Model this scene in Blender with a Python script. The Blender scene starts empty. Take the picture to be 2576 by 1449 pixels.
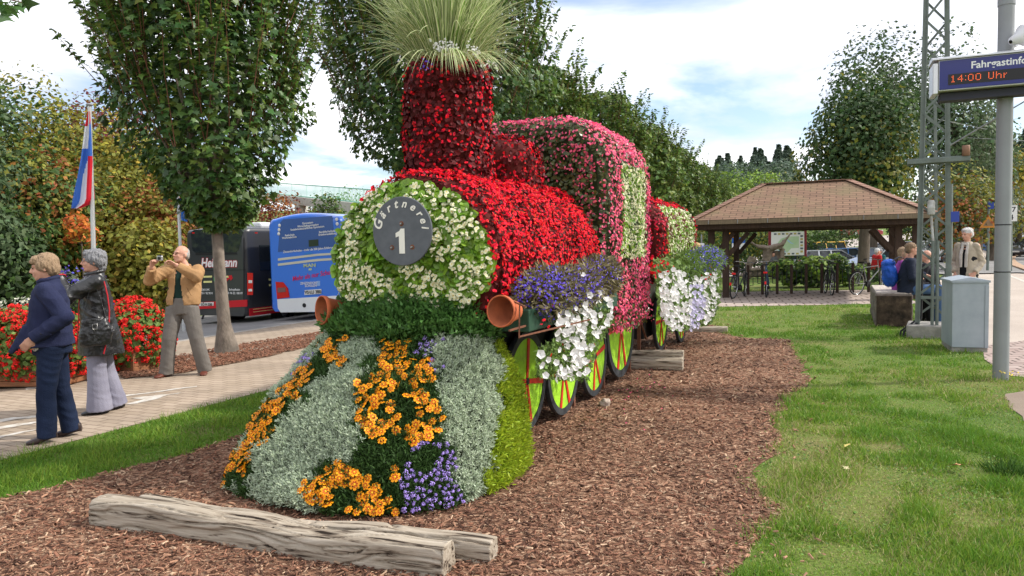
import bpy, bmesh, math, random
import numpy as np
from mathutils import Vector, Matrix, Euler, noise
rng = np.random.default_rng(11); random.seed(11)
SC = bpy.context.scene; COL = SC.collection
rad = math.radians
# ---------------------------------------------------------------- camera, sky, sun
PITCH, ROLL, HC, FPX, CX, CY = rad(3.2), rad(-1.2), 1.6, 1867.0, 1288.0, 724.5
camd = bpy.data.cameras.new('camera'); cam = bpy.data.objects.new('camera', camd); COL.objects.link(cam)
CM = Matrix.Rotation(math.pi/2-PITCH, 3, 'X') @ Matrix.Rotation(ROLL, 3, 'Z')
cam.matrix_world = Matrix.Translation((0, 0, HC)) @ CM.to_4x4()
camd.sensor_width = 36; camd.lens = 36*FPX/2576; camd.clip_end = 3000; camd.clip_start = 0.05
SC.camera = cam
SUN_AZ, SUN_EL = rad(86), rad(42)      # azimuth measured clockwise from +Y
w = bpy.data.worlds.new('World'); SC.world = w; w.use_nodes = True
nt = w.node_tree; nt.nodes.clear()
def wn(t, **k):
    n = nt.nodes.new(t)
    for a, v in k.items(): setattr(n, a, v)
    return n
wo = wn('ShaderNodeOutputWorld'); bg = wn('ShaderNodeBackground'); sky = wn('ShaderNodeTexSky')
sky.sky_type = 'NISHITA'; sky.sun_disc = False; sky.sun_elevation = SUN_EL; sky.sun_rotation = SUN_AZ
tc = wn('ShaderNodeTexCoord'); sep = wn('ShaderNodeSeparateXYZ'); nt.links.new(tc.outputs['Generated'], sep.inputs[0])
# clouds: noise on the direction projected onto a high plane
addz = wn('ShaderNodeMath', operation='ADD'); addz.inputs[1].default_value = 0.12; nt.links.new(sep.outputs[2], addz.inputs[0])
mx = wn('ShaderNodeMath', operation='MAXIMUM'); mx.inputs[1].default_value = 0.06; nt.links.new(addz.outputs[0], mx.inputs[0])
dv = wn('ShaderNodeVectorMath', operation='DIVIDE'); cmb = wn('ShaderNodeCombineXYZ')
for i in range(3): nt.links.new(mx.outputs[0], cmb.inputs[i])
nt.links.new(tc.outputs['Generated'], dv.inputs[0]); nt.links.new(cmb.outputs[0], dv.inputs[1])
def wnoise(scale, det, rough, dist=0.0, off=(0, 0, 0)):
    mp = wn('ShaderNodeMapping'); mp.inputs['Location'].default_value = off
    nt.links.new(dv.outputs[0], mp.inputs[0])
    n = wn('ShaderNodeTexNoise'); n.inputs['Scale'].default_value = scale; n.inputs['Detail'].default_value = det
    n.inputs['Roughness'].default_value = rough; n.inputs['Distortion'].default_value = dist
    nt.links.new(mp.outputs[0], n.inputs['Vector']); return n
n1 = wnoise(0.55, 7, 0.55, 0.25, (2.3, 0.4, 0)); n2 = wnoise(1.1, 6, 0.5, 0.3, (5.1, 3.2, 1))
cr = wn('ShaderNodeValToRGB'); cr.color_ramp.elements[0].position = 0.41; cr.color_ramp.elements[1].position = 0.53
nt.links.new(n1.outputs['Fac'], cr.inputs[0])
cc = wn('ShaderNodeValToRGB'); e = cc.color_ramp.elements
e[0].position = 0.30; e[0].color = (0.66, 0.69, 0.80, 1); e[1].position = 0.58; e[1].color = (1.22, 1.22, 1.24, 1)
m_ = e.new(0.46); m_.color = (0.84, 0.86, 0.95, 1)
nt.links.new(n2.outputs['Fac'], cc.inputs[0])
skm = wn('ShaderNodeMixRGB', blend_type='MULTIPLY'); skm.inputs[0].default_value = 1; skm.inputs[2].default_value = (0.135, 0.135, 0.14, 1)
nt.links.new(sky.outputs[0], skm.inputs[1])
mixc = wn('ShaderNodeMixRGB'); nt.links.new(cr.outputs[0], mixc.inputs[0])
nt.links.new(skm.outputs[0], mixc.inputs[1]); nt.links.new(cc.outputs[0], mixc.inputs[2])
nt.links.new(mixc.outputs[0], bg.inputs[0]); bg.inputs[1].default_value = 1.0
nt.links.new(bg.outputs[0], wo.inputs[0])
sl = bpy.data.lights.new('sun', 'SUN'); sl.energy = 3.2; sl.angle = rad(3); sl.color = (1, 0.95, 0.87)
so = bpy.data.objects.new('sun', sl); COL.objects.link(so)
sd = Vector((math.sin(SUN_AZ)*math.cos(SUN_EL), math.cos(SUN_AZ)*math.cos(SUN_EL), math.sin(SUN_EL)))
so.rotation_euler = sd.to_track_quat('Z', 'Y').to_euler()
SC.view_settings.view_transform = 'Standard'; SC.view_settings.look = 'None'; SC.view_settings.exposure = 0.56
SC.render.engine = 'CYCLES'
SC.cycles.max_bounces = 5; SC.cycles.diffuse_bounces = 3; SC.cycles.transparent_max_bounces = 6
# ---------------------------------------------------------------- projection helpers (reading positions off the photograph)
CMn = np.array(CM); CP = np.array((0, 0, HC))
def ray(px, py):
    d = CMn @ np.array(((px-CX)/FPX, (CY-py)/FPX, -1.0)); return d/d[1]
def at(px, py, d): return CP + ray(px, py)*d                      # point at world depth y = d
def G(px, py, z=0.0):
    r = ray(px, py); return CP + r*((z-HC)/r[2])
def proj(P):
    L = (np.atleast_2d(P)-CP) @ CMn
    return np.stack([CX+FPX*L[:, 0]/-L[:, 2], CY-FPX*L[:, 1]/-L[:, 2]], 1)
TH = rad(23.9); A = np.array((math.sin(TH), math.cos(TH), 0)); B = np.array((math.cos(TH), -math.sin(TH), 0))
def T(b, s, z=0.0): return B*b+A*s+np.array((0, 0, z))
def inpoly(pts, poly):
    x, y = pts[:, 0], pts[:, 1]; r = np.zeros(len(x), bool); n = len(poly)
    for i in range(n):
        x1, y1 = poly[i]; x2, y2 = poly[(i+1) % n]
        c = ((y1 > y) != (y2 > y)) & (x < (x2-x1)*(y-y1)/((y2-y1) or 1e-9)+x1); r ^= c
    return r
# ---------------------------------------------------------------- mesh builder
class MB:
    def __init__(s): s.v = []; s.f = []; s.n = 0
    def add(s, V, F, m=0, sm=False):
        V = np.asarray(V, float).reshape(-1, 3)
        if isinstance(F, np.ndarray): s.f.append((F+s.n, m, sm))
        else:
            g = {}
            for f in F: g.setdefault(len(f), []).append(f)
            for k in g: s.f.append((np.array(g[k], int)+s.n, m, sm))
        s.v.append(V); s.n += len(V); return s
    def xf(s, M):          # transform everything so far
        M = np.array(M)
        s.v = [v @ M[:3, :3].T + M[:3, 3] for v in s.v]; return s
    def mesh(s, name, mats):
        me = bpy.data.meshes.new(name)
        if not s.v: return me
        V = np.concatenate(s.v); me.vertices.add(len(V)); me.vertices.foreach_set('co', V.astype(np.float32).ravel())
        li = np.concatenate([f.ravel() for f, _, _ in s.f]); tot = np.concatenate([np.full(len(f), f.shape[1]) for f, _, _ in s.f])
        me.loops.add(len(li)); me.loops.foreach_set('vertex_index', li.astype(np.int32))
        st = np.concatenate([[0], np.cumsum(tot)[:-1]]); me.polygons.add(len(tot))
        me.polygons.foreach_set('loop_start', st.astype(np.int32))
        me.polygons.foreach_set('material_index', np.concatenate([np.full(len(f), m) for f, m, _ in s.f]).astype(np.int32))
        me.polygons.foreach_set('use_smooth', np.concatenate([np.full(len(f), sm) for f, _, sm in s.f]))
        for m in (mats if isinstance(mats, (list, tuple)) else [mats]): me.materials.append(m)
        me.update(calc_edges=True); return me
    def build(s, name, mats, parent=None, **tags):
        o = bpy.data.objects.new(name, s.mesh(name, mats)); COL.objects.link(o)
        if parent is not None: o.parent = parent
        for k, v in tags.items(): o[{'cat': 'category'}.get(k, k)] = v
        return o
def thing(name, label, cat, loc=(0, 0, 0), rotz=0, group=None):
    o = bpy.data.objects.new(name, None); COL.objects.link(o); o.empty_display_size = 0.2
    o.location = Vector(loc); o.rotation_euler = (0, 0, rotz); o['label'] = label; o['category'] = cat
    if group: o['group'] = group
    return o
def put(o, loc, rotz=0, sc=1.0):
    o.location = Vector(loc); o.rotation_euler = (0, 0, rotz); o.scale = (sc, sc, sc); return o
def dup(root, loc, rotz, label, sc=1.0, group=None):
    r = root.copy(); COL.objects.link(r); put(r, loc, rotz, sc); r['label'] = label
    if group: r['group'] = group
    for ch in list(root.children):
        c = ch.copy(); COL.objects.link(c); c.parent = r
        for g in list(ch.children):
            d = g.copy(); COL.objects.link(d); d.parent = c
    return r
def nrm(v): v = np.asarray(v, float); return v/(np.linalg.norm(v, axis=-1, keepdims=True)+1e-12)
def rotm(axis, ang): return np.array(Matrix.Rotation(ang, 3, axis if isinstance(axis, str) else Vector(axis)))
_bc = {}
def box(mb, c, size, R=None, m=0, bev=0.0):
    bm = bmesh.new(); bmesh.ops.create_cube(bm, size=1)
    for v in bm.verts: v.co = Vector((v.co.x*size[0], v.co.y*size[1], v.co.z*size[2]))
    if bev: bmesh.ops.bevel(bm, geom=bm.edges[:], offset=bev, segments=2, profile=0.5, affect='EDGES')
    bm.verts.index_update()
    V = np.array([v.co[:] for v in bm.verts]); F = [[v.index for v in f.verts] for f in bm.faces]; bm.free()
    if R is not None: V = V @ np.asarray(R).T
    return mb.add(V+np.asarray(c, float), F, m)
def bar(mb, p, q, w, t, m=0, up=(0, 0, 1)):       # rectangular bar from p to q
    p, q = np.asarray(p, float), np.asarray(q, float); y = nrm(q-p); u = np.asarray(up, float)
    if abs(y@u) > 0.98: u = np.array((1., 0, 0))
    x = nrm(np.cross(y, u)); z = np.cross(x, y)
    return box(mb, (p+q)/2, (w, np.linalg.norm(q-p), t), np.stack([x, y, z], 1), m)
def tube(mb, P, r, n=8, m=0, cap=True, sm=True, closed=False, sq=None):
    P = np.asarray(P, float); k = len(P); r = np.broadcast_to(np.asarray(r, float), (k,)) if np.ndim(r) <= 1 else np.asarray(r)
    t = np.gradient(P, axis=0) if not closed else np.roll(P, -1, 0)-np.roll(P, 1, 0); t = nrm(t)
    u = np.array((0, 0, 1.)) if abs(t[0][2]) < 0.9 else np.array((0, 1., 0)); x = nrm(np.cross(t[0], u)); V = []
    a = np.arange(n)/n*2*math.pi
    for i in range(k):
        x = nrm(x-t[i]*(x@t[i])); y = np.cross(t[i], x)
        V.append(P[i]+r[i]*(np.cos(a)[:, None]*x+np.sin(a)[:, None]*y*(sq or 1)))
    V = np.concatenate(V); i = np.arange(k if closed else k-1)[:, None]; j = np.arange(n)[None]
    i2 = (i+1) % k; j2 = (j+1) % n
    F = np.stack([i*n+j, i*n+j2, i2*n+j2, i2*n+j], -1).reshape(-1, 4); mb.add(V, F, m, sm)
    if cap and not closed:
        mb.add(V[:n], [list(range(n))[::-1]], m); mb.add(V[-n:], [list(range(n))], m)
    return mb
def loft(mb, rings, m=0, sm=True, cap=True, close=True):     # rings: list of (n,3)
    k, n = len(rings), len(rings[0]); V = np.concatenate(rings); i = np.arange(k-1)[:, None]; j = np.arange(n if close else n-1)[None]; j2 = (j+1) % n
    mb.add(V, np.stack([i*n+j, i*n+j2, (i+1)*n+j2, (i+1)*n+j], -1).reshape(-1, 4), m, sm)
    if cap: mb.add(V[:n], [list(range(n))[::-1]], m); mb.add(V[-n:], [list(range(n))], m)
    return mb
def lathe(mb, prof, c=(0, 0, 0), R=None, n=24, m=0, sm=True, cap=False):   # prof [(r,z)]
    a = np.arange(n)/n*2*math.pi; rg = []
    for r, z in prof:
        q = np.stack([r*np.cos(a), r*np.sin(a), np.full(n, z)], 1)
        if R is not None: q = q @ np.asarray(R).T
        rg.append(q+np.asarray(c, float))
    return loft(mb, rg, m, sm, cap)
def ell(mb, c, r, R=None, m=0, n=14, k=10):
    p = [(max(1e-4, math.sin(math.pi*i/k)), -math.cos(math.pi*i/k)) for i in range(k+1)]
    S = np.diag(r) if np.ndim(r) else np.eye(3)*r
    R = S if R is None else np.asarray(R) @ S
    return lathe(mb, p, c, R, n, m, True, True)
def prism(mb, out, t, M=None, m=0, m2=None):     # outline (x,y) thickness t along z, M 4x4
    o = np.asarray(out, float); n = len(o); V = np.concatenate([np.c_[o, np.zeros(n)], np.c_[o, np.full(n, t)]])
    if M is not None: M = np.asarray(M); V = V @ M[:3, :3].T + M[:3, 3]
    mb.add(V, [list(range(n))[::-1]], m); mb.add(V, [list(range(n, 2*n))], m if m2 is None else m2)
    return mb.add(V, [[i, (i+1) % n, n+(i+1) % n, n+i] for i in range(n)], m)
def frame4(o, x, y):                              # matrix with local x,y axes
    x = nrm(x); z = nrm(np.cross(x, y)); y = np.cross(z, x); M = np.eye(4); M[:3, 0] = x; M[:3, 1] = y; M[:3, 2] = z; M[:3, 3] = o; return M
# instancing of a small template many times into one mesh
def scatter(mb, tv, tf, P, R, S, m=0):
    N = len(P)
    if N == 0: return mb
    tv = np.asarray(tv, float); S = np.broadcast_to(np.asarray(S, float).reshape(-1, 1, 1), (N, 1, 1)) if np.ndim(S) <= 1 else np.asarray(S)[:, None, :]
    V = np.einsum('nij,nkj->nki', R, tv[None]*S)+P[:, None]
    off = (np.arange(N)*len(tv))[:, None, None]
    g = {}
    for f in tf: g.setdefault(len(f), []).append(f)
    base = mb.n; mb.v.append(V.reshape(-1, 3)); mb.n += N*len(tv)
    for k in g: mb.f.append(((np.array(g[k])[None]+off).reshape(-1, k)+base, m, False))
    return mb
def frames(Nv, jit=0.4, r=None):                  # random frames whose z is near the given normals
    r = r or rng; Nv = np.asarray(Nv, float); n = len(Nv); z = nrm(nrm(Nv)+r.normal(0, jit, (n, 3)))
    a = r.normal(0, 1, (n, 3)); x = nrm(a-z*(a*z).sum(1, keepdims=True)); y = np.cross(z, x)
    return np.stack([x, y, z], -1)
def updirframes(Dv, jit=0.2, r=None):             # y axis along the given direction (blades, twigs)
    r = r or rng; n = len(Dv); y = nrm(nrm(Dv)+r.normal(0, jit, (n, 3))); a = r.normal(0, 1, (n, 3))
    x = nrm(a-y*(a*y).sum(1, keepdims=True)); z = np.cross(x, y); return np.stack([x, y, z], -1)
# ---------------------------------------------------------------- materials
MATS = {}
def mat(name, col, rough=0.8, col2=None, nscale=6.0, isl=0.0, metal=0.0, bump=0.0, bscale=60.0, trans=0.0, spec=0.3, emit=None, coat=0.0, stretch=None, hue=0.0, contrast=(0.35, 0.65), alpha=None, pores=None):
    if name in MATS: return MATS[name]
    M = bpy.data.materials.new(name); M.use_nodes = True; t = M.node_tree; N = t.nodes; L = t.links; p = N['Principled BSDF']; out = N['Material Output']
    p.inputs['Roughness'].default_value = rough; p.inputs['Metallic'].default_value = metal; p.inputs['Specular IOR Level'].default_value = spec
    p.inputs['Coat Weight'].default_value = coat
    c = N.new('ShaderNodeRGB'); c.outputs[0].default_value = (*col, 1); cur = c.outputs[0]
    tcn = N.new('ShaderNodeTexCoord'); vec = tcn.outputs['Object']
    if stretch:
        mp = N.new('ShaderNodeMapping'); mp.inputs['Scale'].default_value = stretch; L.new(vec, mp.inputs[0]); vec = mp.outputs[0]
    if col2 is not None:
        n = N.new('ShaderNodeTexNoise'); n.inputs['Scale'].default_value = nscale; n.inputs['Detail'].default_value = 6; n.inputs['Roughness'].default_value = 0.6; L.new(vec, n.inputs['Vector'])
        r = N.new('ShaderNodeMapRange'); r.inputs[1].default_value = contrast[0]; r.inputs[2].default_value = contrast[1]; L.new(n.outputs['Fac'], r.inputs[0])
        x = N.new('ShaderNodeMixRGB'); x.inputs[2].default_value = (*col2, 1); L.new(r.outputs[0], x.inputs[0]); L.new(cur, x.inputs[1]); cur = x.outputs[0]
    if isl:
        g = N.new('ShaderNodeNewGeometry'); r = N.new('ShaderNodeMapRange'); r.inputs[3].default_value = 1-isl; r.inputs[4].default_value = 1+isl; L.new(g.outputs['Random Per Island'], r.inputs[0])
        h = N.new('ShaderNodeHueSaturation'); L.new(cur, h.inputs['Color']); L.new(r.outputs[0], h.inputs['Value'])
        if hue:
            ml = N.new('ShaderNodeMath'); ml.operation = 'MULTIPLY'; ml.inputs[1].default_value = 7.31; L.new(g.outputs['Random Per Island'], ml.inputs[0])
            fr = N.new('ShaderNodeMath'); fr.operation = 'FRACT'; L.new(ml.outputs[0], fr.inputs[0])
            r2 = N.new('ShaderNodeMapRange'); r2.inputs[3].default_value = 0.5-hue; r2.inputs[4].default_value = 0.5+hue; L.new(fr.outputs[0], r2.inputs[0]); L.new(r2.outputs[0], h.inputs['Hue'])
        cur = h.outputs[0]
    L.new(cur, p.inputs['Base Color'])
    if bump:
        n = N.new('ShaderNodeTexNoise'); n.inputs['Scale'].default_value = bscale; n.inputs['Detail'].default_value = 5; L.new(vec, n.inputs['Vector'])
        bn = N.new('ShaderNodeBump'); bn.inputs['Strength'].default_value = bump; bn.inputs['Distance'].default_value = 0.02; L.new(n.outputs['Fac'], bn.inputs['Height']); L.new(bn.outputs[0], p.inputs['Normal'])
    if trans:
        tr = N.new('ShaderNodeBsdfTranslucent'); L.new(cur, tr.inputs[0]); mxs = N.new('ShaderNodeMixShader'); mxs.inputs[0].default_value = trans
        L.new(p.outputs[0], mxs.inputs[1]); L.new(tr.outputs[0], mxs.inputs[2]); L.new(mxs.outputs[0], out.inputs[0])
    if emit: p.inputs['Emission Color'].default_value = (*col, 1); p.inputs['Emission Strength'].default_value = emit
    M.diffuse_color = (*col, 1); MATS[name] = M; return M
def nodemat(name, fn, rough=0.9):
    M = bpy.data.materials.new(name); M.use_nodes = True; t = M.node_tree; p = t.nodes['Principled BSDF']; p.inputs['Roughness'].default_value = rough; p.inputs['Specular IOR Level'].default_value = 0.2
    fn(t, t.nodes, t.links, p); MATS[name] = M; return M
def N_(N, ty, ins=None, **k):
    n = N.new(ty)
    for a, v in k.items(): setattr(n, a, v)
    for a, v in (ins or {}).items(): n.inputs[a].default_value = v
    return n
def ramp(N, stops):
    r = N.new('ShaderNodeValToRGB'); e = r.color_ramp.elements
    e[0].position, e[0].color = stops[0][0], (*stops[0][1], 1); e[1].position, e[1].color = stops[-1][0], (*stops[-1][1], 1)
    for p, c in stops[1:-1]: q = e.new(p); q.color = (*c, 1)
    return r
# text to mesh arrays
def text(mb, s, M, size=1.0, m=0, ext=0.003, shear=0.0, bold=0.0, align='CENTER', space=1.0):
    cu = bpy.data.curves.new('t', 'FONT'); cu.body = s; cu.size = size; cu.extrude = ext; cu.shear = shear; cu.offset = bold; cu.align_x = align; cu.resolution_u = 3; cu.space_character = space
    o = bpy.data.objects.new('t', cu); COL.objects.link(o); dg = bpy.context.evaluated_depsgraph_get(); dg.update()
    me = bpy.data.meshes.new_from_object(o.evaluated_get(dg)); n = len(me.vertices); V = np.zeros(n*3); me.vertices.foreach_get('co', V)
    F = [list(f.vertices) for f in me.polygons]; V = V.reshape(-1, 3); M = np.asarray(M); V = V @ M[:3, :3].T + M[:3, 3]
    if n: mb.add(V, F, m)
    bpy.data.objects.remove(o); bpy.data.curves.remove(cu); bpy.data.meshes.remove(me); return mb
# ================================================================ SETTING
def sst(x, a, b): t = np.clip((x-a)/(b-a), 0, 1); return t*t*(3-2*t)
PB = [-400, -80, -45, -32, -26, -22.3, -22, -12.14, -12.0, -9, 500]
PZ = [14, 9, 4.6, 1.9, 0.25, -0.58, -0.76, -0.27, -0.15, 0, 0]
def H(x, y):
    x = np.asarray(x, float); y = np.asarray(y, float); b = x*B[0]+y*B[1]; s = x*A[0]+y*A[1]
    z = np.interp(b, PB, PZ); z = np.where(b < -22.3, -0.58+(z+0.58)*(1-0.75*sst(s, 34, 70)), z)
    z = z-0.5*sst(y, 33, 43)*(1-sst(y, 62, 70))*sst(b, -12, -6)*(1-sst(x/np.maximum(y, 1), .47, .56))
    return z+0.085*np.maximum(0, y-62)-0.03*np.maximum(0, y-115)
def Hp(x, y, dz=0.0): return np.array((x, y, float(H(x, y))+dz))
def grassmat(t, N, L, p):
    tcn = N_(N, 'ShaderNodeTexCoord'); v = tcn.outputs['Object']
    a = N_(N, 'ShaderNodeTexNoise', {'Scale': 0.55, 'Detail': 8, 'Roughness': 0.65}); L.new(v, a.inputs['Vector'])
    r = ramp(N, [(0.36, (0.085, 0.145, 0.022)), (0.50, (0.12, 0.175, 0.03)), (0.62, (0.17, 0.18, 0.05)), (0.74, (0.20, 0.155, 0.085))]); L.new(a.outputs['Fac'], r.inputs[0])
    f = N_(N, 'ShaderNodeTexNoise', {'Scale': 45, 'Detail': 4, 'Roughness': 0.7}); L.new(v, f.inputs['Vector'])
    r2 = N_(N, 'ShaderNodeMapRange', {1: 0.3, 2: 0.7, 3: 0.55, 4: 1.4}); L.new(f.outputs['Fac'], r2.inputs[0])
    h = N_(N, 'ShaderNodeHueSaturation'); L.new(r.outputs[0], h.inputs['Color']); L.new(r2.outputs[0], h.inputs['Value']); L.new(h.outputs[0], p.inputs['Base Color'])
    b = N_(N, 'ShaderNodeBump', {'Strength': 0.7, 'Distance': 0.03}); L.new(f.outputs['Fac'], b.inputs['Height']); L.new(b.outputs[0], p.inputs['Normal'])
nodemat('lawn', grassmat)
def mulchmat(t, N, L, p):
    tcn = N_(N, 'ShaderNodeTexCoord'); mp = N_(N, 'ShaderNodeMapping'); mp.inputs['Scale'].default_value = (1, 1.8, 1); mp.inputs['Rotation'].default_value = (0, 0, 0.5); L.new(tcn.outputs['Object'], mp.inputs[0])
    vo = N_(N, 'ShaderNodeTexVoronoi', {'Scale': 34, 'Randomness': 1}); L.new(mp.outputs[0], vo.inputs['Vector'])
    r = ramp(N, [(0.0, (0.06, 0.027, 0.016)), (0.4, (0.17, 0.085, 0.05)), (0.75, (0.28, 0.155, 0.095)), (1.0, (0.44, 0.29, 0.19))])
    s = N_(N, 'ShaderNodeSeparateColor'); L.new(vo.outputs['Color'], s.inputs[0]); L.new(s.outputs[0], r.inputs[0])
    n = N_(N, 'ShaderNodeTexNoise', {'Scale': 1.2, 'Detail': 5}); L.new(tcn.outputs['Object'], n.inputs['Vector'])
    r2 = N_(N, 'ShaderNodeMapRange', {1: 0.3, 2: 0.7, 3: 0.75, 4: 1.2}); L.new(n.outputs['Fac'], r2.inputs[0])
    h = N_(N, 'ShaderNodeHueSaturation'); L.new(r.outputs[0], h.inputs['Color']); L.new(r2.outputs[0], h.inputs['Value']); L.new(h.outputs[0], p.inputs['Base Color'])
    b = N_(N, 'ShaderNodeBump', {'Strength': 0.9, 'Distance': 0.02}); L.new(vo.outputs['Distance'], b.inputs['Height']); L.new(b.outputs[0], p.inputs['Normal'])
nodemat('mulch_ground', mulchmat)
def brickmat(rot, w, h, c1, c2, cm, ms):
    def f(t, N, L, p):
        tcn = N_(N, 'ShaderNodeTexCoord'); mp = N_(N, 'ShaderNodeMapping'); mp.inputs['Rotation'].default_value = (0, 0, rot); L.new(tcn.outputs['Object'], mp.inputs[0])
        wv = N_(N, 'ShaderNodeTexNoise', {'Scale': 5.0, 'Detail': 2}); L.new(mp.outputs[0], wv.inputs['Vector'])
        ma = N_(N, 'ShaderNodeVectorMath', {1: (0.03, 0.03, 0)}, operation='MULTIPLY_ADD'); L.new(wv.outputs['Color'], ma.inputs[0]); L.new(mp.outputs[0], ma.inputs[2])
        br = N_(N, 'ShaderNodeTexBrick', {'Color1': (*c1, 1), 'Color2': (*c2, 1), 'Mortar': (*cm, 1), 'Scale': 1, 'Mortar Size': ms, 'Mortar Smooth': 0.3, 'Brick Width': w, 'Row Height': h, 'Bias': 0.0}); L.new(ma.outputs[0], br.inputs['Vector'])
        n = N_(N, 'ShaderNodeTexNoise', {'Scale': 0.8, 'Detail': 8, 'Roughness': 0.65}); L.new(tcn.outputs['Object'], n.inputs['Vector'])
        r2 = N_(N, 'ShaderNodeMapRange', {1: 0.3, 2: 0.7, 3: 0.78, 4: 1.15}); L.new(n.outputs['Fac'], r2.inputs[0])
        hs = N_(N, 'ShaderNodeHueSaturation'); L.new(br.outputs[0], hs.inputs['Color']); L.new(r2.outputs[0], hs.inputs['Value']); L.new(hs.outputs[0], p.inputs['Base Color'])
        bp = N_(N, 'ShaderNodeBump', {'Strength': 0.5, 'Distance': 0.01}, invert=True); L.new(br.outputs['Fac'], bp.inputs['Height']); L.new(bp.outputs[0], p.inputs['Normal'])
    return f
nodemat('sidewalk_pavers', brickmat(TH, 0.22, 0.11, (0.35, 0.275, 0.20), (0.41, 0.325, 0.245), (0.22, 0.165, 0.12), 0.008))
nodemat('shelter_pavers', brickmat(0.25, 0.42, 0.42, (0.42, 0.34, 0.29), (0.46, 0.38, 0.33), (0.12, 0.09, 0.07), 0.022))
nodemat('edge_pavers', brickmat(0.2, 0.22, 0.16, (0.36, 0.27, 0.24), (0.44, 0.35, 0.31), (0.11, 0.085, 0.07), 0.014))
def asph(c1, c2):
    def f(t, N, L, p):
        tcn = N_(N, 'ShaderNodeTexCoord'); n = N_(N, 'ShaderNodeTexNoise', {'Scale': 0.5, 'Detail': 8, 'Roughness': 0.6}); L.new(tcn.outputs['Object'], n.inputs['Vector'])
        r = ramp(N, [(0.3, c1), (0.7, c2)]); L.new(n.outputs['Fac'], r.inputs[0])
        g = N_(N, 'ShaderNodeTexNoise', {'Scale': 90, 'Detail': 3, 'Roughness': 0.8}); L.new(tcn.outputs['Object'], g.inputs['Vector'])
        r2 = N_(N, 'ShaderNodeMapRange', {1: 0.3, 2: 0.7, 3: 0.8, 4: 1.2}); L.new(g.outputs['Fac'], r2.inputs[0])
        h = N_(N, 'ShaderNodeHueSaturation'); L.new(r.outputs[0], h.inputs['Color']); L.new(r2.outputs[0], h.inputs['Value']); L.new(h.outputs[0], p.inputs['Base Color'])
        b = N_(N, 'ShaderNodeBump', {'Strength': 0.3, 'Distance': 0.01}); L.new(g.outputs['Fac'], b.inputs['Height']); L.new(b.outputs[0], p.inputs['Normal'])
    return f
nodemat('road_asphalt', asph((0.20, 0.195, 0.19), (0.29, 0.28, 0.27)))
nodemat('path_asphalt', asph((0.38, 0.32, 0.27), (0.47, 0.405, 0.345)))
nodemat('far_road', asph((0.36, 0.31, 0.28), (0.43, 0.38, 0.34)))
nodemat('dirt', asph((0.22, 0.17, 0.13), (0.33, 0.27, 0.21)))
ms = mat('kerb_stone', (0.36, 0.33, 0.30), col2=(0.27, 0.25, 0.22), nscale=5, bump=0.3)
mat('conc', (0.36, 0.34, 0.31), col2=(0.22, 0.21, 0.19), nscale=7, bump=0.4, bscale=25)
mat('white_paint', (0.62, 0.60, 0.55), col2=(0.42, 0.36, 0.29), nscale=9)

def strip(name, bs, ss, m, dz=0.004, tag='structure'):
    mb = MB(); b, s = np.meshgrid(bs, ss, indexing='ij'); P = B*b[..., None]+A*s[..., None]
    P[..., 2] = H(P[..., 0], P[..., 1])+dz; n, k = b.shape
    i = np.arange(n-1)[:, None]; j = np.arange(k-1)[None]
    mb.add(P.reshape(-1, 3), np.stack([i*k+j, (i+1)*k+j, (i+1)*k+j+1, i*k+j+1], -1).reshape(-1, 4), 0, True)
    o = mb.build(name, m); o['kind'] = tag; return o
bs = sorted(set(PB+[-300, -200, -150, -120, -100, -65, -55, -38, -29, -24, -17]+list(range(-6, 60, 6))+[60, 80, 100, 130, 160, 200, 260, 330, 400]))
ssv = [-60, -30, -15]+list(range(-6, 140, 3))+list(range(140, 300, 10))+[320, 360, 420, 520, 700]
strip('ground', bs, ssv, MATS['lawn'], 0.0)
strip('sidewalk', [-12.0, -9, -6.05], list(range(-12, 58, 3)), MATS['sidewalk_pavers'])
strip('road', [-21.98, -17, -12.16], list(range(-18, 62, 3)), MATS['road_asphalt'])
for nm, b0, b1, dz in (('kerb', -12.14, -12.0, 0.012), ('kerb', -22.3, -22.0, 0.012)):
    mb = MB()
    for s in np.arange(-12, 58, 1.0):
        zt = max(float(H(*(B*b0+A*s)[:2])), float(H(*(B*b1+A*s)[:2])))+dz
        c = B*(b0+b1)/2+A*(s+.5); box(mb, (c[0], c[1], zt-0.1), (abs(b1-b0)+(0.0 if b0 > -20 else -.1), 0.985, 0.2), rotm('Z', -TH), 0, 0.01)
    o = mb.build(nm, ms); o['kind'] = 'structure'
def sheet(name, pts, m, z=0.004, jag=0.0, kind='structure', label=None, cat=None, step=0.12):
    P = [np.array(p, float)[:2] for p in pts]; out = []
    for i in range(len(P)):
        p, q = P[i], P[(i+1) % len(P)]; d = np.linalg.norm(q-p); k = max(1, int(d/step)) if jag else 1
        for j in range(k):
            r = p+(q-p)*j/k
            if jag and j: r = r+rng.normal(0, jag, 2)
            out.append(r)
    V = [(x, y, float(H(x, y))+z) for x, y in out]; mb = MB(); mb.add(V, [list(range(len(V)))]); o = mb.build(name, m)
    if kind: o['kind'] = kind
    if label: o['label'] = label; o['category'] = cat
    return o
MULCH = [G(*p) for p in [(-500, 1300), (-100, 1275), (0, 1255), (150, 1222), (300, 1183), (450, 1148), (570, 1108)]]+[T(-4.8, s) for s in (6.5, 9, 12, 15.5)]+[T(-3.2, 15.6), T(-1.9, 14.2)]+\
    [G(*p) for p in [(1800, 836), (1870, 850), (1985, 855), (2003, 885), (2040, 960), (1985, 1000), (1950, 1060), (1968, 1120), (1890, 1190), (1905, 1230), (1965, 1290), (1920, 1350), (1880, 1400), (1840, 1449), (1800, 1600)]]+[(0.7, 2.0, 0), (-3.5, 1.6, 0), (-6, 3, 0)]
MULP = np.array([p[:2] for p in MULCH])
sheet('mulch_bed', MULCH, MATS['mulch_ground'], 0.006, 0.035)
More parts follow.
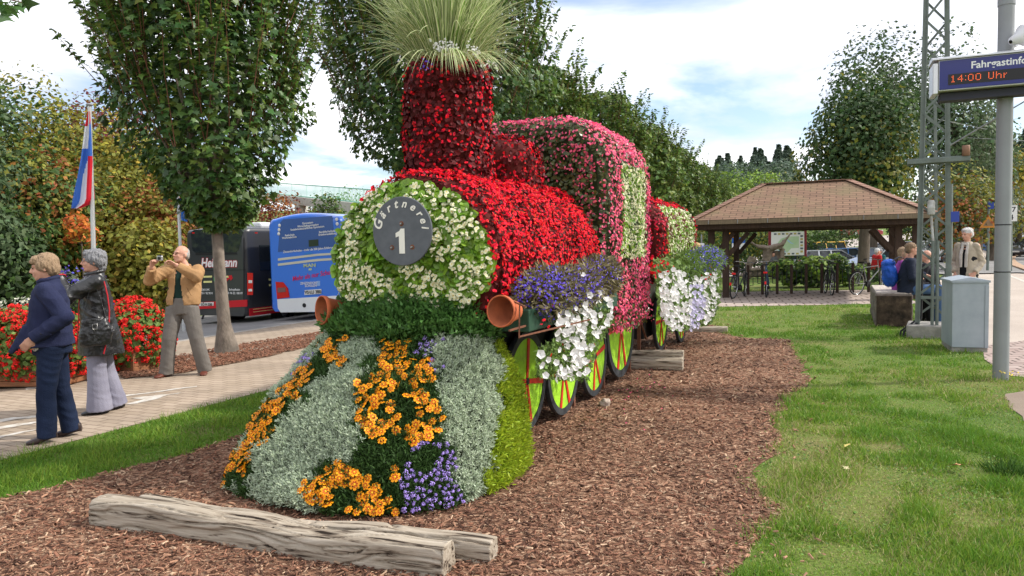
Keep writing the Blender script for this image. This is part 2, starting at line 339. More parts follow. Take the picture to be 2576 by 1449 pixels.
# tree-pit mulch
TM = [T(-8.0, 7.2), T(-7.95, 8.6), T(-8.1, 10.2), T(-8.35, 12.3), T(-8.7, 13.2), T(-9.2, 12.4), T(-9.45, 10), T(-9.4, 8.2), T(-9.0, 7.0), T(-8.4, 6.6)]
TMP = np.array([p[:2] for p in TM]); sheet('mulch_pit', [p for p in TM], MATS['mulch_ground'], 0.012, 0.02)
# pavers under the shelter, path, platform
sheet('shelter_paving', [G(1650, 778), G(1805, 772), G(2000, 769), G(2200, 765), (9.9, 17.9), (11.5, 22.6), G(2330, 728), G(2000, 732), G(1700, 738)], MATS['shelter_pavers'], 0.008)
PATH = [G(2345, 764), G(2372, 840), G(2475, 884), G(2700, 872), (14, 9.5, 0), (24, 18, 0), G(2640, 700), G(2560, 682), G(2545, 668), G(2530, 655), G(2530, 650), (43, 62, 0), (41, 62, 0), G(2475, 634), G(2380, 690), G(2350, 715)]
sheet('path', PATH, MATS['path_asphalt'], 0.004)
sheet('paved_edge', [G(2472, 872), G(2476, 905), G(2490, 915), G(2534, 945), G(2600, 955), G(2800, 930), G(2800, 855), G(2576, 858)], MATS['edge_pavers'], 0.009)
sheet('bare_soil', [G(2530, 992), G(2576, 985), G(2700, 990), G(2700, 1075), G(2576, 1062), G(2545, 1030)], MATS['dirt'], 0.006, 0.02)
sheet('track_gravel', [G(2620, 640), G(2552, 650), G(2549, 658), G(2565, 670), G(2650, 690), G(2900, 720), G(2900, 640)], MATS['dirt'], 0.014)
mb = MB()
EDGE = [G(2660, 636), G(2590, 638), G(2562, 641), G(2548, 647), G(2541, 654), G(2546, 663), G(2560, 672), G(2600, 686), G(2700, 712)]
for p, q in zip(EDGE[:-1], EDGE[1:]): bar(mb, p+(0, 0, .05), q+(0, 0, .05), 0.45, 0.12, 0)
mb.build('platform_edge', mat('tan_edge', (0.46, 0.30, 0.19), col2=(0.38, 0.26, 0.18)), kind='structure')
mb = MB(); LN = [G(2494, 648), G(2495, 656), G(2499, 667), G(2512, 680), G(2535, 692), G(2576, 708), G(2700, 745)]
for p, q in zip(LN[:-1], LN[1:]):
    d = nrm(q-p); nn = np.array((-d[1], d[0], 0))*0.06; mb.add([p+nn+(0, 0, .009), p-nn+(0, 0, .009), q-nn+(0, 0, .009), q+nn+(0, 0, .009)], [[0, 1, 2, 3]])
mb.build('platform_line', MATS['white_paint'], kind='structure')
# far parking lot and road
PKP = np.array([(14.5, 33), (24, 30.5), (60, 50), (75, 61.8), (13, 61.8), (9.5, 47), (12.5, 37)]); gx, gy = np.meshgrid(np.arange(8, 76, .8), np.arange(30, 62.5, .8), indexing='ij'); k_ = gx.shape[1]
mb = MB(); V_ = np.stack([gx, gy, H(gx, gy)+.05], -1).reshape(-1, 3); i_, j_ = np.meshgrid(np.arange(gx.shape[0]-1), np.arange(k_-1), indexing='ij'); i_, j_ = i_.ravel(), j_.ravel(); F_ = np.stack([i_*k_+j_, (i_+1)*k_+j_, (i_+1)*k_+j_+1, i_*k_+j_+1], 1)
mb.add(V_, F_[inpoly(V_[F_].mean(1)[:, :2], PKP)], 0, True); mb.build('parking_lot', MATS['road_asphalt'], kind='structure')
def ribbon(name, cl, wd, m, dz):
    mb = MB(); cl = np.array(cl, float); t = nrm(np.gradient(cl, axis=0)); n = np.stack([-t[:, 1], t[:, 0]], 1); rg = []
    for c, nn in zip(cl, n):
        q = [c+nn*wd/2*k for k in (-1, -.5, 0, .5, 1)]; rg.append(np.array([(a[0], a[1], float(H(a[0], a[1]))+dz) for a in q]))
    loft(mb, rg, 0, True, False, False); return mb.build(name, m, kind='structure')
ribbon('far_road', [(3, 27), (5.5, 31.0), (9.0, 36.5), (12, 45), (17, 56), (26, 68), (40, 80), (56, 90), (80, 100)], 4.6, MATS['far_road'], 0.09)
# painted bicycle marks, worn, on the sidewalk
def mark(name, polys, jag=0.01):
    mb = MB()
    for pl in polys:
        pl = [np.array(G(*p)) for p in pl]; out = []
        for i in range(len(pl)):
            p, q = pl[i], pl[(i+1) % len(pl)]; k = max(1, int(np.linalg.norm(q-p)/0.05))
            for j in range(k): out.append(p+(q-p)*j/k+np.append(rng.normal(0, jag, 2), 0))
        mb.add(np.array(out)+(0, 0, .008), [list(range(len(out)))])
    return mb.build(name, MATS['white_paint'], kind='structure')
mark('road_marking', [[(310, 996), (380, 988), (440, 979), (498, 972), (497, 974), (430, 983), (370, 991), (312, 999)], [(330, 1003), (395, 996), (455, 989), (430, 994), (395, 1004), (345, 1017), (318, 1018), (360, 1006)], 
 [(60, 978), (160, 962), (164, 965), (70, 982)]])
mark('road_marking', [[(-60, 1066), (30, 1052), (112, 1046), (112, 1050), (30, 1058), (-60, 1074)], [(-60, 1086), (40, 1068), (118, 1060), (60, 1071), (-60, 1094)], [(-60, 1112), (50, 1088), (115, 1078), (60, 1090), (-60, 1118)]])
# ---------------------------------------------------------------- ground cover: mulch chips and grass
def insheet(P, poly): return inpoly(P, poly)
def fieldpts(n, d0, d1, hx=0.86, p=1.0):       # density falling with distance; spread wider than the view
    d = d0*(d1/d0)**rng.random(n) if p == 1.0 else rng.uniform(d0, d1, n)
    return np.stack([(rng.random(n)*2-1)*hx*d, d], 1)
for nm_, c_ in (('chip_a', (0.215, 0.10, 0.06)), ('chip_b', (0.31, 0.17, 0.105)), ('chip_c', (0.46, 0.32, 0.21)), ('chip_d', (0.085, 0.04, 0.025))):
    mat(nm_, c_, isl=0.35, rough=0.85)
CT = [(-.5, -.18, 0), (.5, -.14, 0), (.46, .16, 0), (-.44, .2, 0), (-.42, -.1, .22), (.4, -.08, .2), (.38, .1, .2), (-.38, .12, .22)]
CF = [[0, 1, 5, 4], [1, 2, 6, 5], [2, 3, 7, 6], [3, 0, 4, 7], [4, 5, 6, 7]]
mb = MB(); P = fieldpts(150000, 2.8, 16.0); P = P[insheet(P, MULP)]
cb = T(-2.9, 5)[:2]
ker = rng.random(len(P)); dk = np.array([noise.noise((x*.9, y*.9, 2.)) for x, y in P])*.25; cls = np.digitize(ker+dk, [0.40, 0.66, 0.74])
for k in range(4):
    Q = P[cls == k]; n = len(Q); dd = Q[:, 1]
    R = frames(np.tile((0, 0, 1.), (n, 1)), 0.33); S = (0.008+0.026*rng.random(n)**3.0)*(0.8+0.09*dd)
    S3 = np.stack([S*1.35, S*(0.4+.9*rng.random(n)), S*0.7], 1)
    scatter(mb, CT, CF, np.c_[Q, 0.008+rng.random(n)*0.012], R, S3, k)
Q = TMP.min(0)+rng.random((9000, 2))*(TMP.max(0)-TMP.min(0)); Q = Q[insheet(Q, TMP)]; n = len(Q)
scatter(mb, CT, CF, np.c_[Q, 0.02+rng.random(n)*0.012], frames(np.tile((0, 0, 1.), (n, 1)), 0.3), 0.03+0.03*rng.random(n), 0)
Q = fieldpts(9000, 2.8, 16.0); Q = Q[insheet(Q+rng.normal(0, .22, Q.shape), MULP) & ~insheet(Q, MULP) & (Q[:, 0] > .2)]; n = len(Q)
scatter(mb, CT, CF, np.c_[Q, 0.012+rng.random(n)*0.015], frames(np.tile((0, 0, 1.), (n, 1)), 0.4), (0.014+0.02*rng.random(n))*(.85+.09*Q[:, 1]), 1)
mb.build('wood_chips', [MATS['chip_a'], MATS['chip_b'], MATS['chip_c'], MATS['chip_d']], kind='stuff', label='loose reddish brown bark chips covering the planting bed', cat='bark mulch')
# grass blades
mat('blade_a', (0.125, 0.25, 0.024), isl=0.35, rough=0.55, trans=0.35, hue=0.02); mat('blade_b', (0.22, 0.33, 0.04), isl=0.3, rough=0.55, trans=0.35, hue=0.02)
mat('blade_dry', (0.42, 0.36, 0.17), isl=0.3, rough=0.7, trans=0.2)
BT = [(-.5, 0, 0), (.5, 0, 0), (.38, .5, .07), (-.38, .5, .07), (0, 1, .3)]; BF = [[0, 1, 2, 3], [3, 2, 4]]
def vnoise(P, sc, seed=0.0): return np.array([noise.noise((x*sc+seed, y*sc-seed, seed)) for x, y in P])
P = fieldpts(660000, 2.9, 26.0)
bb = P @ B[:2]; s_ = P @ A[:2]; inm = insheet(P, MULP)
jit = rng.normal(0, 0.05, P.shape); inm2 = insheet(P+jit, MULP)
SHP = np.array([p[:2] for p in [G(1650, 778), G(1805, 772), G(2000, 769), G(2200, 765), (9.9, 17.9), (11.5, 22.6), G(2330, 728), G(2000, 732), G(1700, 738)]])
PAP = np.array([np.array(p)[:2] for p in PATH])
EDP = np.array([p[:2] for p in [G(2472, 872), G(2476, 905), G(2490, 915), G(2534, 945), G(2600, 955), G(2800, 930), G(2800, 855), G(2576, 858)]])
SOP = np.array([p[:2] for p in [G(2530, 992), G(2576, 985), G(2700, 990), G(2700, 1075), G(2576, 1062), G(2545, 1030)]])
ok = ~inm2 & (bb > -5.98+rng.normal(0, 0.03, len(P))) & ~insheet(P, SHP) & ~insheet(P, PAP) & ~insheet(P, EDP) & ~insheet(P, SOP) & (s_ < 26)
P = P[ok]; ns = vnoise(P, 0.9, 3.1); nf = vnoise(P, 3.3, 9.4); nl = vnoise(P, 0.35, 5.0)
right = P[:, 0] > 0
dens = np.clip(0.85+0.9*ns+1.0*nf, 0.45, 1); dens = np.where(right, dens, 1.0)
keep = rng.random(len(P)) < dens; P, ns, nf, nl, right = P[keep], ns[keep], nf[keep], nl[keep], right[keep]
n = len(P); ht = (0.030+0.035*rng.random(n))*(1+1.9*np.clip(nf+0.5*ns, -0.33, 1)); ht = np.where(right, ht*0.8, (0.035+0.05*rng.random(n))*(1+.9*np.clip(nf, -.5, 1)))
wd = 0.0042*(0.6+0.11*P[:, 1]); dirs = np.stack([rng.normal(0, .55, n), rng.normal(0, .55, n), np.ones(n)], 1)
R = updirframes(dirs, 0.25); S3 = np.stack([wd, ht, ht], 1); dry = (rng.random(n) < np.clip(0.13+0.9*(nl-0.02)-.5*nf, 0.02, .6)) & right
lt = rng.random(n) < np.where(right, 0.5+nl*1.2-.7*nf, 0.25+.8*nf); cls = np.where(dry, 2, np.where(lt, 1, 0)); mb = MB()
for k in range(3):
    q = cls == k; scatter(mb, BT, BF, np.c_[P[q], np.zeros(q.sum())], R[q], S3[q], k)
Q = fieldpts(60000, 2.9, 12.0); Q = Q[~insheet(Q+rng.normal(0, .12, Q.shape), MULP) & (Q[:, 0] > -.3) & ~insheet(Q, PAP) & ~insheet(Q, EDP) & ~insheet(Q, SOP)]; nq = vnoise(Q, 1.6, 14.); Q = Q[rng.random(len(Q)) < np.clip(.45+1.4*nq, .1, 1)]; n = len(Q)
scatter(mb, [(0, -.5, 0), (.45, 0, .08), (0, .5, 0), (-.45, 0, .08)], [[0, 1, 2, 3]], np.c_[Q, .008+.022*rng.random(n)], frames(np.tile((0, 0, 1.), (n, 1)), .4), (.008+.010*rng.random(n))*(.8+.08*Q[:, 1]), 3)
mb.build('grass', [MATS['blade_a'], MATS['blade_b'], MATS['blade_dry'], mat('clover', (.10, .19, .03), isl=.5, rough=.6, trans=.2, hue=.02)], kind='stuff', label='patchy short green lawn around the bark mulch bed', cat='grass')
# ================================================================ VEGETATION
LEAF = [(0, 0), (.30, -.07), (.2, .14), (.53, .26), (.29, .40), (.2, .52), (0, .98), (-.2, .52), (-.29, .40), (-.53, .26), (-.2, .14), (-.30, -.07)]
MAPLE = [(x, y-.3, -.35*x*x-.18*(y-.3)**2) for x, y in LEAF]; MAPF = [list(range(12))]
DIA = [(0, -.5, 0), (.36, .0, -.06), (0, .55, -.03), (-.36, .0, -.06)]; DIAF = [[0, 1, 2, 3]]
OVAL = [(0, -.5, 0), (.33, -.25, .06), (.4, .1, .08), (0, .5, -.04), (-.4, .1, .08), (-.33, -.25, .06)]; OVF = [[0, 1, 2, 3], [0, 3, 4, 5]]
bark = mat('bark_maple', (0.24, 0.20, 0.16), col2=(0.12, 0.10, 0.08), nscale=9, bump=0.9, bscale=22, stretch=(1, 1, .5))
bark2 = mat('bark_dark', (0.13, 0.10, 0.075), col2=(0.07, 0.055, 0.04), nscale=8, bump=0.8, bscale=20, stretch=(1, 1, .3))
mat('maple_dark', (0.05, 0.108, 0.024), isl=0.45, rough=0.42, trans=0.22, hue=0.02, spec=0.4)
mat('maple_mid', (0.105, 0.175, 0.032), isl=0.4, rough=0.45, trans=0.32, hue=0.025, spec=0.4)
mat('maple_light', (0.16, 0.22, 0.04), isl=0.35, rough=0.5, trans=0.4, hue=0.03)
def leafset(mb, P, N, size, jit, mats_w, tv=MAPLE, tf=MAPF, r=None):
    r = r or rng; n = len(P); c = r.choice(len(mats_w), n, p=np.array(mats_w)/sum(mats_w)); R = frames(N, jit, r); S = size*(0.6+0.65*r.random(n))
    for k in range(len(mats_w)):
        q = c == k; scatter(mb, tv, tf, P[q], R[q], S[q], k)
def maple(label, base, h0, top, rx, n, nshoot, leaf, tr, seed, offx=0.0, lod=False, bw=None, group='row of clipped maples along the sidewalk'):
    r = np.random.default_rng(seed); root = thing('maple_tree', label, 'tree', base, 0, group)
    hc = top-h0; zc = h0+hc*0.42
    def rad_at(z):                      # egg profile
        t = (z-h0)/hc; return rx*np.clip(1-((t-0.45)/np.where(t < .45, .47, .62))**2, 0.0, 1)**np.where(t < .45, .78, .5)
    tm = MB(); k = 12; pts = []; rr = []
    for i in range(k):
        t = i/(k-1); z = t*(h0+hc*0.55); pts.append((0.04*math.sin(t*5+seed)+offx*0.3*t, 0.03*math.cos(t*4), z)); rr.append(tr*(1+0.9*math.exp(-z/0.13))*(1-0.55*t))
    tube(tm, pts, rr, 14); top_p = np.array(pts[-1])
    for i in range(22):
        z = h0*0.95+r.random()*hc*0.4; a = r.random()*6.28; rr_ = float(rad_at(z+hc*.25))*0.8; e = np.array((math.cos(a)*rr_+offx, math.sin(a)*rr_, z+hc*(.12+.3*r.random())))
        s0 = np.array(pts[min(k-1, int(z/(h0+hc*0.55)*(k-1)))]); mid = (s0+e)/2+np.array((0, 0, -.1)); tube(tm, [s0, mid, e], [tr*.38, tr*.24, tr*.08], 6)
    mb = MB(); t = r.random(n)**0.85; z = h0+hc*t; a = r.random(n)*2*math.pi; rm = rad_at(z)
    lump = np.array([noise.noise((math.cos(q)*1.7+seed, math.sin(q)*1.7, zz*1.1)) for q, zz in zip(a, z)])
    lump2 = np.array([noise.noise((math.cos(q)*4+seed, math.sin(q)*4, zz*2.6)) for q, zz in zip(a, z)]); a0_ = offx*np.clip((z-h0)/hc*2.2, 0, 1); rho = rm*(1+0.26*lump+.22*lump2)*(1-0.62*r.random(n)**2.0)
    P = np.stack([np.cos(a)*rho+a0_, np.sin(a)*rho, z-0.25*rho*0.3], 1); Nn = np.stack([np.cos(a)*0.75, np.sin(a)*0.75, np.full(n, 0.55)], 1)
    leafset(mb, P, Nn, leaf, 0.42, [0.62, 0.33, 0.05] if not lod else [.06, .40, .54], *((OVAL, OVF) if lod else (MAPLE, MAPF)), r=r)
    PP = []; NN = []
    for i in range(nshoot):
        z = h0+hc*(0.25+0.62*r.random()); a = r.random()*6.283; rr_ = float(rad_at(np.array(z)))*(.75+.25*r.random()); p = np.array((math.cos(a)*rr_+offx, math.sin(a)*rr_, z))
        d = nrm(np.array((math.cos(a)*.38, math.sin(a)*.38, 1))+r.normal(0, .13, 3)); ln = (0.7+0.95*r.random())*hc/5; q = p+d*ln+np.array((0, 0, 0.0)); tube(tm, [p-d*.5, (p+q)/2+r.normal(0, .03, 3), q], [.009, .006, .003], 4, 1)
        m_ = int(ln/(leaf*.46)); tt = np.linspace(0, 1, m_)
        for f in tt:
            c = p+d*ln*f
            for sg in (0, 1):
                ang = i+f*9+sg*3.14; o = np.array((math.cos(ang), math.sin(ang), .15)); PP.append(c+o*leaf*.55*(1-.35*f)); NN.append(o*.45+(0, 0, 1))
    if PP: leafset(mb, np.array(PP), np.array(NN), leaf*.82, 0.3, [0.25, 0.55, 0.2], *((OVAL, OVF) if lod else (MAPLE, MAPF)), r=r)
    tm.build('trunk', [bark, mat('twig_red', (0.16, 0.07, 0.04))], root); mb.build('crown', [MATS['maple_dark'], MATS['maple_mid'], MATS['maple_light']], root)
    return root
t1 = G(568, 888); maple('clipped maple with full dark crown beside man in tan jacket', t1, 1.95, 7.9, 1.42, 13500, 240, 0.135, 0.105, 3, offx=-0.16)
def rowt(k): return T(-8.89, 8.83+6.9*k)
maple('tall clipped maple directly behind the flower train chimney', rowt(1), 3.0, 9.6, 2.6, 19000, 250, 0.155, 0.15, 5, offx=0.1)
maple('clipped maple right of the chimney maple, partly behind the cab', rowt(2), 3.0, 7.3, 1.5, 9000, 150, 0.16, 0.15, 8, lod=True)
maple('clipped maple rising above the right top corner of the cab', rowt(3), 3.0, 7.7, 1.8, 8000, 150, 0.17, 0.15, 9, lod=True)
m4 = maple('clipped maple above the tender, fourth beyond the cab', rowt(4), 2.6, 7.3, 1.8, 6500, 110, 0.2, 0.16, 12, lod=True)
for k, lb in ((5, 'clipped maple above the tender end, shorter than its left neighbour'), (6, 'small clipped maple just left of the shelter roof'), (7, 'farthest clipped maple of the row, low above the shelter roof')):
    dup(m4, rowt(k), k*1.7, lb, 1.0-.04*(k-4))
# generic leafy tree / bush from clumps
def leafmat(nm, c, isl=0.35, tr=0.3, hue=0.02): return mat(nm, c, isl=isl, rough=0.6, trans=tr, hue=hue)
leafmat('lf_green', (0.065, 0.12, 0.025)); leafmat('lf_dark', (0.045, 0.085, 0.026)); leafmat('lf_olive', (0.21, 0.21, 0.03)); leafmat('lf_yellow', (0.36, 0.29, 0.035)); leafmat('lf_gold', (0.30, 0.2, 0.03))
leafmat('lf_rust', (0.30, 0.11, 0.03)); leafmat('lf_red', (0.16, 0.035, 0.03)); leafmat('lf_bluegreen', (0.09, 0.14, 0.06)); leafmat('lf_bright', (0.2, 0.3, 0.04)); leafmat('lf_fir', (0.11, 0.155, 0.11)); leafmat('lf_grey', (0.12, 0.15, 0.085)); leafmat('lf_orange', (0.55, 0.16, 0.03))
def clumptree(name, label, cat, base, w, hcrown, z0, n, leaf, mats, wts, seed, K=26, trunk=0.14, group=None, depth=None, tall=1.0, tv=DIA, tf=DIAF, trunkname='trunk', vert=False):
    r = np.random.default_rng(seed); root = thing(name, label, cat, base, 0, group); depth = depth or w; mb = MB()
    cs = []; rs = []
    for i in range(K):
        d = nrm(r.normal(0, 1, 3)); f = 0.45+0.55*r.random(); c = np.array((d[0]*w/2*f*.78, d[1]*depth/2*f*.78, z0+hcrown/2+d[2]*hcrown/2*f*.8))
        cs.append(c); rs.append((0.17+0.12*r.random())*min(w, hcrown*1.2))
    cs = np.array(cs); rs = np.array(rs); who = r.choice(K, n, p=rs**2/sum(rs**2)); d = nrm(r.normal(0, 1, (n, 3))+np.array((0, 0, .25)))
    sc = np.array((1, depth/w, tall)); P = cs[who]+d*sc*(rs[who]*(0.72+0.42*r.random(n)))[:, None]
    P[:, 2] = np.maximum(P[:, 2], 0.04+.06*r.random(n)); Nn = d*.8+nrm(cs[who]-np.array((0, 0, z0+hcrown/2)))*.4+(0, 0, .35)
    cm = r.choice(len(mats), K, p=np.array(wts)/sum(wts)); cl = np.where(r.random(n) < .75, cm[who], r.choice(len(mats), n, p=np.array(wts)/sum(wts)))
    R = frames(Nn, 0.45, r); S = leaf*(.6+.8*r.random(n))
    for k in range(len(mats)):
        q = cl == k; scatter(mb, tv, tf, P[q], R[q], S[q], k)
    tm = MB(); hh = z0+hcrown*.6
    tube(tm, [(0, 0, -.1), (.02*w, 0, hh*.4), (0, .02*w, hh)], [trunk*1.25, trunk, trunk*.35], 9)
    for c in cs[:min(K, 12)]:
        zz = max(0.05, min(hh*.9, c[2]-hcrown*.25)); tube(tm, [(0, 0, zz), (c*.5+np.array((0, 0, zz))*.5), c], [trunk*.5, trunk*.3, trunk*.1], 5)
    tm.build(trunkname, bark2, root); mb.build('crown' if trunkname == 'trunk' else 'foliage', [MATS[m] for m in mats], root); return root
def P2(px, d, base=True): q = at(px, 640, d); return Hp(q[0], q[1])
def zt(py, px, d): return at(px, py, d)[2]
hz = 'autumn trees on the bank behind the road'
LT = [  # px, depth, width, top py, mats, weights, label
 (-135, 20, 3.6, 120, ['lf_bluegreen', 'lf_green'], [2, 1], 'grey green tree cut by the left frame edge, nearest the flag'),
 (-5, 24, 2.7, 175, ['lf_bluegreen', 'lf_green', 'lf_dark'], [3, 2, 1], 'tall grey green tree at the far left of the bank'),
 (150, 31, 6.5, 215, ['lf_olive', 'lf_yellow', 'lf_green'], [3, 1.2, 1.5], 'tall olive yellow tree standing left of the flag'),
 (90, 25, 4.5, 330, ['lf_olive', 'lf_green', 'lf_rust'], [2, 2, .7], 'mixed green and rust tree low behind the flag'),
 (255, 34, 6.0, 240, ['lf_red', 'lf_olive', 'lf_rust'], [2.2, 2, 1], 'dark red topped tree behind the top of the flagpole'),
 (330, 31, 5.5, 300, ['lf_olive', 'lf_yellow', 'lf_green'], [3, 1.5, 1], 'yellow green tree between flag and clipped maple'),
 (225, 26.5, 4.6, 420, ['lf_olive', 'lf_gold', 'lf_green', 'lf_rust'], [3, 1.5, 1.5, .6], 'olive tree low behind the striped flag'),
 (400, 27, 4.2, 445, ['lf_rust', 'lf_olive', 'lf_gold'], [2, 2, 1.6], 'rusty brown tree behind the man with the camera'),
 (20, 21.5, 2.4, 470, ['lf_green', 'lf_bluegreen', 'lf_dark'], [2, 2, 1], 'rounded dark green shrub tree above the women'),
 (470, 32, 5.5, 330, ['lf_green', 'lf_olive'], [1, 1.5], 'green tree behind the clipped maple on the bank'),
 (340, 24.5, 3.6, 560, ['lf_olive', 'lf_gold', 'lf_yellow'], [2, 1, 1], 'low spreading yellow bush on the bank behind the man'),
]
for i, (px, d, w_, py, ms_, wt, lb) in enumerate(LT):
    b_ = P2(px, d); top = zt(py, px, d)-b_[2]; clumptree('bank_tree', lb, 'tree', b_, w_, top*.95, top*.05, int(9000*(w_/5)), 0.17, ms_, wt, 40+i, K=38, group=hz)
b_ = P2(205, 22.6); clumptree('maple_bush', 'small bush with bright orange leaves low behind the flagpole', 'bush', b_, 1.6, 1.0, zt(575, 205, 22.6)-b_[2]-.6, 500, .13, ['lf_orange', 'lf_yellow'], [2, 1], 77, K=8, trunk=.04)
for px, d, w_, py, ms_, lb, nm in ((740, 42, 5, 498, ['lf_red', 'lf_rust'], 'dull red bush on the bank left of the blue bus', 'red_bush'), (820, 36, 2.6, 445, ['lf_green', 'lf_grey', 'lf_olive'], 'pale green young tree in front of the green bridge railing', 'young_tree'), (870, 60, 6, 458, ['lf_bright', 'lf_green'], 'bright green round tree beyond the bridge railing', 'far_tree')):
    b_ = P2(px, d); top = zt(py, px, d)-b_[2]; clumptree(nm, lb, 'tree' if 'tree' in nm else 'bush', b_, w_, top, 0.1, 3500, .16, ms_, [2]*len(ms_), int(px), K=18, trunk=.08)
def flowerbush(name, label, base, w_, h_, n, leafm, blm, nb, bs_, seed, group=None, z0=.05):
    r = np.random.default_rng(seed); root = clumptree(name, label, 'bush', base, w_, h_, z0, n, 0.09, leafm, [1]*len(leafm), seed, K=16, trunk=.03, trunkname='stems', group=group)
    mb = MB(); d = nrm(r.normal(0, 1, (nb, 3))+(0, 0, .4)); P = d*np.array((w_/2, w_/2, h_/2))*(.8+.3*r.random(nb))[:, None]+(0, 0, z0+h_/2)
    for P_, d_ in zip(P, d):
        q = P_+r.normal(0, bs_*.5, (5, 3)); scatter(mb, OVAL, OVF, q, frames(np.tile(d_, (5, 1)), .5, r), bs_*.55*(.7+.6*r.random(5)), 0)
    mb.build('blossoms', MATS[blm], root); return root
mat('bl_white', (0.72, 0.70, 0.56), isl=.15, trans=.2); mat('bl_violet', (0.13, 0.10, 0.50), isl=.3, trans=.2, hue=.02); mat('bl_ger', (0.80, 0.022, 0.018), isl=.3, trans=.2, rough=.55)
flowerbush('blossom_bush', 'sprawling bush with white blossoms behind the women', P2(112, 14.6), 1.9, 1.2, 1600, ['lf_grey', 'lf_bright'], 'bl_white', 150, .09, 91)
flowerbush('blossom_bush', 'bush of violet blossoms behind the flagpole', P2(185, 13.6), 1.25, 1.5, 1500, ['lf_green', 'lf_grey'], 'bl_violet', 130, .08, 92, z0=.15)
# firs on the far hills
def fir(seed, label, base, h, group):
    r = np.random.default_rng(seed); root = thing('fir_tree', label, 'tree', base, 0, group); mb = MB(); n = 1500
    t = r.random(n)**.8; a = r.random(n)*6.283; lay = .75+.35*np.sin(t*44+a*2); rho = h*.25*(1-t)*lay*(.4+.6*r.random(n)**.5)
    P = np.stack([np.cos(a)*rho, np.sin(a)*rho, h*(.06+.94*t)-rho*.25], 1); scatter(mb, DIA, DIAF, P, frames(np.stack([np.cos(a), np.sin(a), np.full(n, .9)], 1), .5, r), h*.045*(.6+.7*r.random(n)), 0)
    tm = MB(); tube(tm, [(0, 0, -.5), (0, 0, h*.9)], [h*.014, h*.003], 6); tm.build('trunk', bark2, root); mb.build('crown', MATS['lf_fir'], root); return root
f0 = None; fg = 'dark firs on the far hill'; r_ = np.random.default_rng(4); fl = []
for i in range(44): x_ = 1795+r_.random()*200; fl.append((x_, 170+r_.random()*90, 372-.05*(x_-1795)+r_.random()*55))
for i in range(36): fl.append((2455+r_.random()*170, 180+r_.random()*70, 312+r_.random()*50))
for i, (px, d, py) in enumerate(sorted(fl, key=lambda q: q[1])):
    p = P2(px, d); hh = zt(py, px, d)-p[2]; lb = 'dark fir in the wood on the far hill '+('left of the big tree' if px < 2100 else 'right of the lattice mast')
    if f0 is None: f0 = fir(5, lb, p, 1.0, fg); h0_ = 1.0; put(f0, p, 0, hh)
    else: (dup(f0, p, i*1.3, lb, hh)).scale = Vector((hh*(1.25+.9*((i*37) % 10)/10),)*2+(hh,))
RT = [ # right-hand trees: name,px,d,w,top,z0,n,leaf,mats,wts,K,label
 ('linden_tree', 2170, 31, 5.2, 195, 2.4, 15000, .17, ['lf_dark', 'lf_green', 'lf_olive'], [3, 2, .8], 40, 'broad dark tree rising behind the shelter roof'),
 ('poplar_tree', 2195, 46, 6.4, 68, 3.5, 9000, .22, ['lf_bluegreen', 'lf_dark', 'lf_grey'], [2, 1.0, 1.4], 40, 'very tall grey green poplar left of the lattice mast'),
 ('poplar_tree', 2395, 42, 5.2, 85, 2, 9000, .2, ['lf_bluegreen', 'lf_grey', 'lf_dark'], [2, 1.6, 1], 40, 'tall silvery poplar just right of the lattice mast'),
 ('poplar_tree', 2460, 46, 4.0, 200, 2, 4500, .2, ['lf_bluegreen', 'lf_grey'], [1, 1], 26, 'narrow poplar under the blue display'),
 ('birch_tree', 2425, 36, 4.6, 420, .8, 6000, .16, ['lf_olive', 'lf_rust', 'lf_grey', 'lf_green'], [2, 1.1, 1, 1], 28, 'brownish green birch behind the man in beige jacket'),
 ('birch_tree', 2490, 48, 4.4, 455, 1, 3500, .2, ['lf_grey', 'lf_olive', 'lf_green'], [1.4, 1, 1], 24, 'pale olive birch left of the grey display pole'),
 ('autumn_tree', 2560, 58, 6.5, 350, 1, 6000, .24, ['lf_yellow', 'lf_olive', 'lf_green'], [2, 1.6, 1.2], 30, 'yellowing tree at the right frame edge behind the pole'),
 ('autumn_tree', 2660, 50, 6.5, 390, 1, 4000, .24, ['lf_yellow', 'lf_rust', 'lf_green'], [2, 1, 1], 30, 'rusty yellow tree past the right frame edge'),
 ('hedge_tree', 2560, 80, 9, 500, 0, 3000, .3, ['lf_green', 'lf_dark'], [1, 1], 24, 'dark low tree mass above the far parked cars'),
 ('hedge_tree', 2330, 52, 5.5, 480, .5, 4000, .22, ['lf_dark', 'lf_olive', 'lf_green'], [2, 1, 1], 24, 'dark green tree behind the right shelter post'),
 ('far_tree', 1860, 78, 6.5, 428, 1, 4000, .28, ['lf_bright', 'lf_green'], [1.5, 1], 26, 'light green tree above the left slope of the shelter roof'),
 ('far_tree', 1928, 80, 5.5, 420, 1, 3500, .28, ['lf_bright', 'lf_grey'], [1.4, 1], 26, 'pale feathery tree behind the shelter ridge left end'),
 ('far_tree', 1800, 66, 6.5, 455, 1, 4200, .26, ['lf_olive', 'lf_bright'], [1, 1], 26, 'yellowish green tree above the eave end of the shelter'),
 ('far_tree', 1840, 130, 13, 405, 0, 3500, .5, ['lf_fir', 'lf_green'], [2, 1], 30, 'dark wooded mass on the hill left of the big tree'),
 ('far_tree', 1945, 135, 13, 398, 0, 3500, .5, ['lf_fir', 'lf_dark'], [2, 1], 30, 'dark wooded mass touching the big tree on the hill'),
 ('far_tree', 2500, 140, 15, 350, 0, 3500, .5, ['lf_fir', 'lf_dark'], [2, 1], 30, 'dark wooded hill mass behind the grey pole'),
 ('far_tree', 1975, 95, 8, 452, 1, 3000, .32, ['lf_grey', 'lf_green'], [1, 1], 26, 'grey green tree against the firs above the shelter ridge'),
]
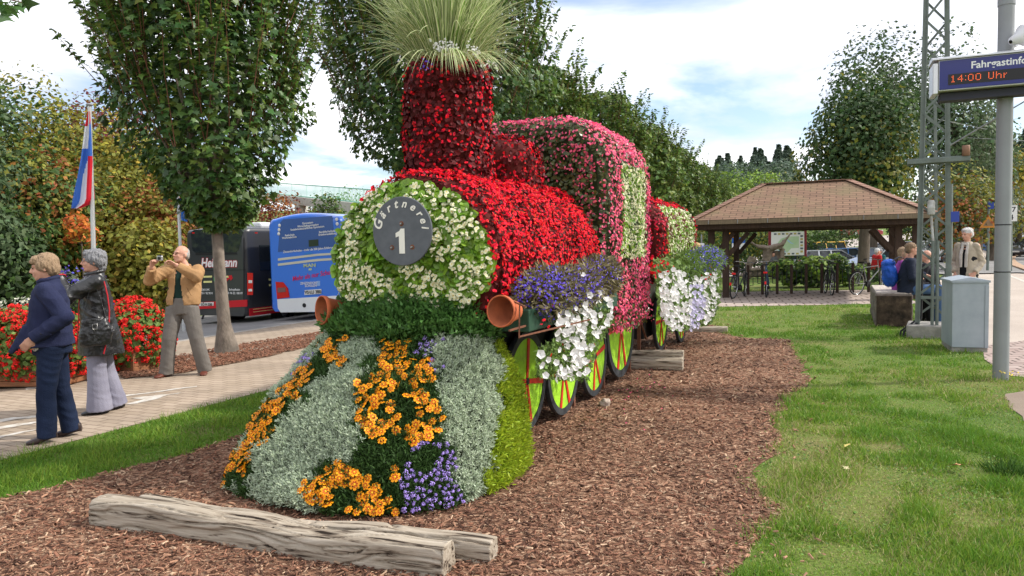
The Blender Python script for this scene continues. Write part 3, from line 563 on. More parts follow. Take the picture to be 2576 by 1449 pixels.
for i, (nm, px, d, w_, py, z0, n, lf, ms_, wt, K, lb) in enumerate(RT):
    b_ = P2(px, d); top = zt(py, px, d)-b_[2]; clumptree(nm, lb, 'tree', b_, w_, top-z0, z0, int(n), lf, ms_, wt, 130+i, K=K, trunk=.2, tall=1.0+(.5 if 'poplar' in nm else 0))
# low leafy twigs hanging under the shelter tree, hedges along the far road and behind the bike stand
for i, (px, d, w_, py, z0, n, ms_, nm, lb) in enumerate((
 (1855, 44, 9, 572, 0, 5000, ['lf_green', 'lf_olive', 'lf_dark'], 'hedge', 'long green hedge beyond the far road, seen under the shelter roof'),
 (1965, 50, 9, 574, 0, 4000, ['lf_green', 'lf_dark'], 'hedge', 'dark hedge behind the map board'),
 (2085, 68, 8, 560, 0, 3000, ['lf_green', 'lf_grey'], 'hedge', 'pale hedge behind the yellow van'),
 (1775, 40, 5, 560, 0, 2500, ['lf_green', 'lf_olive'], 'hedge', 'green hedge seen between the left shelter posts'),)):
    b_ = P2(px, d); top = zt(py, px, d)-b_[2]; clumptree(nm, lb, 'hedge', b_, w_, max(top-z0, 1.), z0, n, .17, ms_, [1]*len(ms_), 160+i, K=30, trunk=.03, depth=3, trunkname='stems')
for i, (px, d, w_, py, n) in enumerate(((1985, 25.6, 1.5, 655, 1300), (2045, 25.3, 1.6, 645, 1500), (2105, 25.4, 1.5, 650, 1300), (2160, 25.6, 1.2, 668, 800), (2240, 26.0, 1.4, 672, 700))):
    b_ = P2(px, d); top = zt(py, px, d)-b_[2]; clumptree('rose_bush', ('leafy bush behind the bike racks, ', '')[0]+('left under the map board', 'tallest and in the middle', 'under the silver car', 'small, at the foot of the tree', 'far right near the bench')[i], 'bush', b_, w_, top, .02, n, .13, ['lf_bright', 'lf_green', 'lf_dark'], [2, 2, 1], 180+i, K=12, trunk=.02, trunkname='stems', group='bushes behind the bike racks')
# ================================================================ FLOWER TRAIN
def cr(pts, k=6):                                  # catmull-rom through 2D/3D points
    P = np.array(pts, float); P = np.vstack([2*P[0]-P[1], P, 2*P[-1]-P[-2]]); out = []
    for i in range(1, len(P)-2):
        for t in np.arange(k)/k: out.append(.5*((2*P[i])+(P[i+1]-P[i-1])*t+(2*P[i-1]-5*P[i]+4*P[i+1]-P[i+2])*t*t+(3*P[i]-P[i-1]-3*P[i+1]+P[i+2])*t**3))
    out.append(P[-2]); return np.array(out)
def surf(mb, n, r=None, flip=False):               # area-weighted points and normals on a builder's faces
    r = r or rng; V = np.concatenate(mb.v); tr = []
    for f, _, _ in mb.f:
        for k in range(1, f.shape[1]-1): tr.append(f[:, [0, k, k+1]])
    tr = np.concatenate(tr); a, b, c = V[tr[:, 0]], V[tr[:, 1]], V[tr[:, 2]]; N = np.cross(b-a, c-a); ar = np.linalg.norm(N, axis=1)
    i = r.choice(len(tr), n, p=ar/ar.sum()); u, v = r.random(n), r.random(n); q = u+v > 1; u[q] = 1-u[q]; v[q] = 1-v[q]
    return a[i]+(b-a)[i]*u[:, None]+(c-a)[i]*v[:, None], nrm(N[i])*(-1 if flip else 1)
def xroot(root, loc, rotz):
    root.location = Vector(loc); root.rotation_euler = (0, 0, rotz); return np.linalg.inv(np.array(Matrix.Translation(Vector(loc)) @ Matrix.Rotation(rotz, 4, 'Z')))
mat('bl_red', (0.84, 0.012, 0.032), isl=.35, rough=.6, spec=.15, trans=.25, hue=.006); mat('bl_darkred', (0.55, 0.008, 0.012), isl=.3, rough=.5, trans=.2)
mat('lf_maroon', (0.11, 0.010, 0.012), isl=.5, rough=.6, spec=.2, trans=.15); mat('bl_pink', (0.97, 0.13, 0.30), isl=.3, rough=.5, trans=.3, hue=.015); mat('bl_pinkred', (0.70, 0.02, 0.07), isl=.3, rough=.5, trans=.25)
mat('bl_cream', (0.86, 0.84, 0.60), isl=.12, rough=.5, trans=.3); mat('lf_lime', (0.21, 0.37, 0.035), isl=.5, rough=.35, spec=.5, trans=.35, hue=.015); mat('lf_beg', (0.085, 0.10, 0.03), isl=.5, rough=.35, spec=.5, trans=.2, hue=.03)
mat('bl_eye', (0.85, 0.5, 0.03), rough=.6); mat('lf_mint', (0.085, 0.19, 0.045), isl=.35, rough=.45, trans=.25); mat('santolina', (0.50, 0.575, 0.42), isl=.25, rough=.8, trans=.15, hue=.01)
mat('lf_golden', (0.34, 0.44, 0.03), isl=.4, rough=.5, trans=.35, hue=.015); mat('marigold', (1.0, 0.38, 0.006), isl=.12, rough=.55, trans=.2); mat('marigold_mark', (0.42, 0.04, 0.004), rough=.6); mat('marigold_eye', (0.80, 0.45, 0.02), rough=.7)
mat('lf_fern', (0.045, 0.095, 0.022), isl=.45, rough=.6, trans=.2); mat('bl_ager', (0.46, 0.33, 0.80), isl=.25, rough=.8, trans=.15, hue=.012); mat('bl_lob', (0.15, 0.09, 0.70), isl=.3, rough=.6, trans=.2, hue=.015)
mat('bl_petunia', (0.86, 0.84, 0.83), isl=.08, rough=.55, trans=.3); mat('bl_lav', (0.62, 0.58, 0.78), isl=.15, rough=.55, trans=.3); mat('lf_pet', (0.13, 0.21, 0.045), isl=.4, rough=.6, trans=.25); mat('lf_thin', (0.19, 0.16, 0.08), isl=.4, rough=.8)
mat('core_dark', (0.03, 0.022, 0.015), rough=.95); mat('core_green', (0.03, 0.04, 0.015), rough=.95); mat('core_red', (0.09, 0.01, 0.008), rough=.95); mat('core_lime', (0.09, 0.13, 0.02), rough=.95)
BEG = []; BEGF = []
for k_, (aa, ln, wd_) in enumerate(((0.3, .62, .42), (3.44, .62, .42), (1.9, .42, .2), (5.0, .42, .2))):
    c, s = math.cos(aa), math.sin(aa); b0 = len(BEG)
    for u, v, zz in ((0, 0, 0), (.45, -wd_, .10), (1, -wd_*.55, .05), (1, wd_*.55, .05), (.45, wd_, .10)): BEG.append((c*u*ln-s*v, s*u*ln+c*v, zz+.02*(k_ > 1)))
    BEGF.append([b0, b0+1, b0+2, b0+3, b0+4])
EYE = [(-.1, -.1, .12), (.1, -.1, .12), (.1, .1, .12), (-.1, .1, .12)]; EYF = [[0, 1, 2, 3]]
def flowers(mb, P, N, size, mi, ei=None, jit=.45, r=None):
    r = r or rng
    if len(P) == 0: return
    R = frames(N, jit, r); S = size*(.7+.6*r.random(len(P))); scatter(mb, BEG, BEGF, P, R, S, mi)
    if ei is not None: scatter(mb, EYE, EYF, P, R, S, ei)
def leaves(mb, P, N, size, mi, jit=.5, tv=OVAL, tf=OVF, r=None):
    r = r or rng
    if len(P): scatter(mb, tv, tf, P, frames(N, jit, r), size*(.6+.7*r.random(len(P))), mi)
def lump(P, sc, sd=0.): return np.array([noise.noise((p[0]*sc+sd, p[1]*sc, p[2]*sc)) for p in P])
LROOT = T(-2.88, 7.0); loco = thing('flower_train', 'steam engine of living flowers with slate number one and marigold front', 'flower train'); LI = xroot(loco, LROOT, -TH)
def part(mb, name, mats, root=loco, I=LI, **k): return mb.xf(I).build(name, mats, root, **k)
# -- boiler
BC = -2.82
def dprof(hw, zc, r, zb, n=26, e=2.0):
    a = np.linspace(0, math.pi, n); p = [(hw*np.sign(math.cos(q))*abs(math.cos(q))**(2/e), zc+r*abs(math.sin(q))**(2/e)) for q in a]
    return np.array([(hw*.93, zb)]+p+[(-hw*.93, zb)])
def loftprof(mb, prof, bc, ss, scl=None, m=0):
    rg = []
    for i, s in enumerate(ss):
        k = 1 if scl is None else scl[i]; cz = (prof[:, 1].max()+prof[:, 1].min())/2
        rg.append(np.array([T(bc+x*k, s, cz+(z-cz)*k) for x, z in prof]))
    return loft(mb, rg, m, True, True)
bp = dprof(.62, 1.5, .63, 1.13); core = MB(); loftprof(core, bp, BC, [4.66, 4.70, 5.2, 6.0, 6.94], [.93, 1, 1.01, 1.02, 1.03])
V, Nn = surf(core, 32000, flip=True); ctr = T(BC, 5.8, 1.5)
def outward(P, N, c): s = np.sign(((P-c)*N).sum(1, keepdims=True)); s[s == 0] = 1; return N*s
Nn = outward(V, Nn, T(BC, 5.7, 1.45)); sv = V @ A; body = V[:, 2] > 1.14
side = body & (sv > 4.60) & ((np.abs(Nn @ A) < .8) | (sv > 4.9))
mbr = MB(); Vs, Ns = V[side], Nn[side]; lm = lump(Vs, 3.0)
Po = Vs+Ns*(.035+.035*lm+.03*rng.random(len(Vs)))[:, None]
q = rng.random(len(Vs)) < .32; leaves(mbr, Po[q]-Ns[q]*.025, Ns[q], .042, 0)
q = ~q & (rng.random(len(Vs)) < .82+lm*.35); flowers(mbr, Po[q], Ns[q]+np.array((0, 0, .25)), .021, 1); q &= rng.random(len(Vs)) < .12; scatter(mbr, EYE, EYF, Po[q]+Ns[q]*.008, frames(Ns[q], .3), .02, 2)
cc_ = MB(); cc_.v = list(core.v); cc_.f = core.f; cc_.n = core.n
bo = part(core, 'boiler', [MATS['core_red']]); o = part(mbr, 'red_begonias', [MATS['lf_maroon'], MATS['bl_red'], MATS['bl_eye']], bo)
# front face, white begonias around the slate
n = 6800; ang = rng.random(n)*6.283; rr = np.sqrt(rng.random(n)); x = np.cos(ang)*rr*.665-.045; z = 1.48+np.sin(ang)*rr*.60; z = np.where(z < 1.48, 1.48+(z-1.48)*.68, z)
SC_ = (BC+.02, 1.715)
dd = np.hypot(x-.02, z-SC_[1]); s0 = 4.50+.10*(rr**3)+.05*rng.random(n)-.03*(dd < .3); N0 = np.stack([x*.5, np.full(n, -1.), (z-1.5)*.5], 1)
lmv = np.array([noise.noise((a*4, b*4, 3)) for a, b in zip(x, z)]); s0 = s0-.05*lmv
ok = dd > .225; P = np.array([T(BC+a, b, c) for a, b, c in zip(x, s0, z)])[ok]; Nw = (N0[:, :1]*B+N0[:, 1:2]*A+N0[:, 2:3]*np.array((0, 0, 1)))[ok]; Nw += np.array((0, 0, .35)); kk = rng.random(ok.sum())
mb = MB(); q = kk < .62; leaves(mb, P[q], Nw[q], .068, 0, .42); q = kk > .80; cen = P[q]-A*.035
grp = np.array([noise.noise((p @ B*5, p[2]*5, 7)) for p in cen]) > -.12; flowers(mb, cen[grp], Nw[q][grp], .028, 1, 2, .4)
part(mb, 'white_begonias', [MATS['lf_lime'], MATS['bl_cream'], MATS['bl_eye']])
# slate disc with lettering
slate = mat('slate', (0.115, 0.125, 0.14), rough=.6, col2=(0.09, 0.098, 0.11), nscale=14); letter = mat('letter_cream', (0.78, 0.76, 0.68), rough=.6)
rust = mat('rust', (0.22, 0.085, 0.045), col2=(0.12, 0.05, 0.03), nscale=30, rough=.8); steel = mat('bolt_steel', (0.35, 0.34, 0.33), metal=.8, rough=.4)
DC = T(BC+.035, 4.42, 1.722); DM = frame4(DC, B, (0, 0, 1)); yv = -A  # z of frame = B x up = ? 
mb = MB(); Rf = np.stack([B, np.array((0, 0, 1.)), -A], 1)
lathe(mb, [(0.0005, -.012), (.236, -.012), (.240, -.008), (.240, .0), (.236, .004), (0.0005, .004)], DC, Rf, 64, 0, False)
sl_ = part(mb, 'name_disc', slate)
def fm(off, ang=0): M = np.eye(4); R2 = rotm('Z', ang); M[:3, :3] = Rf @ R2; M[:3, 3] = DC+Rf @ np.array((off[0], off[1], .006)); return M
mb = MB()
for ch, a_, sz in zip('Gärtnerei', (166, 143, 123, 103, 82, 60, 39, 22, 7), (.098, .078, .078, .082, .078, .078, .078, .078, .078)):
    r_a = rad(a_); rr_ = .166; mb = MB(); text(mb, ch, fm((math.cos(r_a)*rr_, math.sin(r_a)*rr_), r_a-math.pi/2), sz, 0, .0012, .25, .0018); part(mb, 'letter', letter, sl_)
mb = MB(); prism(mb, [(-.022, -.155), (.024, -.155), (.024, .018), (-.006, .018), (-.018, .002), (-.048, -.012), (-.048, -.042), (-.022, -.034)], .002, fm((0, 0)), 0)
part(mb, 'number_one', letter, sl_)
for off in ((0.0, .052), (-.082, -.112), (.082, -.112)):
    mb = MB(); c = DC+Rf @ np.array((*off, .004)); lathe(mb, [(.0005, .002), (.017, .002), (.018, .0), (.018, -.002)], c, Rf, 12, 0, False); lathe(mb, [(.0005, .016), (.006, .016), (.009, .010), (.009, .002)], c, Rf, 6, 1, False); part(mb, 'bolt', [rust, steel], sl_)
# -- chimney
core = MB(); a = np.arange(28)/28*6.283; rg = []
for z, r_, dx in ((1.95, .335, 0), (2.25, .30, 0), (2.6, .295, -.005), (2.85, .29, 0), (2.98, .285, .005), (3.03, .26, 0)): rg.append(np.array([T(-2.88+dx+r_*math.cos(t), 5.3+r_*math.sin(t), z) for t in a]))
loft(core, rg, 0, True, True); V, Nn = surf(core, 7500); Nn = outward(V, Nn, T(-2.88, 5.3, 2.5)); ok = V[:, 2] > 2.05; V, Nn = V[ok], Nn[ok]; lm = lump(V, 5)
Po = V+Nn*(.03+.03*lm+.03*rng.random(len(V)))[:, None]; mb = MB(); k = rng.random(len(V)); sidef = np.clip(Nn @ np.array((.9, .1, .3)), 0, 1)
q = k < .62; leaves(mb, Po[q], Nn[q]+(0, 0, .3), .045, 0); q = (k > .62) & (rng.random(len(V)) < .36+.6*sidef+lm*.7); flowers(mb, Po[q]+Nn[q]*.012, Nn[q], .021, 1)
ch = part(core, 'chimney', [MATS['core_red']]); part(mb, 'red_begonias', [MATS['lf_maroon'], MATS['bl_red'], MATS['bl_eye']], ch)
# plume of striped grass
def blades(mb, P0, D, Ln, W, droop, m2=(0, 1), seg=7, r=None):
    r = r or rng; n = len(P0); t = np.linspace(0, 1, seg+1); Dh = D*np.array((1, 1, 0)); s_ = nrm(np.cross(D, np.tile((0, 0, 1.), (n, 1)))+r.normal(0, .25, (n, 3)))
    rows = []
    for tt in t:
        c = P0+D*(Ln*tt)[:, None]+nrm(Dh+1e-6)*(Ln*droop*.35*tt**2)[:, None]-np.array((0, 0, 1))*(Ln*droop*tt**2.3)[:, None]
        w = (W*(1-tt**2.2)*.5*(.55+.45*min(1, tt*4)))[:, None]; rows.append(np.stack([c-s_*w, c+np.array((0, 0, .3))*w*.0, c+s_*w], 1))
    V = np.stack(rows, 1).reshape(n, -1, 3); k = (seg+1)*3; base = mb.n; mb.v.append(V.reshape(-1, 3)); mb.n += n*k
    off = (np.arange(n)*k)[:, None, None]+base
    for side_, m in ((0, m2[0]), (1, m2[1])):
        F = np.array([[i*3+side_, i*3+side_+1, (i+1)*3+side_+1, (i+1)*3+side_] for i in range(seg)])[None]+off; mb.f.append((F.reshape(-1, 4), m, True))
gg = mat('reed_green', (0.19, 0.31, 0.07), isl=.3, rough=.5, trans=.35); gc = mat('reed_cream', (0.70, 0.70, 0.44), isl=.2, rough=.5, trans=.3)
n = 2300; a = rng.random(n)*6.283; r0 = .24*np.sqrt(rng.random(n)); P0 = np.array([T(-2.88+q*math.cos(t), 5.3+q*math.sin(t), 3.0) for q, t in zip(r0*.9, a)])
sp = np.where(rng.random(n) < .70, .03+.36*rng.random(n), .25+.55*rng.random(n)); D = nrm(np.stack([np.cos(a)*sp, np.sin(a)*sp, np.ones(n)], 1) @ np.stack([B, A, np.array((0, 0, 1.))], 0)); Ln = (.55+.75*rng.random(n))*(1.12-.45*sp)
mb = MB(); blades(mb, P0, D, Ln, np.full(n, .0135), .08+.8*sp*rng.random(n)+.25*rng.random(n)**3)
n = 60; a = rng.normal(-.9, .35, n); P0 = np.array([T(-2.88+.3*math.cos(t), 5.3+.3*math.sin(t), 3.02) for t in a]); D = nrm(np.stack([np.cos(a), np.sin(a), np.full(n, .5)], 1) @ np.stack([B, A, np.array((0, 0, 1.))], 0)); blades(mb, P0, D, .3+.25*rng.random(n), np.full(n, .012), np.full(n, .95))
part(mb, 'grass_plume', [gg, gc], ch)
mb = MB()
for px, py, k in ((1100, 112, 1), (1112, 126, 1), (1128, 115, 1), (1183, 118, 1), (1196, 132, 1), (1150, 140, 1), (1105, 118, 1), (1120, 122, 1), (1140, 118, 1), (1190, 126, 1), (1145, 132, 1), (1010, 155, 1), (1225, 165, 1), (1068, 158, 0)):
    c = at(px, py, 5.60); q = c+rng.normal(0, .022, (12, 3)); flowers(mb, q, np.tile(-A+np.array((0, 0, .3)), (12, 1)), .014, k)
part(mb, 'small_blossoms', [MATS['bl_lob'], MATS['bl_petunia']], ch)
# -- steam dome
core = MB(); rg = []
for z, r_ in ((1.95, .31), (2.3, .32), (2.43, .30), (2.53, .22), (2.57, .08)): rg.append(np.array([T(-2.85+r_*math.cos(t), 6.3+r_*math.sin(t), z) for t in np.arange(24)/24*6.283]))
loft(core, rg, 0, True, True); V, Nn = surf(core, 3000); Nn = outward(V, Nn, T(-2.85, 6.3, 2.2)); mb = MB(); Po = V+Nn*(.03+.03*rng.random(len(V)))[:, None]; k = rng.random(len(V))
q = k < .5; leaves(mb, Po[q], Nn[q], .042, 0); q = k > .55; flowers(mb, Po[q], Nn[q], .021, 1); dm = part(core, 'steam_dome', [MATS['core_red']]); part(mb, 'red_begonias', [MATS['lf_maroon'], MATS['bl_red'], MATS['bl_eye']], dm)
# -- cab
def carbody(hw, top, r_sh, zb, bc, s0, s1, e=.12):
    prof = []
    for i in range(11): t = math.pi/2*i/10; prof.append((hw-r_sh+r_sh*math.cos(t), top-r_sh+r_sh*math.sin(t)))
    prof = [(hw, zb)]+prof; prof = np.array(prof+[(-x, z) for x, z in prof[::-1]]); m = MB()
    loftprof(m, prof, bc, [s0, s0+e*.3, s0+e, s1-e, s1], [1-e*.9, 1-e*.35, 1, 1, 1-e*.8]); return m
core = carbody(.80, 2.84, .50, .92, -2.88, 7.0, 8.62); V, Nn = surf(core, 38000); Nn = outward(V, Nn, T(-2.88, 7.8, 1.9)); lm = lump(V, 3.5)
sv, bv = V @ A, V @ B; front = (Nn @ A) < -.6; Po = V+Nn*(.03+.03*lm+.035*rng.random(len(V)))[:, None]
win = (bv > -2.2) & (sv > 7.36) & (sv < 8.36) & (V[:, 2] < 2.42) & (V[:, 2] > 1.45); k = rng.random(len(V)); edge = np.clip((np.hypot((bv+2.88)/.8, (V[:, 2]-1.75)/1.09)-.62)/.38, 0, 1); edge = np.where(V[:, 2] > 1.6, edge, np.clip((bv+2.35)/.3, 0, 1))
mb = MB(); q = (k < .5) & ~win & front; leaves(mb, Po[q], Nn[q]+(0, 0, .3), .05, 0); q = (k < .35) & ~win & ~front; leaves(mb, Po[q]-Nn[q]*.02, Nn[q], .045, 0)
q = (k > .5) & ~win & (rng.random(len(V)) < np.where(front, .14+.75*edge**1.2+.3*np.clip(lm, 0, 1), .9)); flowers(mb, Po[q]+Nn[q]*.01, Nn[q], .023, 1, 2)
q = (k < .45) & win; leaves(mb, Po[q], Nn[q], .042, 3); q = (k > .5) & win; flowers(mb, Po[q]+Nn[q]*.012, Nn[q], .022, 4, 2)
n = 1200; P = np.array([T(-2.07+.05*rng.normal(), 7.15+1.35*rng.random(), .95-.25*rng.random()**1.5) for _ in range(n)]); q = rng.random(n) < .35; leaves(mb, P[q], np.tile(B, (q.sum(), 1)), .045, 0); flowers(mb, P[~q], np.tile(B+np.array((0, 0, .1)), ((~q).sum(), 1)), .023, 1, 2)
cb_ = part(core, 'cab', [MATS['core_green']]); part(mb, 'pink_begonias', [MATS['lf_beg'], MATS['bl_pink'], MATS['bl_eye'], MATS['lf_lime'], MATS['bl_cream']], cb_)
# -- undercarriage
dark = mat('dark_frame', (0.018, 0.018, 0.017), rough=.8); gbox = mat('green_trough', (0.02, 0.06, 0.035), rough=.5); wht = mat('white_board', (0.62, 0.62, 0.6), rough=.6, col2=(.5, .5, .47), nscale=4)
def tb(mb, b0, b1, s0, s1, z0, z1, m=0, bev=0.0): c = T((b0+b1)/2, (s0+s1)/2, (z0+z1)/2); return box(mb, c, (abs(b1-b0), abs(s1-s0), abs(z1-z0)), rotm('Z', -TH), m, bev)
mb = MB(); tb(mb, -3.3, -2.42, 5.1, 8.7, .30, 1.12); tb(mb, -3.1, -2.55, 4.85, 5.1, .05, .9); part(mb, 'chassis', dark)
for i, s in enumerate((6.85, 7.86, 8.97, 5.02)):
    mb = MB(); tb(mb, -2.43, -2.385, s-.02, s+.02, -.03, .62); part(mb, 'leg', rust)
mb = MB(); tb(mb, -2.2, -1.98, 4.75, 7.0, 1.0, 1.16, 0, .01); part(mb, 'planter_trough', gbox)
mb = MB(); bar(mb, T(-2.02, 4.5, 1.04), T(-1.98, 5.3, 1.06), .012, .012); bar(mb, T(-1.95, 4.52, 1.22), T(-1.95, 4.5, .99), .01, .01); bar(mb, T(-2.06, 4.6, 1.24), T(-1.9, 4.5, 1.2), .01, .01); bar(mb, T(-1.95, 4.5, 1.0), T(-1.75, 5.4, 1.03), .01, .01); part(mb, 'bracket', rust)
# -- wheels
wg = mat('wheel_green', (0.36, 0.70, 0.03), rough=.55, col2=(0.24, 0.44, 0.05), nscale=9, bump=.35, bscale=30, contrast=(.48, .75)); wr = mat('wheel_red', (0.66, 0.035, 0.018), rough=.5, col2=(.5, .03, .015), nscale=9); wk = mat('wheel_rim', (0.022, 0.026, 0.03), rough=.6, col2=(.05, .055, .06), nscale=9)
RW = np.stack([A, np.array((0, 0, 1.)), B], 1)       # disc plane = A,z ; normal B
def wheel(bw, s, zh, r, rot, root, I, up=0.0):
    c = T(bw, s, zh); ri = r*.86
    mb = MB(); lathe(mb, [(ri, -.02), (r, -.02), (r+.003, 0), (r, .022), (ri, .022), (ri, -.02)], c, RW, 72, 0, False); w_ = mb.xf(I).build('wheel', wk, root)
    mb = MB(); lathe(mb, [(.0005, -.014), (ri, -.014), (ri, .013), (.0005, .013)], c, RW, 64, 0, False); mb.xf(I).build('disc', wg, w_)
    mb = MB()
    for a_ in (90, 0, 180, 251, 289):
        a2 = rad(a_+rot); d = RW[:, 0]*math.cos(a2)+RW[:, 1]*math.sin(a2); e_ = RW[:, 1]*math.cos(a2)-RW[:, 0]*math.sin(a2); o_ = c+B*.0155; w0, w1 = r*(.055 if a_ > 200 else .075), r*.062
        q = [o_+d*0.02-e_*w0*.6, o_+d*ri*.99-e_*w1, o_+d*ri*.99+e_*w1, o_+d*0.02+e_*w0*.6]; V = np.array(q+[p+B*.006 for p in q]); mb.add(V, [[4, 5, 6, 7], [0, 1, 5, 4], [2, 3, 7, 6], [1, 2, 6, 5], [3, 0, 4, 7]])
    mb.xf(I).build('spokes', wr, w_)
    mb = MB(); lathe(mb, [(.0005, .03), (r*.06, .03), (r*.075, .022), (r*.075, .012)], c, RW, 16, 0, False); mb.xf(I).build('hub', wk, w_)
for s, zh, r, rot in ((5.53, .50, .41, -8), (6.41, .46, .42, 3), (7.36, .44, .41, 10), (8.38, .64, .585, 0)): wheel(-2.35, s, zh, r, rot, loco, LI)
# -- pots as lamps
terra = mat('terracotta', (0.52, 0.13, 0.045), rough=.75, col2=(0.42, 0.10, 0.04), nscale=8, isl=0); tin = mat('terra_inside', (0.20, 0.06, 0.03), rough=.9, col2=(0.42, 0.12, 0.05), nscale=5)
for px, py, ax in ((1259, 783, A*1+B*.12), (809, 780, A*.9+B*.45)):
    bq = -2.08 if px > 1000 else -3.6; tq = (px-CX)/FPX
    c = at(px, py, (T(bq, 4.5)[1])); ax = nrm(ax+np.array((0, 0, -.06))); X = nrm(np.cross(ax, (0, 0, 1))); Y = np.cross(X, ax); Rp = np.stack([X, Y, ax], 1)
    mb = MB(); lathe(mb, [(.012, .19), (.062, .19), (.066, .185), (.098, .03), (.108, .03), (.110, .0), (.108, -.004), (.103, -.004), (.099, .0)], c, Rp, 40, 0); p_ = part(mb, 'flower_pot', terra)
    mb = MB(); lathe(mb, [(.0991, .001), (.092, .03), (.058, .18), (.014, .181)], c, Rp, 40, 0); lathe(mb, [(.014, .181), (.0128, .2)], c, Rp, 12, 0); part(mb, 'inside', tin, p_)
# -- front bed (cowcatcher): five levels
bot = cr([(-3.8, 5.3), (-3.88, 4.5), (-3.84, 3.92), (-3.58, 3.62), (-2.85, 3.54), (-2.36, 3.74), (-2.13, 4.10), (-2.10, 4.5), (-2.15, 4.98)]); topc = cr([(-3.62, 5.2), (-3.66, 5.0), (-3.62, 4.78), (-3.4, 4.6), (-2.9, 4.5), (-2.6, 4.53), (-2.40, 4.62), (-2.34, 4.74), (-2.36, 4.86)])
inn = cr([(-3.2, 5.2), (-3.25, 5.0), (-3.22, 4.9), (-3.1, 4.75), (-2.85, 4.66), (-2.68, 4.68), (-2.58, 4.72), (-2.55, 4.78), (-2.55, 4.84)])
def lvl(v):
    if v <= 1: c = bot*(1-v)+topc*v; cen = np.array((-2.88, 4.9)); c = c+nrm(c-cen)*.07*math.sin(math.pi*min(v*1.1, 1)); z = 1.0*v+.02
    else: c = topc*(2-v)+inn*(v-1); z = 1.02+.16*math.sin((v-1)*math.pi/2)
    return np.array([T(b, s, z) for b, s in c])
core = MB(); loft(core, [lvl(v) for v in (0, .12, .3, .5, .7, .85, 1, 1.3, 1.7, 2)], 0, True, False, False); lv = np.array([lvl(v)[0] for v in (0, 1)])
V, Nn = surf(core, 64000); Nn = outward(V, Nn, T(-2.88, 5.0, .2)); V = V+Nn*(.05*lump(V, 2.6, 4.))[:, None]; px = proj(V); px = px+np.stack([lump(V, 9, 1.), lump(V, 9, 6.)], 1)*34
part(core, 'front_bed', [MATS['core_green']]); fb = loco.children[-1] if False else bpy.data.objects['front_bed']
def near(px, line, w):
    L_ = np.array(line, float); d = np.full(len(px), 1e9)
    for p, q in zip(L_[:-1], L_[1:]):
        t = np.clip(((px-p) @ (q-p))/((q-p) @ (q-p)), 0, 1); d = np.minimum(d, np.linalg.norm(px-(p+t[:, None]*(q-p)), axis=1))
    return d < w
sL = [(868, 830), (872, 865), (842, 905), (800, 945), (768, 985), (722, 1030), (682, 1080), (645, 1120), (615, 1170), (610, 1230)]
cen = [(962, 845), (1065, 845), (1078, 880), (1085, 930), (1098, 1000), (1104, 1060), (1082, 1110), (1060, 1150), (1000, 1140), (985, 1110), (895, 1090), (893, 1050), (910, 1000), (912, 950), (990, 915), (955, 870)]
cen2 = [(800, 1175), (860, 1168), (995, 1180), (1000, 1300), (850, 1310), (800, 1260)]
darkp = [(950, 840), (1090, 840), (1110, 960), (1105, 1110), (1165, 1230), (1160, 1320), (800, 1320), (800, 1180), (905, 1160), (895, 1080), (915, 940), (985, 905)]
pur = [(1040, 1115), (1110, 1115), (1150, 1200), (1150, 1300), (1020, 1300), (1010, 1215), (1045, 1160)]; pur2 = [(1060, 850), (1110, 860), (1108, 940), (1075, 930)]; pur3 = [(1095, 940), (1112, 940), (1112, 1110), (1098, 1110)]
yel = [(1236, 800), (1300, 850), (1400, 1000), (1420, 1300), (1212, 1300), (1222, 1150), (1250, 1040), (1252, 940), (1240, 860)]
mintz = V[:, 2] > .93+.05*lump(V, 3); isyel = inpoly(px, yel) & ~mintz
isdark = (inpoly(px, darkp) | near(px, sL, 25)) & ~isyel & ~mintz; issil = ~isdark & ~isyel & ~mintz; k = rng.random(len(V)); up = np.array((0, 0, 1.))
lm = lump(V, 4.5, 2.)
# silver sprigs
SPR = []; SPF = []
for j in range(9):
    a_ = j*2.4; t0 = .10+.085*j; c, s = math.cos(a_), math.sin(a_); ln = .36*(1-.35*j/9); w_ = .034; b0 = len(SPR); o_ = np.array((0, t0, 0)); d = np.array((c*.75, .75, s*.75)); sd_ = np.array((-s, 0, c))
    for p in (o_-sd_*w_, o_+sd_*w_, o_+d*ln+sd_*w_*.8, o_+d*ln-sd_*w_*.8): SPR.append(tuple(p))
    SPF.append([b0, b0+1, b0+2, b0+3])
for sdv in ((1, 0, 0), (0, 0, 1)):
    b0 = len(SPR); q = np.array(sdv)*.035
    for p in (-q, q, q*.9+(0, 1, 0), -q*.9+(0, 1, 0)): SPR.append(tuple(p))
    SPF.append([b0, b0+1, b0+2, b0+3])
mb = MB(); q = issil & (k < .42); Q, QN, QL = V[q], Nn[q], lm[q]; D = QN*.75+up*.55
scatter(mb, SPR, SPF, Q-QN*.01+QN*(.04*np.clip(QL, -.5, 1))[:, None], updirframes(D, .38), .055+.045*rng.random(len(Q)), 0)
part(mb, 'silver_foliage', MATS['santolina'], fb)
# golden green side
NAR = [(0, 0, 0), (.14, .35, .03), (0, 1, 0), (-.14, .35, .03)]
mb = MB(); q = isyel; Q, QN = V[q], Nn[q]
for rep in range(3): scatter(mb, NAR, DIAF, Q+QN*(.02+.05*rng.random(len(Q)))[:, None]+rng.normal(0, .012, Q.shape), updirframes(QN*.6+up*.5, .6), .026+.022*rng.random(len(Q)), 0)
part(mb, 'golden_foliage', MATS['lf_golden'], fb)
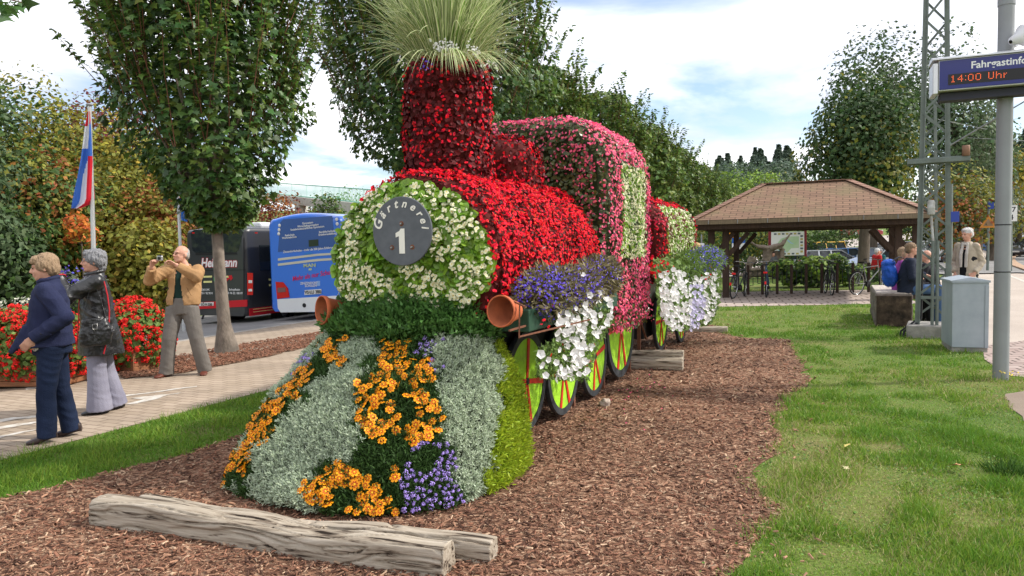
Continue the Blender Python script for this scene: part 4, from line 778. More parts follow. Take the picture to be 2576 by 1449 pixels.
# mint band
mb = MB(); q = mintz & (k < .55); Q, QN = V[q], Nn[q]; M5 = [(0, 0, 0), (.26, .35, .05), (0, 1, -.06), (-.26, .35, .05)]
for rep in range(3): scatter(mb, M5, DIAF, Q+(QN+up*.5)*(.01+.09*rng.random(len(Q)))[:, None]+rng.normal(0, .02, Q.shape), updirframes(QN*.9+up*.12, .55), .034+.022*rng.random(len(Q)), 0)
part(mb, 'green_foliage', MATS['lf_mint'], fb)
# dark ferny foliage of marigolds
mb = MB(); q = isdark; Q, QN = V[q], Nn[q]
for rep in range(3): scatter(mb, NAR, DIAF, Q+QN*(.045*rng.random(len(Q)))[:, None]+rng.normal(0, .012, Q.shape), updirframes(QN*.7+up*.4, .7), .022+.026*rng.random(len(Q)), 0)
part(mb, 'dark_foliage', MATS['lf_fern'], fb)
# marigold blossoms
MG = []; MGF = []; MK = []; MKF = []
for j in range(7):
    a_ = j*2*math.pi/7; c, s = math.cos(a_), math.sin(a_); b0 = len(MG)
    for u, v, zz in ((.05, 0, .03), (.5, -.26, .12), (.93, -.27, .05), (1.02, 0, .02), (.93, .27, .05), (.5, .26, .12)): MG.append((c*u-s*v, s*u+c*v, zz+.02*(j % 2)))
    MGF.append(list(range(b0, b0+6))); b0 = len(MK)
    for u, v, zz in ((.2, -.05, .12), (.42, -.15, .155), (.66, 0, .14), (.42, .15, .155)): MK.append((c*u-s*v, s*u+c*v, zz+.02))
    MKF.append([b0, b0+1, b0+2, b0+3])
CE = [(.2*math.cos(t), .2*math.sin(t), .2) for t in np.arange(6)/6*6.283]+[(0, 0, .28)]; CEF = [[i, (i+1) % 6, 6] for i in range(6)]
def pick(mask, dmin, prob=None, cap=4000):
    idx = np.where(mask)[0]; rng.shuffle(idx); out = []; pts = np.empty((0, 3))
    for i in idx[:cap]:
        if prob is not None and rng.random() > prob[i]: continue
        if len(pts) and (np.linalg.norm(pts-V[i], axis=1) < dmin).any(): continue
        pts = np.vstack([pts, V[i]]); out.append(i)
    return np.array(out, int)
gap = np.array([noise.noise((x/70, y/70, 4)) for x, y in px])
selA = pick((inpoly(px, cen) & (gap > -.03)) & isdark, .042, cap=9000); selB = pick(inpoly(px, cen2) & (gap > .0) & isdark, .036); selC = pick(near(px, sL, 21) & (gap > -.02) & isdark, .036, cap=6000)
sel = np.concatenate([selA, selB, selC]); mb = MB(); R = frames(Nn[sel]*.8+up*.35-A*.25, .3); S = .026+.011*rng.random(len(sel)); P = V[sel]+Nn[sel]*(.05+.03*rng.random(len(sel)))[:, None]
scatter(mb, MG, MGF, P, R, S, 0); scatter(mb, MK, MKF, P, R, S, 1); scatter(mb, CE, CEF, P, R, S, 2)
part(mb, 'orange_marigolds', [MATS['marigold'], MATS['marigold_mark'], MATS['marigold_eye']], fb)
# ageratum
selp = np.concatenate([pick(inpoly(px, pur) & (gap > -.35), .030), pick(inpoly(px, pur2) & (gap < .25), .036), pick(near(px, [(585, 1185), (590, 1215)], 16), .03, cap=60), pick(near(px, [(790, 905), (760, 950)], 12), .04, cap=60)])
mb = MB()
for i in selp:
    c = V[i]+Nn[i]*.055; d = nrm(rng.normal(0, 1, (34, 3))+Nn[i]*.9); kk_ = .6+.7*rng.random(); leaves(mb, c+d*.018*kk_*(.7+.4*rng.random((34, 1))), d, .0115, 0, .5, DIA, DIAF)
q = inpoly(px, pur) & (k < .5); leaves(mb, V[q]+Nn[q]*.02, Nn[q]+up*.4, .03, 1)
part(mb, 'violet_ageratum', [MATS['bl_ager'], MATS['lf_mint']], fb)
# -- side planters: lobelia and petunias
def onb(px, py, b):
    r = ray(px, py); t = (b-CP @ B)/(r @ B); return CP+r*t
def polyb(poly, n, b, db, r=None):
    p = np.array(poly, float); lo, hi = p.min(0), p.max(0); Q = lo+rng.random((n*3, 2))*(hi-lo); Q = Q[inpoly(Q, poly)][:n]
    return np.array([onb(x, y, b+rng.normal(0, db)) for x, y in Q]), Q
TR = []; TRF = []
for j in range(5):
    a0, a1 = j*1.2566, (j+1)*1.2566; b0 = len(TR); am = (a0+a1)/2
    for p in ((0, 0, -.55), (math.cos(a0)*.86, math.sin(a0)*.86, .05), (math.cos(am)*1.04, math.sin(am)*1.04, .0), (math.cos(a1)*.86, math.sin(a1)*.86, .05)): TR.append(p)
    TRF.append([b0, b0+1, b0+2, b0+3])
def petunias(mb, P, Nv, m, size=.029): scatter(mb, TR, TRF, P, frames(Nv, .38), size*(.75+.4*rng.random(len(P))), m)
def lobelia(mb, c, rv, n, nb, m=(0, 1)):
    d = nrm(rng.normal(0, 1, (n, 3))+(0, 0, .2)); Rb = np.stack([B, A, np.array((0, 0, 1.))], 0); P = c+(d*rv*(.45+.6*rng.random(n))[:, None]) @ Rb; dw = d @ Rb
    scatter(mb, NAR, DIAF, P, updirframes(dw, .8), .035+.05*rng.random(n)*1.0, m[0])
    d = nrm(rng.normal(0, 1, (nb, 3))+(.5, -.3, .35)); P = c+(d*rv*(.88+.25*rng.random(nb))[:, None]) @ Rb; flowers(mb, P, d @ Rb, .0125, m[1])
mb = MB(); lobelia(mb, T(-2.02, 5.25, 1.24), np.array((.2, .47, .20)), 4200, 1150); lobelia(mb, T(-1.98, 5.75, 1.25), np.array((.2, .4, .17)), 2300, 800); lobelia(mb, T(-2.02, 6.5, 1.30), np.array((.17, .45, .19)), 3600, 480)
part(mb, 'blue_lobelia', [MATS['lf_thin'], MATS['bl_lob']])
mb = MB(); pw = [(1468, 712), (1500, 715), (1542, 750), (1540, 800), (1510, 850), (1490, 880), (1478, 945), (1440, 960), (1400, 955), (1420, 900), (1440, 880), (1405, 860), (1400, 800), (1425, 750)]
pl = [(1400, 745), (1500, 725), (1545, 800), (1500, 880), (1480, 960), (1350, 950), (1350, 880), (1400, 850)]
P, _ = polyb(pl, 4200, -2.0, .06); leaves(mb, P, np.tile(B+up*.4-A*.3, (len(P), 1)), .034, 0, .6, NAR, DIAF); leaves(mb, P[::2], np.tile(B+up*.4-A*.3, (len(P[::2]), 1)), .03, 0, .6)
P, _ = polyb(pw, 215, -1.88, .06); petunias(mb, P, np.tile(B*.9-A*.6+up*.35, (len(P), 1)), 1)
P = np.array([onb(x, y, -1.84) for x, y in ((1361, 891), (1364, 919), (1373, 944), (1408, 880), (1400, 912), (1412, 925), (1430, 925), (1448, 905), (1380, 905), (1422, 838), (1412, 808), (1438, 830), (1466, 690), (1480, 735))]); petunias(mb, P, np.tile(B*.9-A*.6+up*.35, (len(P), 1)), 1)
P = np.array([onb(x, y, -1.9) for x, y in ((1380, 822), (1362, 815), (1368, 805), (1495, 758), (1390, 770), (1386, 893))]); flowers(mb, P, np.tile(B-A, (len(P), 1)), .02, 2); P = np.array([onb(1366, 625, -2.15)]); petunias(mb, P, np.tile(B*.9-A*.6, (1, 1)), 1)
part(mb, 'white_petunias', [MATS['lf_pet'], MATS['bl_petunia'], MATS['bl_red']])
# ---------------------------------------------------------------- tender
TL = T(-2.88, 10.8); tender = thing('flower_tender', 'flower carriage behind the cab with lime panel and white petunia cascade', 'flower train'); TI = xroot(tender, TL, -TH)
core = carbody(.76, 2.18, .4, 1.12, -2.88, 9.55, 12.0); V, Nn = surf(core, 15000); Nn = outward(V, Nn, T(-2.88, 10.8, 1.6)); lm = lump(V, 3.5)
sv, bv = V @ A, V @ B; Po = V+Nn*(.03+.03*lm+.035*rng.random(len(V)))[:, None]; win = (bv > -2.25) & (sv > 9.78) & (sv < 11.7) & (V[:, 2] < 2.08) & (V[:, 2] > 1.42); k = rng.random(len(V)); red = (V[:, 2] > 2.02) | (lm > .12)
mb = MB(); q = (k < .4) & ~win; leaves(mb, Po[q]-Nn[q]*.02, Nn[q], .05, 0); q = (k > .4) & ~win & red; flowers(mb, Po[q], Nn[q], .026, 1); q = (k > .4) & ~win & ~red; flowers(mb, Po[q], Nn[q], .026, 2)
q = (k < .5) & win; leaves(mb, Po[q], Nn[q], .045, 3); q = (k > .55) & win; flowers(mb, Po[q]+Nn[q]*.012, Nn[q], .024, 4)
b_ = core.xf(TI).build('body', MATS['core_red'], tender); mb.xf(TI).build('begonias', [MATS['lf_maroon'], MATS['bl_red'], MATS['bl_pinkred'], MATS['lf_lime'], MATS['bl_cream']], b_)
mb = MB(); tb(mb, -3.4, -2.42, 9.6, 12.3, .78, 1.1, 0, .01); mb.xf(TI).build('white_box', wht, tender); mb = MB(); tb(mb, -2.7, -2.45, 9.2, 9.35, .55, .85, 0, .01); mb.xf(TI).build('white_crate', wht, tender)
mb = MB(); tb(mb, -3.3, -2.45, 9.9, 12.2, .3, .77); mb.xf(TI).build('chassis', dark, tender)
for s in (9.55, 11.05, 12.3): mb = MB(); tb(mb, -2.44, -2.40, s-.02, s+.02, -.03, .85); mb.xf(TI).build('leg', rust, tender)
mb = MB(); bar(mb, T(-2.42, 9.5, .62), T(-2.42, 10.0, .6), .03, .03); bar(mb, T(-2.42, 9.6, .6), T(-2.42, 9.95, .3), .02, .02); mb.xf(TI).build('strut', rust, tender)
mb = MB()
for z in np.arange(.08, .6, .06): bar(mb, T(-2.6, 8.95, z), T(-2.6, 9.6, z), .004, .004)
for s in np.arange(8.95, 9.62, .06): bar(mb, T(-2.6, s, .02), T(-2.6, s, .6), .004, .004)
mb.xf(TI).build('wire_mesh', steel, tender)
for s, zh, r, rot in ((10.5, .50, .42, 0), (11.97, .43, .42, 0)): wheel(-2.35, s, zh, r, rot, tender, TI)
mb = MB(); lobelia(mb, T(-1.95, 10.2, 1.3), np.array((.25, .5, .18)), 1200, 60); lobelia(mb, T(-1.85, 11.3, 1.34), np.array((.28, .8, .2)), 2200, 900); mb.xf(TI).build('blue_lobelia', [MATS['lf_pet'], MATS['bl_lob']], tender)
mb = MB(); pw = [(1655, 690), (1700, 676), (1740, 700), (1775, 690), (1800, 672), (1813, 735), (1795, 800), (1745, 832), (1690, 828), (1668, 800), (1662, 740)]
P, Q = polyb([(1645, 670), (1700, 650), (1815, 670), (1812, 760), (1790, 815), (1690, 835), (1660, 790)], 3400, -1.95, .08); leaves(mb, P, np.tile(B+up*.4-A*.3, (len(P), 1)), .06, 0, .6)
P, Q = polyb(pw, 560, -1.78, .07); lav = (Q[:, 0] > 1738) & (Q[:, 0] < 1772) & (Q[:, 1] > 715); petunias(mb, P[~lav], np.tile(B*.9-A*.7+up*.35, ((~lav).sum(), 1)), 1, .030); petunias(mb, P[lav], np.tile(B*.9-A*.7+up*.35, (lav.sum(), 1)), 3, .032)
P = np.array([onb(x, y, -1.8) for x, y in ((1650, 675), (1665, 660), (1680, 668), (1648, 690), (1672, 690), (1640, 662), (1785, 668), (1790, 690), (1770, 705), (1782, 698))]); flowers(mb, np.repeat(P, 3, 0)+rng.normal(0, .03, (30, 3)), np.tile(B-A, (30, 1)), .035, 2)
P, _ = polyb([(1640, 655), (1690, 640), (1700, 690), (1650, 715)], 700, -1.9, .07); leaves(mb, P, np.tile(B+up, (len(P), 1)), .06, 0, .6, NAR, DIAF)
mb.xf(TI).build('white_petunias', [MATS['lf_pet'], MATS['bl_petunia'], MATS['bl_red'], MATS['bl_lav']], tender)
# ---------------------------------------------------------------- weathered logs
def woodmat(t, N, L, p):
    tcn = N_(N, 'ShaderNodeTexCoord'); mp = N_(N, 'ShaderNodeMapping'); mp.inputs['Scale'].default_value = (1.1, 16, 16); L.new(tcn.outputs['Object'], mp.inputs[0])
    n = N_(N, 'ShaderNodeTexNoise', {'Scale': 2.2, 'Detail': 9, 'Roughness': 0.62, 'Distortion': .35}); L.new(mp.outputs[0], n.inputs['Vector'])
    r = ramp(N, [(0.37, (0.03, 0.022, 0.016)), (0.41, (0.17, 0.13, 0.095)), (0.46, (0.30, 0.25, 0.19)), (0.56, (0.38, 0.325, 0.255)), (0.72, (0.48, 0.42, 0.34))]); L.new(n.outputs['Fac'], r.inputs[0]); L.new(r.outputs[0], p.inputs['Base Color'])
    b = N_(N, 'ShaderNodeBump', {'Strength': 0.8, 'Distance': 0.012}); L.new(n.outputs['Fac'], b.inputs['Height']); L.new(b.outputs[0], p.inputs['Normal'])
nodemat('weathered_wood', woodmat)
def organic(mb, name, m, parent=None, vox=.01, sm=2, disp=None, auto=True, **tags):
    me = mb.mesh('tmp', m); o = bpy.data.objects.new('tmp', me); COL.objects.link(o)
    r = o.modifiers.new('r', 'REMESH'); r.mode = 'VOXEL'; r.voxel_size = vox; r.use_smooth_shade = True
    if sm: s = o.modifiers.new('s', 'SMOOTH'); s.iterations = sm; s.factor = .6
    dg = bpy.context.evaluated_depsgraph_get(); dg.update(); me2 = bpy.data.meshes.new_from_object(o.evaluated_get(dg)); bpy.data.objects.remove(o); bpy.data.meshes.remove(me)
    if disp is not None:
        n = len(me2.vertices); co = np.zeros(n*3, np.float32); me2.vertices.foreach_get('co', co); no = np.zeros(n*3, np.float32); me2.vertices.foreach_get('normal', no); co = co.reshape(-1, 3); no = no.reshape(-1, 3)
        co = co+no*disp(co, no)[:, None]; me2.vertices.foreach_set('co', co.astype(np.float32).ravel()); me2.update()
    me2.name = name; me2.materials.clear(); me2.materials.append(m if not isinstance(m, list) else m[0]); me2.polygons.foreach_set('use_smooth', np.ones(len(me2.polygons), bool))
    o = bpy.data.objects.new(name, me2); COL.objects.link(o)
    if parent is not None: o.parent = parent
    for k, v in tags.items(): o[{'cat': 'category'}.get(k, k)] = v
    return o
def logdisp(amp, seed, kx=1.3, ky=26):
    def f(co, no):
        out = np.zeros(len(co))
        for i, c in enumerate(co):
            wv = .03*math.sin(c[0]*3.1+seed)+.02*math.sin(c[0]*7+seed); v = noise.noise((c[0]*kx+seed, (c[1]+wv)*ky, (c[2]+wv*.6)*ky)); out[i] = -amp*max(0, 1-abs(v)*7)+noise.noise((c[0]*2.5, c[1]*6, c[2]*6+seed))*amp*.9
        return out*(np.abs(no[:, 0]) < .8)
    return f
def beam(mb, p, q, w0, h0, w1, h1, wob=.012, seed=0., n=16):   # rounded rectangular section along x
    p, q = np.array(p, float), np.array(q, float); rg = []; a = np.arange(20)/20*6.283
    for i in range(n):
        t = i/(n-1); c = p+(q-p)*t; w_, h_ = w0+(w1-w0)*t, h0+(h1-h0)*t; w_ *= 1+.09*math.sin(t*9+seed); h_ *= 1+.07*math.sin(t*7+seed*2)
        c = c+np.array((0, wob*math.sin(t*6+seed), h_/2)); ct, st_ = np.cos(a), np.sin(a); e = .55
        rg.append(c+np.stack([np.zeros(20), w_/2*np.sign(ct)*np.abs(ct)**e, h_/2*np.sign(st_)*np.abs(st_)**e], 1))
    return loft(mb, rg, 0, True, True)
p0, p1_ = np.array((-2.49, 4.36)), np.array((-.36, 3.60)); Lg = np.linalg.norm(p1_-p0); ang = math.atan2(*(p1_-p0)[::-1])
mb = MB(); beam(mb, (-.02, .0, -.05), (Lg+.03, -.02, -.05), .15, .20, .15, .20, .02, .4, 24); beam(mb, (.12, .19, -.05), (Lg+.19, .17, -.05), .08, .16, .13, .16, .02, 1.2, 24); beam(mb, (.48, .09, -.05), (Lg*.66, .09, -.05), .2, .185, .15, .175, .01, 2.)
o = organic(mb, 'split_log', MATS['weathered_wood'], None, .0068, 1, logdisp(.021, 3., .55, 24), label='long weathered grey split log lying in front of the flower train', cat='log'); o.location = (*p0, 0); o.rotation_euler = (0, 0, ang)
mb = MB(); beam(mb, (0, 0, -.02), (1.35, 0, -.02), .2, .17, .2, .17, .005, .2); beam(mb, (0, .1, .1), (1.35, .1, .1), .15, .12, .17, .13, .005, 1)
o = organic(mb, 'split_log', MATS['weathered_wood'], None, .009, 1, logdisp(.01, 8.), label='short weathered log beside the largest green wheel', cat='log'); o.location = T(-3.15, 9.2); o.rotation_euler = (0, 0, -TH*.72)
mb = MB(); beam(mb, (0, 0, -.02), (1.6, 0, -.02), .14, .12, .14, .12, .01, .7)
o = organic(mb, 'split_log', MATS['weathered_wood'], None, .011, 1, logdisp(.008, 5.), label='thin weathered log at the far end of the bark bed under the petunias', cat='log'); o.location = T(-3.4, 13.25); o.rotation_euler = (0, 0, -TH*.6)
# stone and fallen petals by the wheels
mb = MB(); ell(mb, (0, 0, .03), (.06, .05, .05)); o = organic(mb, 'stone', mat('pale_stone', (.42, .34, .28), bump=.5), None, .008, 1, lambda c, n_: np.array([noise.noise(tuple(v*25))*.014 for v in c]), label='pale stone lying under the third green wheel', cat='stone'); o.location = G(1522, 1022)
mb = MB(); n = 110; Q = np.array([G(rng.normal(1580, 50), rng.normal(975, 42)) for _ in range(n)]); Q = Q[Q @ B > -2.2]; flowers(mb, Q+(0, 0, .03), np.tile(up, (len(Q), 1)), .014, 0); Q = np.array([G(*p) for p in ((1383, 1128), (1300, 1025), (1320, 1090), (1350, 1030), (1170, 1250))]); flowers(mb, Q+(0, 0, .04), np.tile(up, (len(Q), 1)), .022, 1)
mb.build('fallen_petals', [MATS['bl_pink'], MATS['bl_red']], kind='stuff', label='pink and red petals fallen on the bark by the wheels', cat='petals')
# ================================================================ PEOPLE
skin = mat('skin', (0.60, 0.33, 0.23), rough=.55, col2=(0.52, 0.26, 0.18), nscale=20, spec=.35)
SKIN = skin; eyem = mat('eye_dark', (0.03, 0.02, 0.015), rough=.2); lip = mat('lips', (0.45, 0.14, 0.12), rough=.5)
def hairmat(n, c, c2): return mat(n, c, rough=.7, col2=c2, nscale=7, stretch=(30, 30, 4), bump=.6, bscale=12)
def clothmat(n, c, c2=None, rough=.85, spec=.2, **k): return mat(n, c, rough=rough, col2=c2 or tuple(v*.72 for v in c), nscale=4, bump=.25, bscale=90, spec=spec, **k)
def headframe(yaw, pitch): return rotm('Z', yaw) @ rotm('X', pitch)      # yaw 0 faces -Y
def hand(mb, w, d, pn, curl=.5, sc=1.0, thumb=1):       # wrist, finger direction, palm normal
    d = nrm(d); pn = nrm(np.asarray(pn, float)-d*(np.dot(pn, d))); sd_ = np.cross(d, pn)*thumb; w = np.asarray(w, float)
    pr = [w-d*.02, w+d*.02*sc, w+d*.055*sc, w+d*.088*sc]; a = np.arange(12)/12*6.283
    loft(mb, [p+sd_*(np.cos(a)*q*sc)[:, None]+pn*(np.sin(a)*t*sc)[:, None] for p, q, t in zip(pr, (.026, .034, .042, .040), (.02, .016, .015, .012))], 0)
    for i, (o, ln) in enumerate(((.030, .070), (.010, .078), (-.010, .073), (-.029, .058))):
        p = w+d*.084*sc+sd_*o*sc; c0, c1, c2 = curl*.6, curl*1.3, curl*1.9
        q = p; P = [p-d*.015]; 
        for f, c in ((.45, c0), (.3, c1), (.25, c2)): P.append(q); q = q+(d*math.cos(c)+pn*math.sin(c))*ln*f*sc
        P.append(q); tube(mb, P, [.0085*sc, .009*sc, .0088*sc, .008*sc, .0068*sc][:len(P)], 8)
    p = w+d*.03*sc+sd_*.03*sc; tube(mb, [p-sd_*.012, p+sd_*.022*sc+d*.02*sc+pn*.008, p+sd_*.028*sc+d*.048*sc+pn*.02, p+sd_*.022*sc+d*.066*sc+pn*.03], [.013, .011, .010, .008], 8)
def head(mb, c, R, s=1.0, nose=1.0, jaw=1.0):
    def E(o, r): ell(mb, c+R @ (np.array(o)*s), np.array(r)*s, R, 0, 18, 14)
    E((0, .012, .022), (.074, .094, .096)); E((0, -.012, -.035), (.061*jaw, .076, .082)); E((0, -.055, -.085), (.030*jaw, .028, .026)); E((0, -.03, -.075), (.050*jaw, .05, .035))
    E((.028, -.062, -.03), (.024, .022, .024)); E((-.028, -.062, -.03), (.024, .022, .024)); E((0, -.078, .022), (.048, .014, .010))
    tube(mb, [c+R @ (np.array(q)*s) for q in ((0, -.082, .018), (0, -.098, -.008), (0, -.110*nose, -.026), (0, -.092, -.036))], np.array((.008, .010, .014, .010))*s, 8)
    E((.012, -.088, -.032), (.009, .009, .008)); E((-.012, -.088, -.032), (.009, .009, .008)); E((0, -.086, -.058), (.022, .010, .006)); E((0, -.084, -.068), (.019, .011, .006))
    for sx in (1, -1): E((sx*.076, .012, -.006), (.011, .020, .031))
def arm(mb, sh, el, wr, r=(.052, .042, .03), m=0, k=5, ext=0.0):
    P = []; rr = []
    for i in range(k): t = i/k; P.append(np.array(sh)*(1-t)+np.array(el)*t); rr.append(r[0]*(1-t)+r[1]*t)
    for i in range(k+1): t = i/k; P.append(np.array(el)*(1-t)+np.array(wr)*t); rr.append(r[1]*(1-t)+r[2]*t)
    tube(mb, P, rr, 14, m); ell(mb, sh, r[0]*1.04, None, m); ell(mb, el, r[1]*1.03, None, m)
def legt(mb, hp, kn, an, r=(.085, .062, .042), m=0, k=5, flare=0.0):
    P = []; rr = []
    for i in range(k): t = i/k; P.append(np.array(hp)*(1-t)+np.array(kn)*t); rr.append(r[0]*(1-t)+r[1]*t)
    for i in range(k+1): t = i/k; P.append(np.array(kn)*(1-t)+np.array(an)*t); rr.append(r[1]*(1-t)+r[2]*t+flare*t*t)
    tube(mb, P, rr, 16, m); ell(mb, kn, r[1]*1.01, None, m)
def torso(mb, rings, up=None):     # rings: (centre, halfwidth x, halfdepth y, yaw)
    a = np.arange(22)/22*6.283; rg = []
    for c, hx, hy, yw in rings:
        R = rotm('Z', yw); q = np.stack([hx*np.sign(np.cos(a))*np.abs(np.cos(a))**.85, hy*np.sin(a), np.zeros(22)], 1) @ R.T; rg.append(q+np.array(c))
    return loft(mb, rg, 0)
def shoe(mb, an, d, ln=.26, heel=.02, m=0, w_=.045):
    d = nrm(np.array((d[0], d[1], 0))); s = np.array((-d[1], d[0], 0)); g = np.array((an[0], an[1], 0)); a = np.arange(14)/14*6.283; rg = []
    for t, ww, h, z0 in ((-.34, .55, .035, heel), (-.30, .78, .075, heel), (-.15, .85, .10, heel*.9), (.05, .8, .085, heel*.5), (.25, .95, .058, .004), (.45, 1.05, .045, .003), (.58, .85, .034, .003), (.64, .45, .022, .006)):
        c = g+d*ln*t+np.array((0, 0, z0+h/2)); ca, sa = np.cos(a), np.sin(a); rg.append(c+s*(np.sign(ca)*np.abs(ca)**.7*w_*ww)[:, None]+np.array((0, 0, 1))*(np.sign(sa)*np.abs(sa)**.7*h/2)[:, None])
    loft(mb, rg, m)
    return mb
def folds(amp, sc=(9, 9, 5), sd=0.):
    def f(co, no): return np.array([noise.noise((c[0]*sc[0]+sd, c[1]*sc[1], c[2]*sc[2]))*amp+noise.noise((c[0]*sc[0]*2.3, c[1]*sc[1]*2.3+sd, c[2]*sc[2]*2.8))*amp*.55 for c in co])
    return f
def creases(amp, pts, sd=0.):      # crosswise creases concentrated near joints
    pts = [np.array(p) for p in pts]
    def f(co, no):
        out = np.zeros(len(co))
        for i, c in enumerate(co):
            w_ = sum(math.exp(-((c-p) @ (c-p))/.03) for p in pts); n1 = noise.noise((c[0]*4+sd, c[1]*4, c[2]*13+c[0]*7+c[1]*6)); out[i] = (1-abs(n1)*3.2)*amp*.42*(.25+min(w_, 1.2))+noise.noise((c[0]*9, c[1]*9+sd, c[2]*3.5))*amp*.8
        return out
    return f
def hairshell(mb, c, R, s, els):
    for o, r in els: ell(mb, c+R @ (np.array(o)*s), np.array(r)*s, R, 0, 18, 12)
def hairdisp(amp, sd=0): 
    return lambda co, no: np.array([noise.noise((q[0]*55+sd, q[1]*55, q[2]*16))*amp+noise.noise((q[0]*140, q[1]*140+sd, q[2]*30))*amp*.7 for q in co])
def glasses(c, R, s, root, m):
    mb = MB()
    for sx in (1, -1):
        a = np.arange(16)/16*6.283; tube(mb, [c+R @ (np.array((sx*.030+.022*math.cos(t), -.094, .000+.016*math.sin(t)))*s) for t in a], .0016, 5, closed=True)
        tube(mb, [c+R @ (np.array(q)*s) for q in ((sx*.052, -.092, .005), (sx*.078, -.03, .006), (sx*.082, .01, .0))], .0015, 5)
    mb.build('glasses', m, root)
def eyes(c, R, s, root):
    for sx in (1, -1): mb = MB(); ell(mb, c+R @ (np.array((sx*.029, -.0835, .002))*s), np.array((.010, .006, .0045))*s, R, 0, 10, 6); mb.build('eye', eyem, root)
    mb = MB(); ell(mb, c+R @ (np.array((0, -.0935, -.063))*s), np.array((.020, .004, .004))*s, R, 0, 10, 6); mb.build('mouth', lip, root)
def person(label, loc, rotz, J, hz=0.0, vox=.0075, hsc=1.0, hs=1.0, group=None, jaw=1.0, hc=.5, thumb=(1, 1), handdir=None, palm=None, hands=True, skinm=None):
    root = thing('person', label, 'person', (0, 0, 0), 0, group); mb = MB(); R = headframe(J.get('yaw', 0), J.get('pitch', 0)); c = np.array(J['head'], float)
    head(mb, c, R, hs, jaw=jaw); n0 = np.array(J['neck'], float); tube(mb, [n0-(0, 0, .06), n0, c+R @ np.array((0, .01, -.06))], [.062, .052, .050], 14)
    p = np.array(J['pelvis'], float); torso(mb, [(p-(0, 0, .08), .13, .09, J.get('tw', 0)), (p, .15, .10, J.get('tw', 0)), (p*.55+n0*.45, .13, .09, J.get('tw', 0)), (p*.2+n0*.8, .155, .10, J.get('tw', 0)), (n0, .06, .055, 0)])
    for i in (0, 1):
        arm(mb, J['sh'][i], J['el'][i], J['wr'][i], (.045, .036, .026)); legt(mb, J['hip'][i], J['kn'][i], J['an'][i], (.075, .05, .036)); tube(mb, [J['an'][i], np.array(J['an'][i])+(0, 0, -.04)], .036, 10)
        if hands: d = np.array(J['hd'][i], float) if 'hd' in J else np.array(J['wr'][i])-np.array(J['el'][i]); pn = J['pn'][i] if 'pn' in J else (0, -1, 0); hand(mb, J['wr'][i], d, pn, hc if np.ndim(hc) == 0 else hc[i], hsc, thumb[i])
    organic(mb, 'body', skinm or SKIN, root, vox, 1); eyes(c, R, hs, root); root.location = Vector(loc); root.rotation_euler = (0, 0, rotz); return root, c, R
def stand(H, feet=((.10, 0), (-.10, 0)), lean=(0, 0), hw=.09, kn=None, tw=0):
    k = H/1.7; J = dict(pelvis=(lean[0]*.2, lean[1]*.2, .93*k), neck=(lean[0]*.8, lean[1]*.8, 1.42*k), head=(lean[0], lean[1]-.01, 1.575*k), tw=tw)
    c, s = math.cos(tw), math.sin(tw); J['sh'] = [(J['neck'][0]+c*.165*k, J['neck'][1]+s*.165*k, 1.37*k), (J['neck'][0]-c*.165*k, J['neck'][1]-s*.165*k, 1.37*k)]
    J['hip'] = [(hw, 0, .88*k), (-hw, 0, .88*k)]; J['an'] = [(*feet[0], .09), (*feet[1], .09)]; J['kn'] = [((feet[i][0]+J['hip'][i][0])/2+(kn[i][0] if kn else 0), (feet[i][1])/2-.02+(kn[i][1] if kn else 0), .49*k) for i in (0, 1)]
    J['el'] = [(.24*k, .02, 1.10*k), (-.24*k, .02, 1.10*k)]; J['wr'] = [(.24*k, -.06, .86*k), (-.24*k, -.06, .86*k)]; return J
def trousers(J, root, m, r=(.105, .078, .068), flare=0., hipr=(.165, .125), vox=.009, amp=.007, zf=.045, sd=0.):
    mb = MB(); p = np.array(J['pelvis'], float); tw = J.get('tw', 0); torso(mb, [(p-(0, 0, .13), hipr[0]*.9, hipr[1], tw), (p-(0, 0, .03), hipr[0], hipr[1], tw), (p+(0, 0, .08), hipr[0]*.9, hipr[1]*.92, tw)])
    for i in (0, 1): legt(mb, J['hip'][i], J['kn'][i], (J['an'][i][0], J['an'][i][1], zf), r, flare=flare)
    return organic(mb, 'trousers', m, root, vox, 2, creases(amp, [J['kn'][0], J['kn'][1], J['hip'][0], J['hip'][1], J['an'][0], J['an'][1]], sd))
def cutfaces(o, fn):
    me = o.data; bm = bmesh.new(); bm.from_mesh(me); bmesh.ops.delete(bm, geom=[f for f in bm.faces if fn(f.calc_center_median())], context='FACES'); bm.to_mesh(me); bm.free()
    md = o.modifiers.new('s', 'SOLIDIFY'); md.thickness = .006; md.offset = -1
# --- woman in the navy jacket, seen from her left side
J = stand(1.62, ((.11, -.07), (-.07, .10)), (0, -.02)); J['yaw'] = rad(-6); J['pitch'] = rad(4)
J['el'] = [(.255, .13, 1.08), (-.25, .05, 1.06)]; J['wr'] = [(.20, -.11, .92), (-.2, -.14, .92)]; J['hd'] = [(-.1, -.7, -.7), (.1, -.5, -.8)]; J['pn'] = [(-1, 0, 0), (1, 0, 0)]
w1p = G(146, 1104); woman, c, R = person('woman in navy jacket and dark jeans with short light brown hair, in profile', w1p, rad(-64), J, hs=1.0)
hb = hairmat('hair_lightbrown', (0.42, 0.29, 0.18), (0.27, 0.18, 0.11)); mb = MB(); hairshell(mb, c, R, 1, [((0, .022, .042), (.088, .100, .090)), ((.0, .06, .0), (.080, .062, .085)), ((.055, .012, .022), (.038, .066, .060)), ((-.055, .012, .022), (.038, .066, .060)), ((0, -.055, .075), (.062, .042, .036)), ((.03, -.07, .06), (.03, .028, .022)), ((0, .068, -.03), (.056, .032, .05))])
organic(mb, 'hair', hb, woman, .006, 1, hairdisp(.007, 1.))
navy = clothmat('navy_cotton', (0.016, 0.02, 0.055), (0.026, 0.032, 0.075)); mb = MB(); nk = np.array(J['neck'])
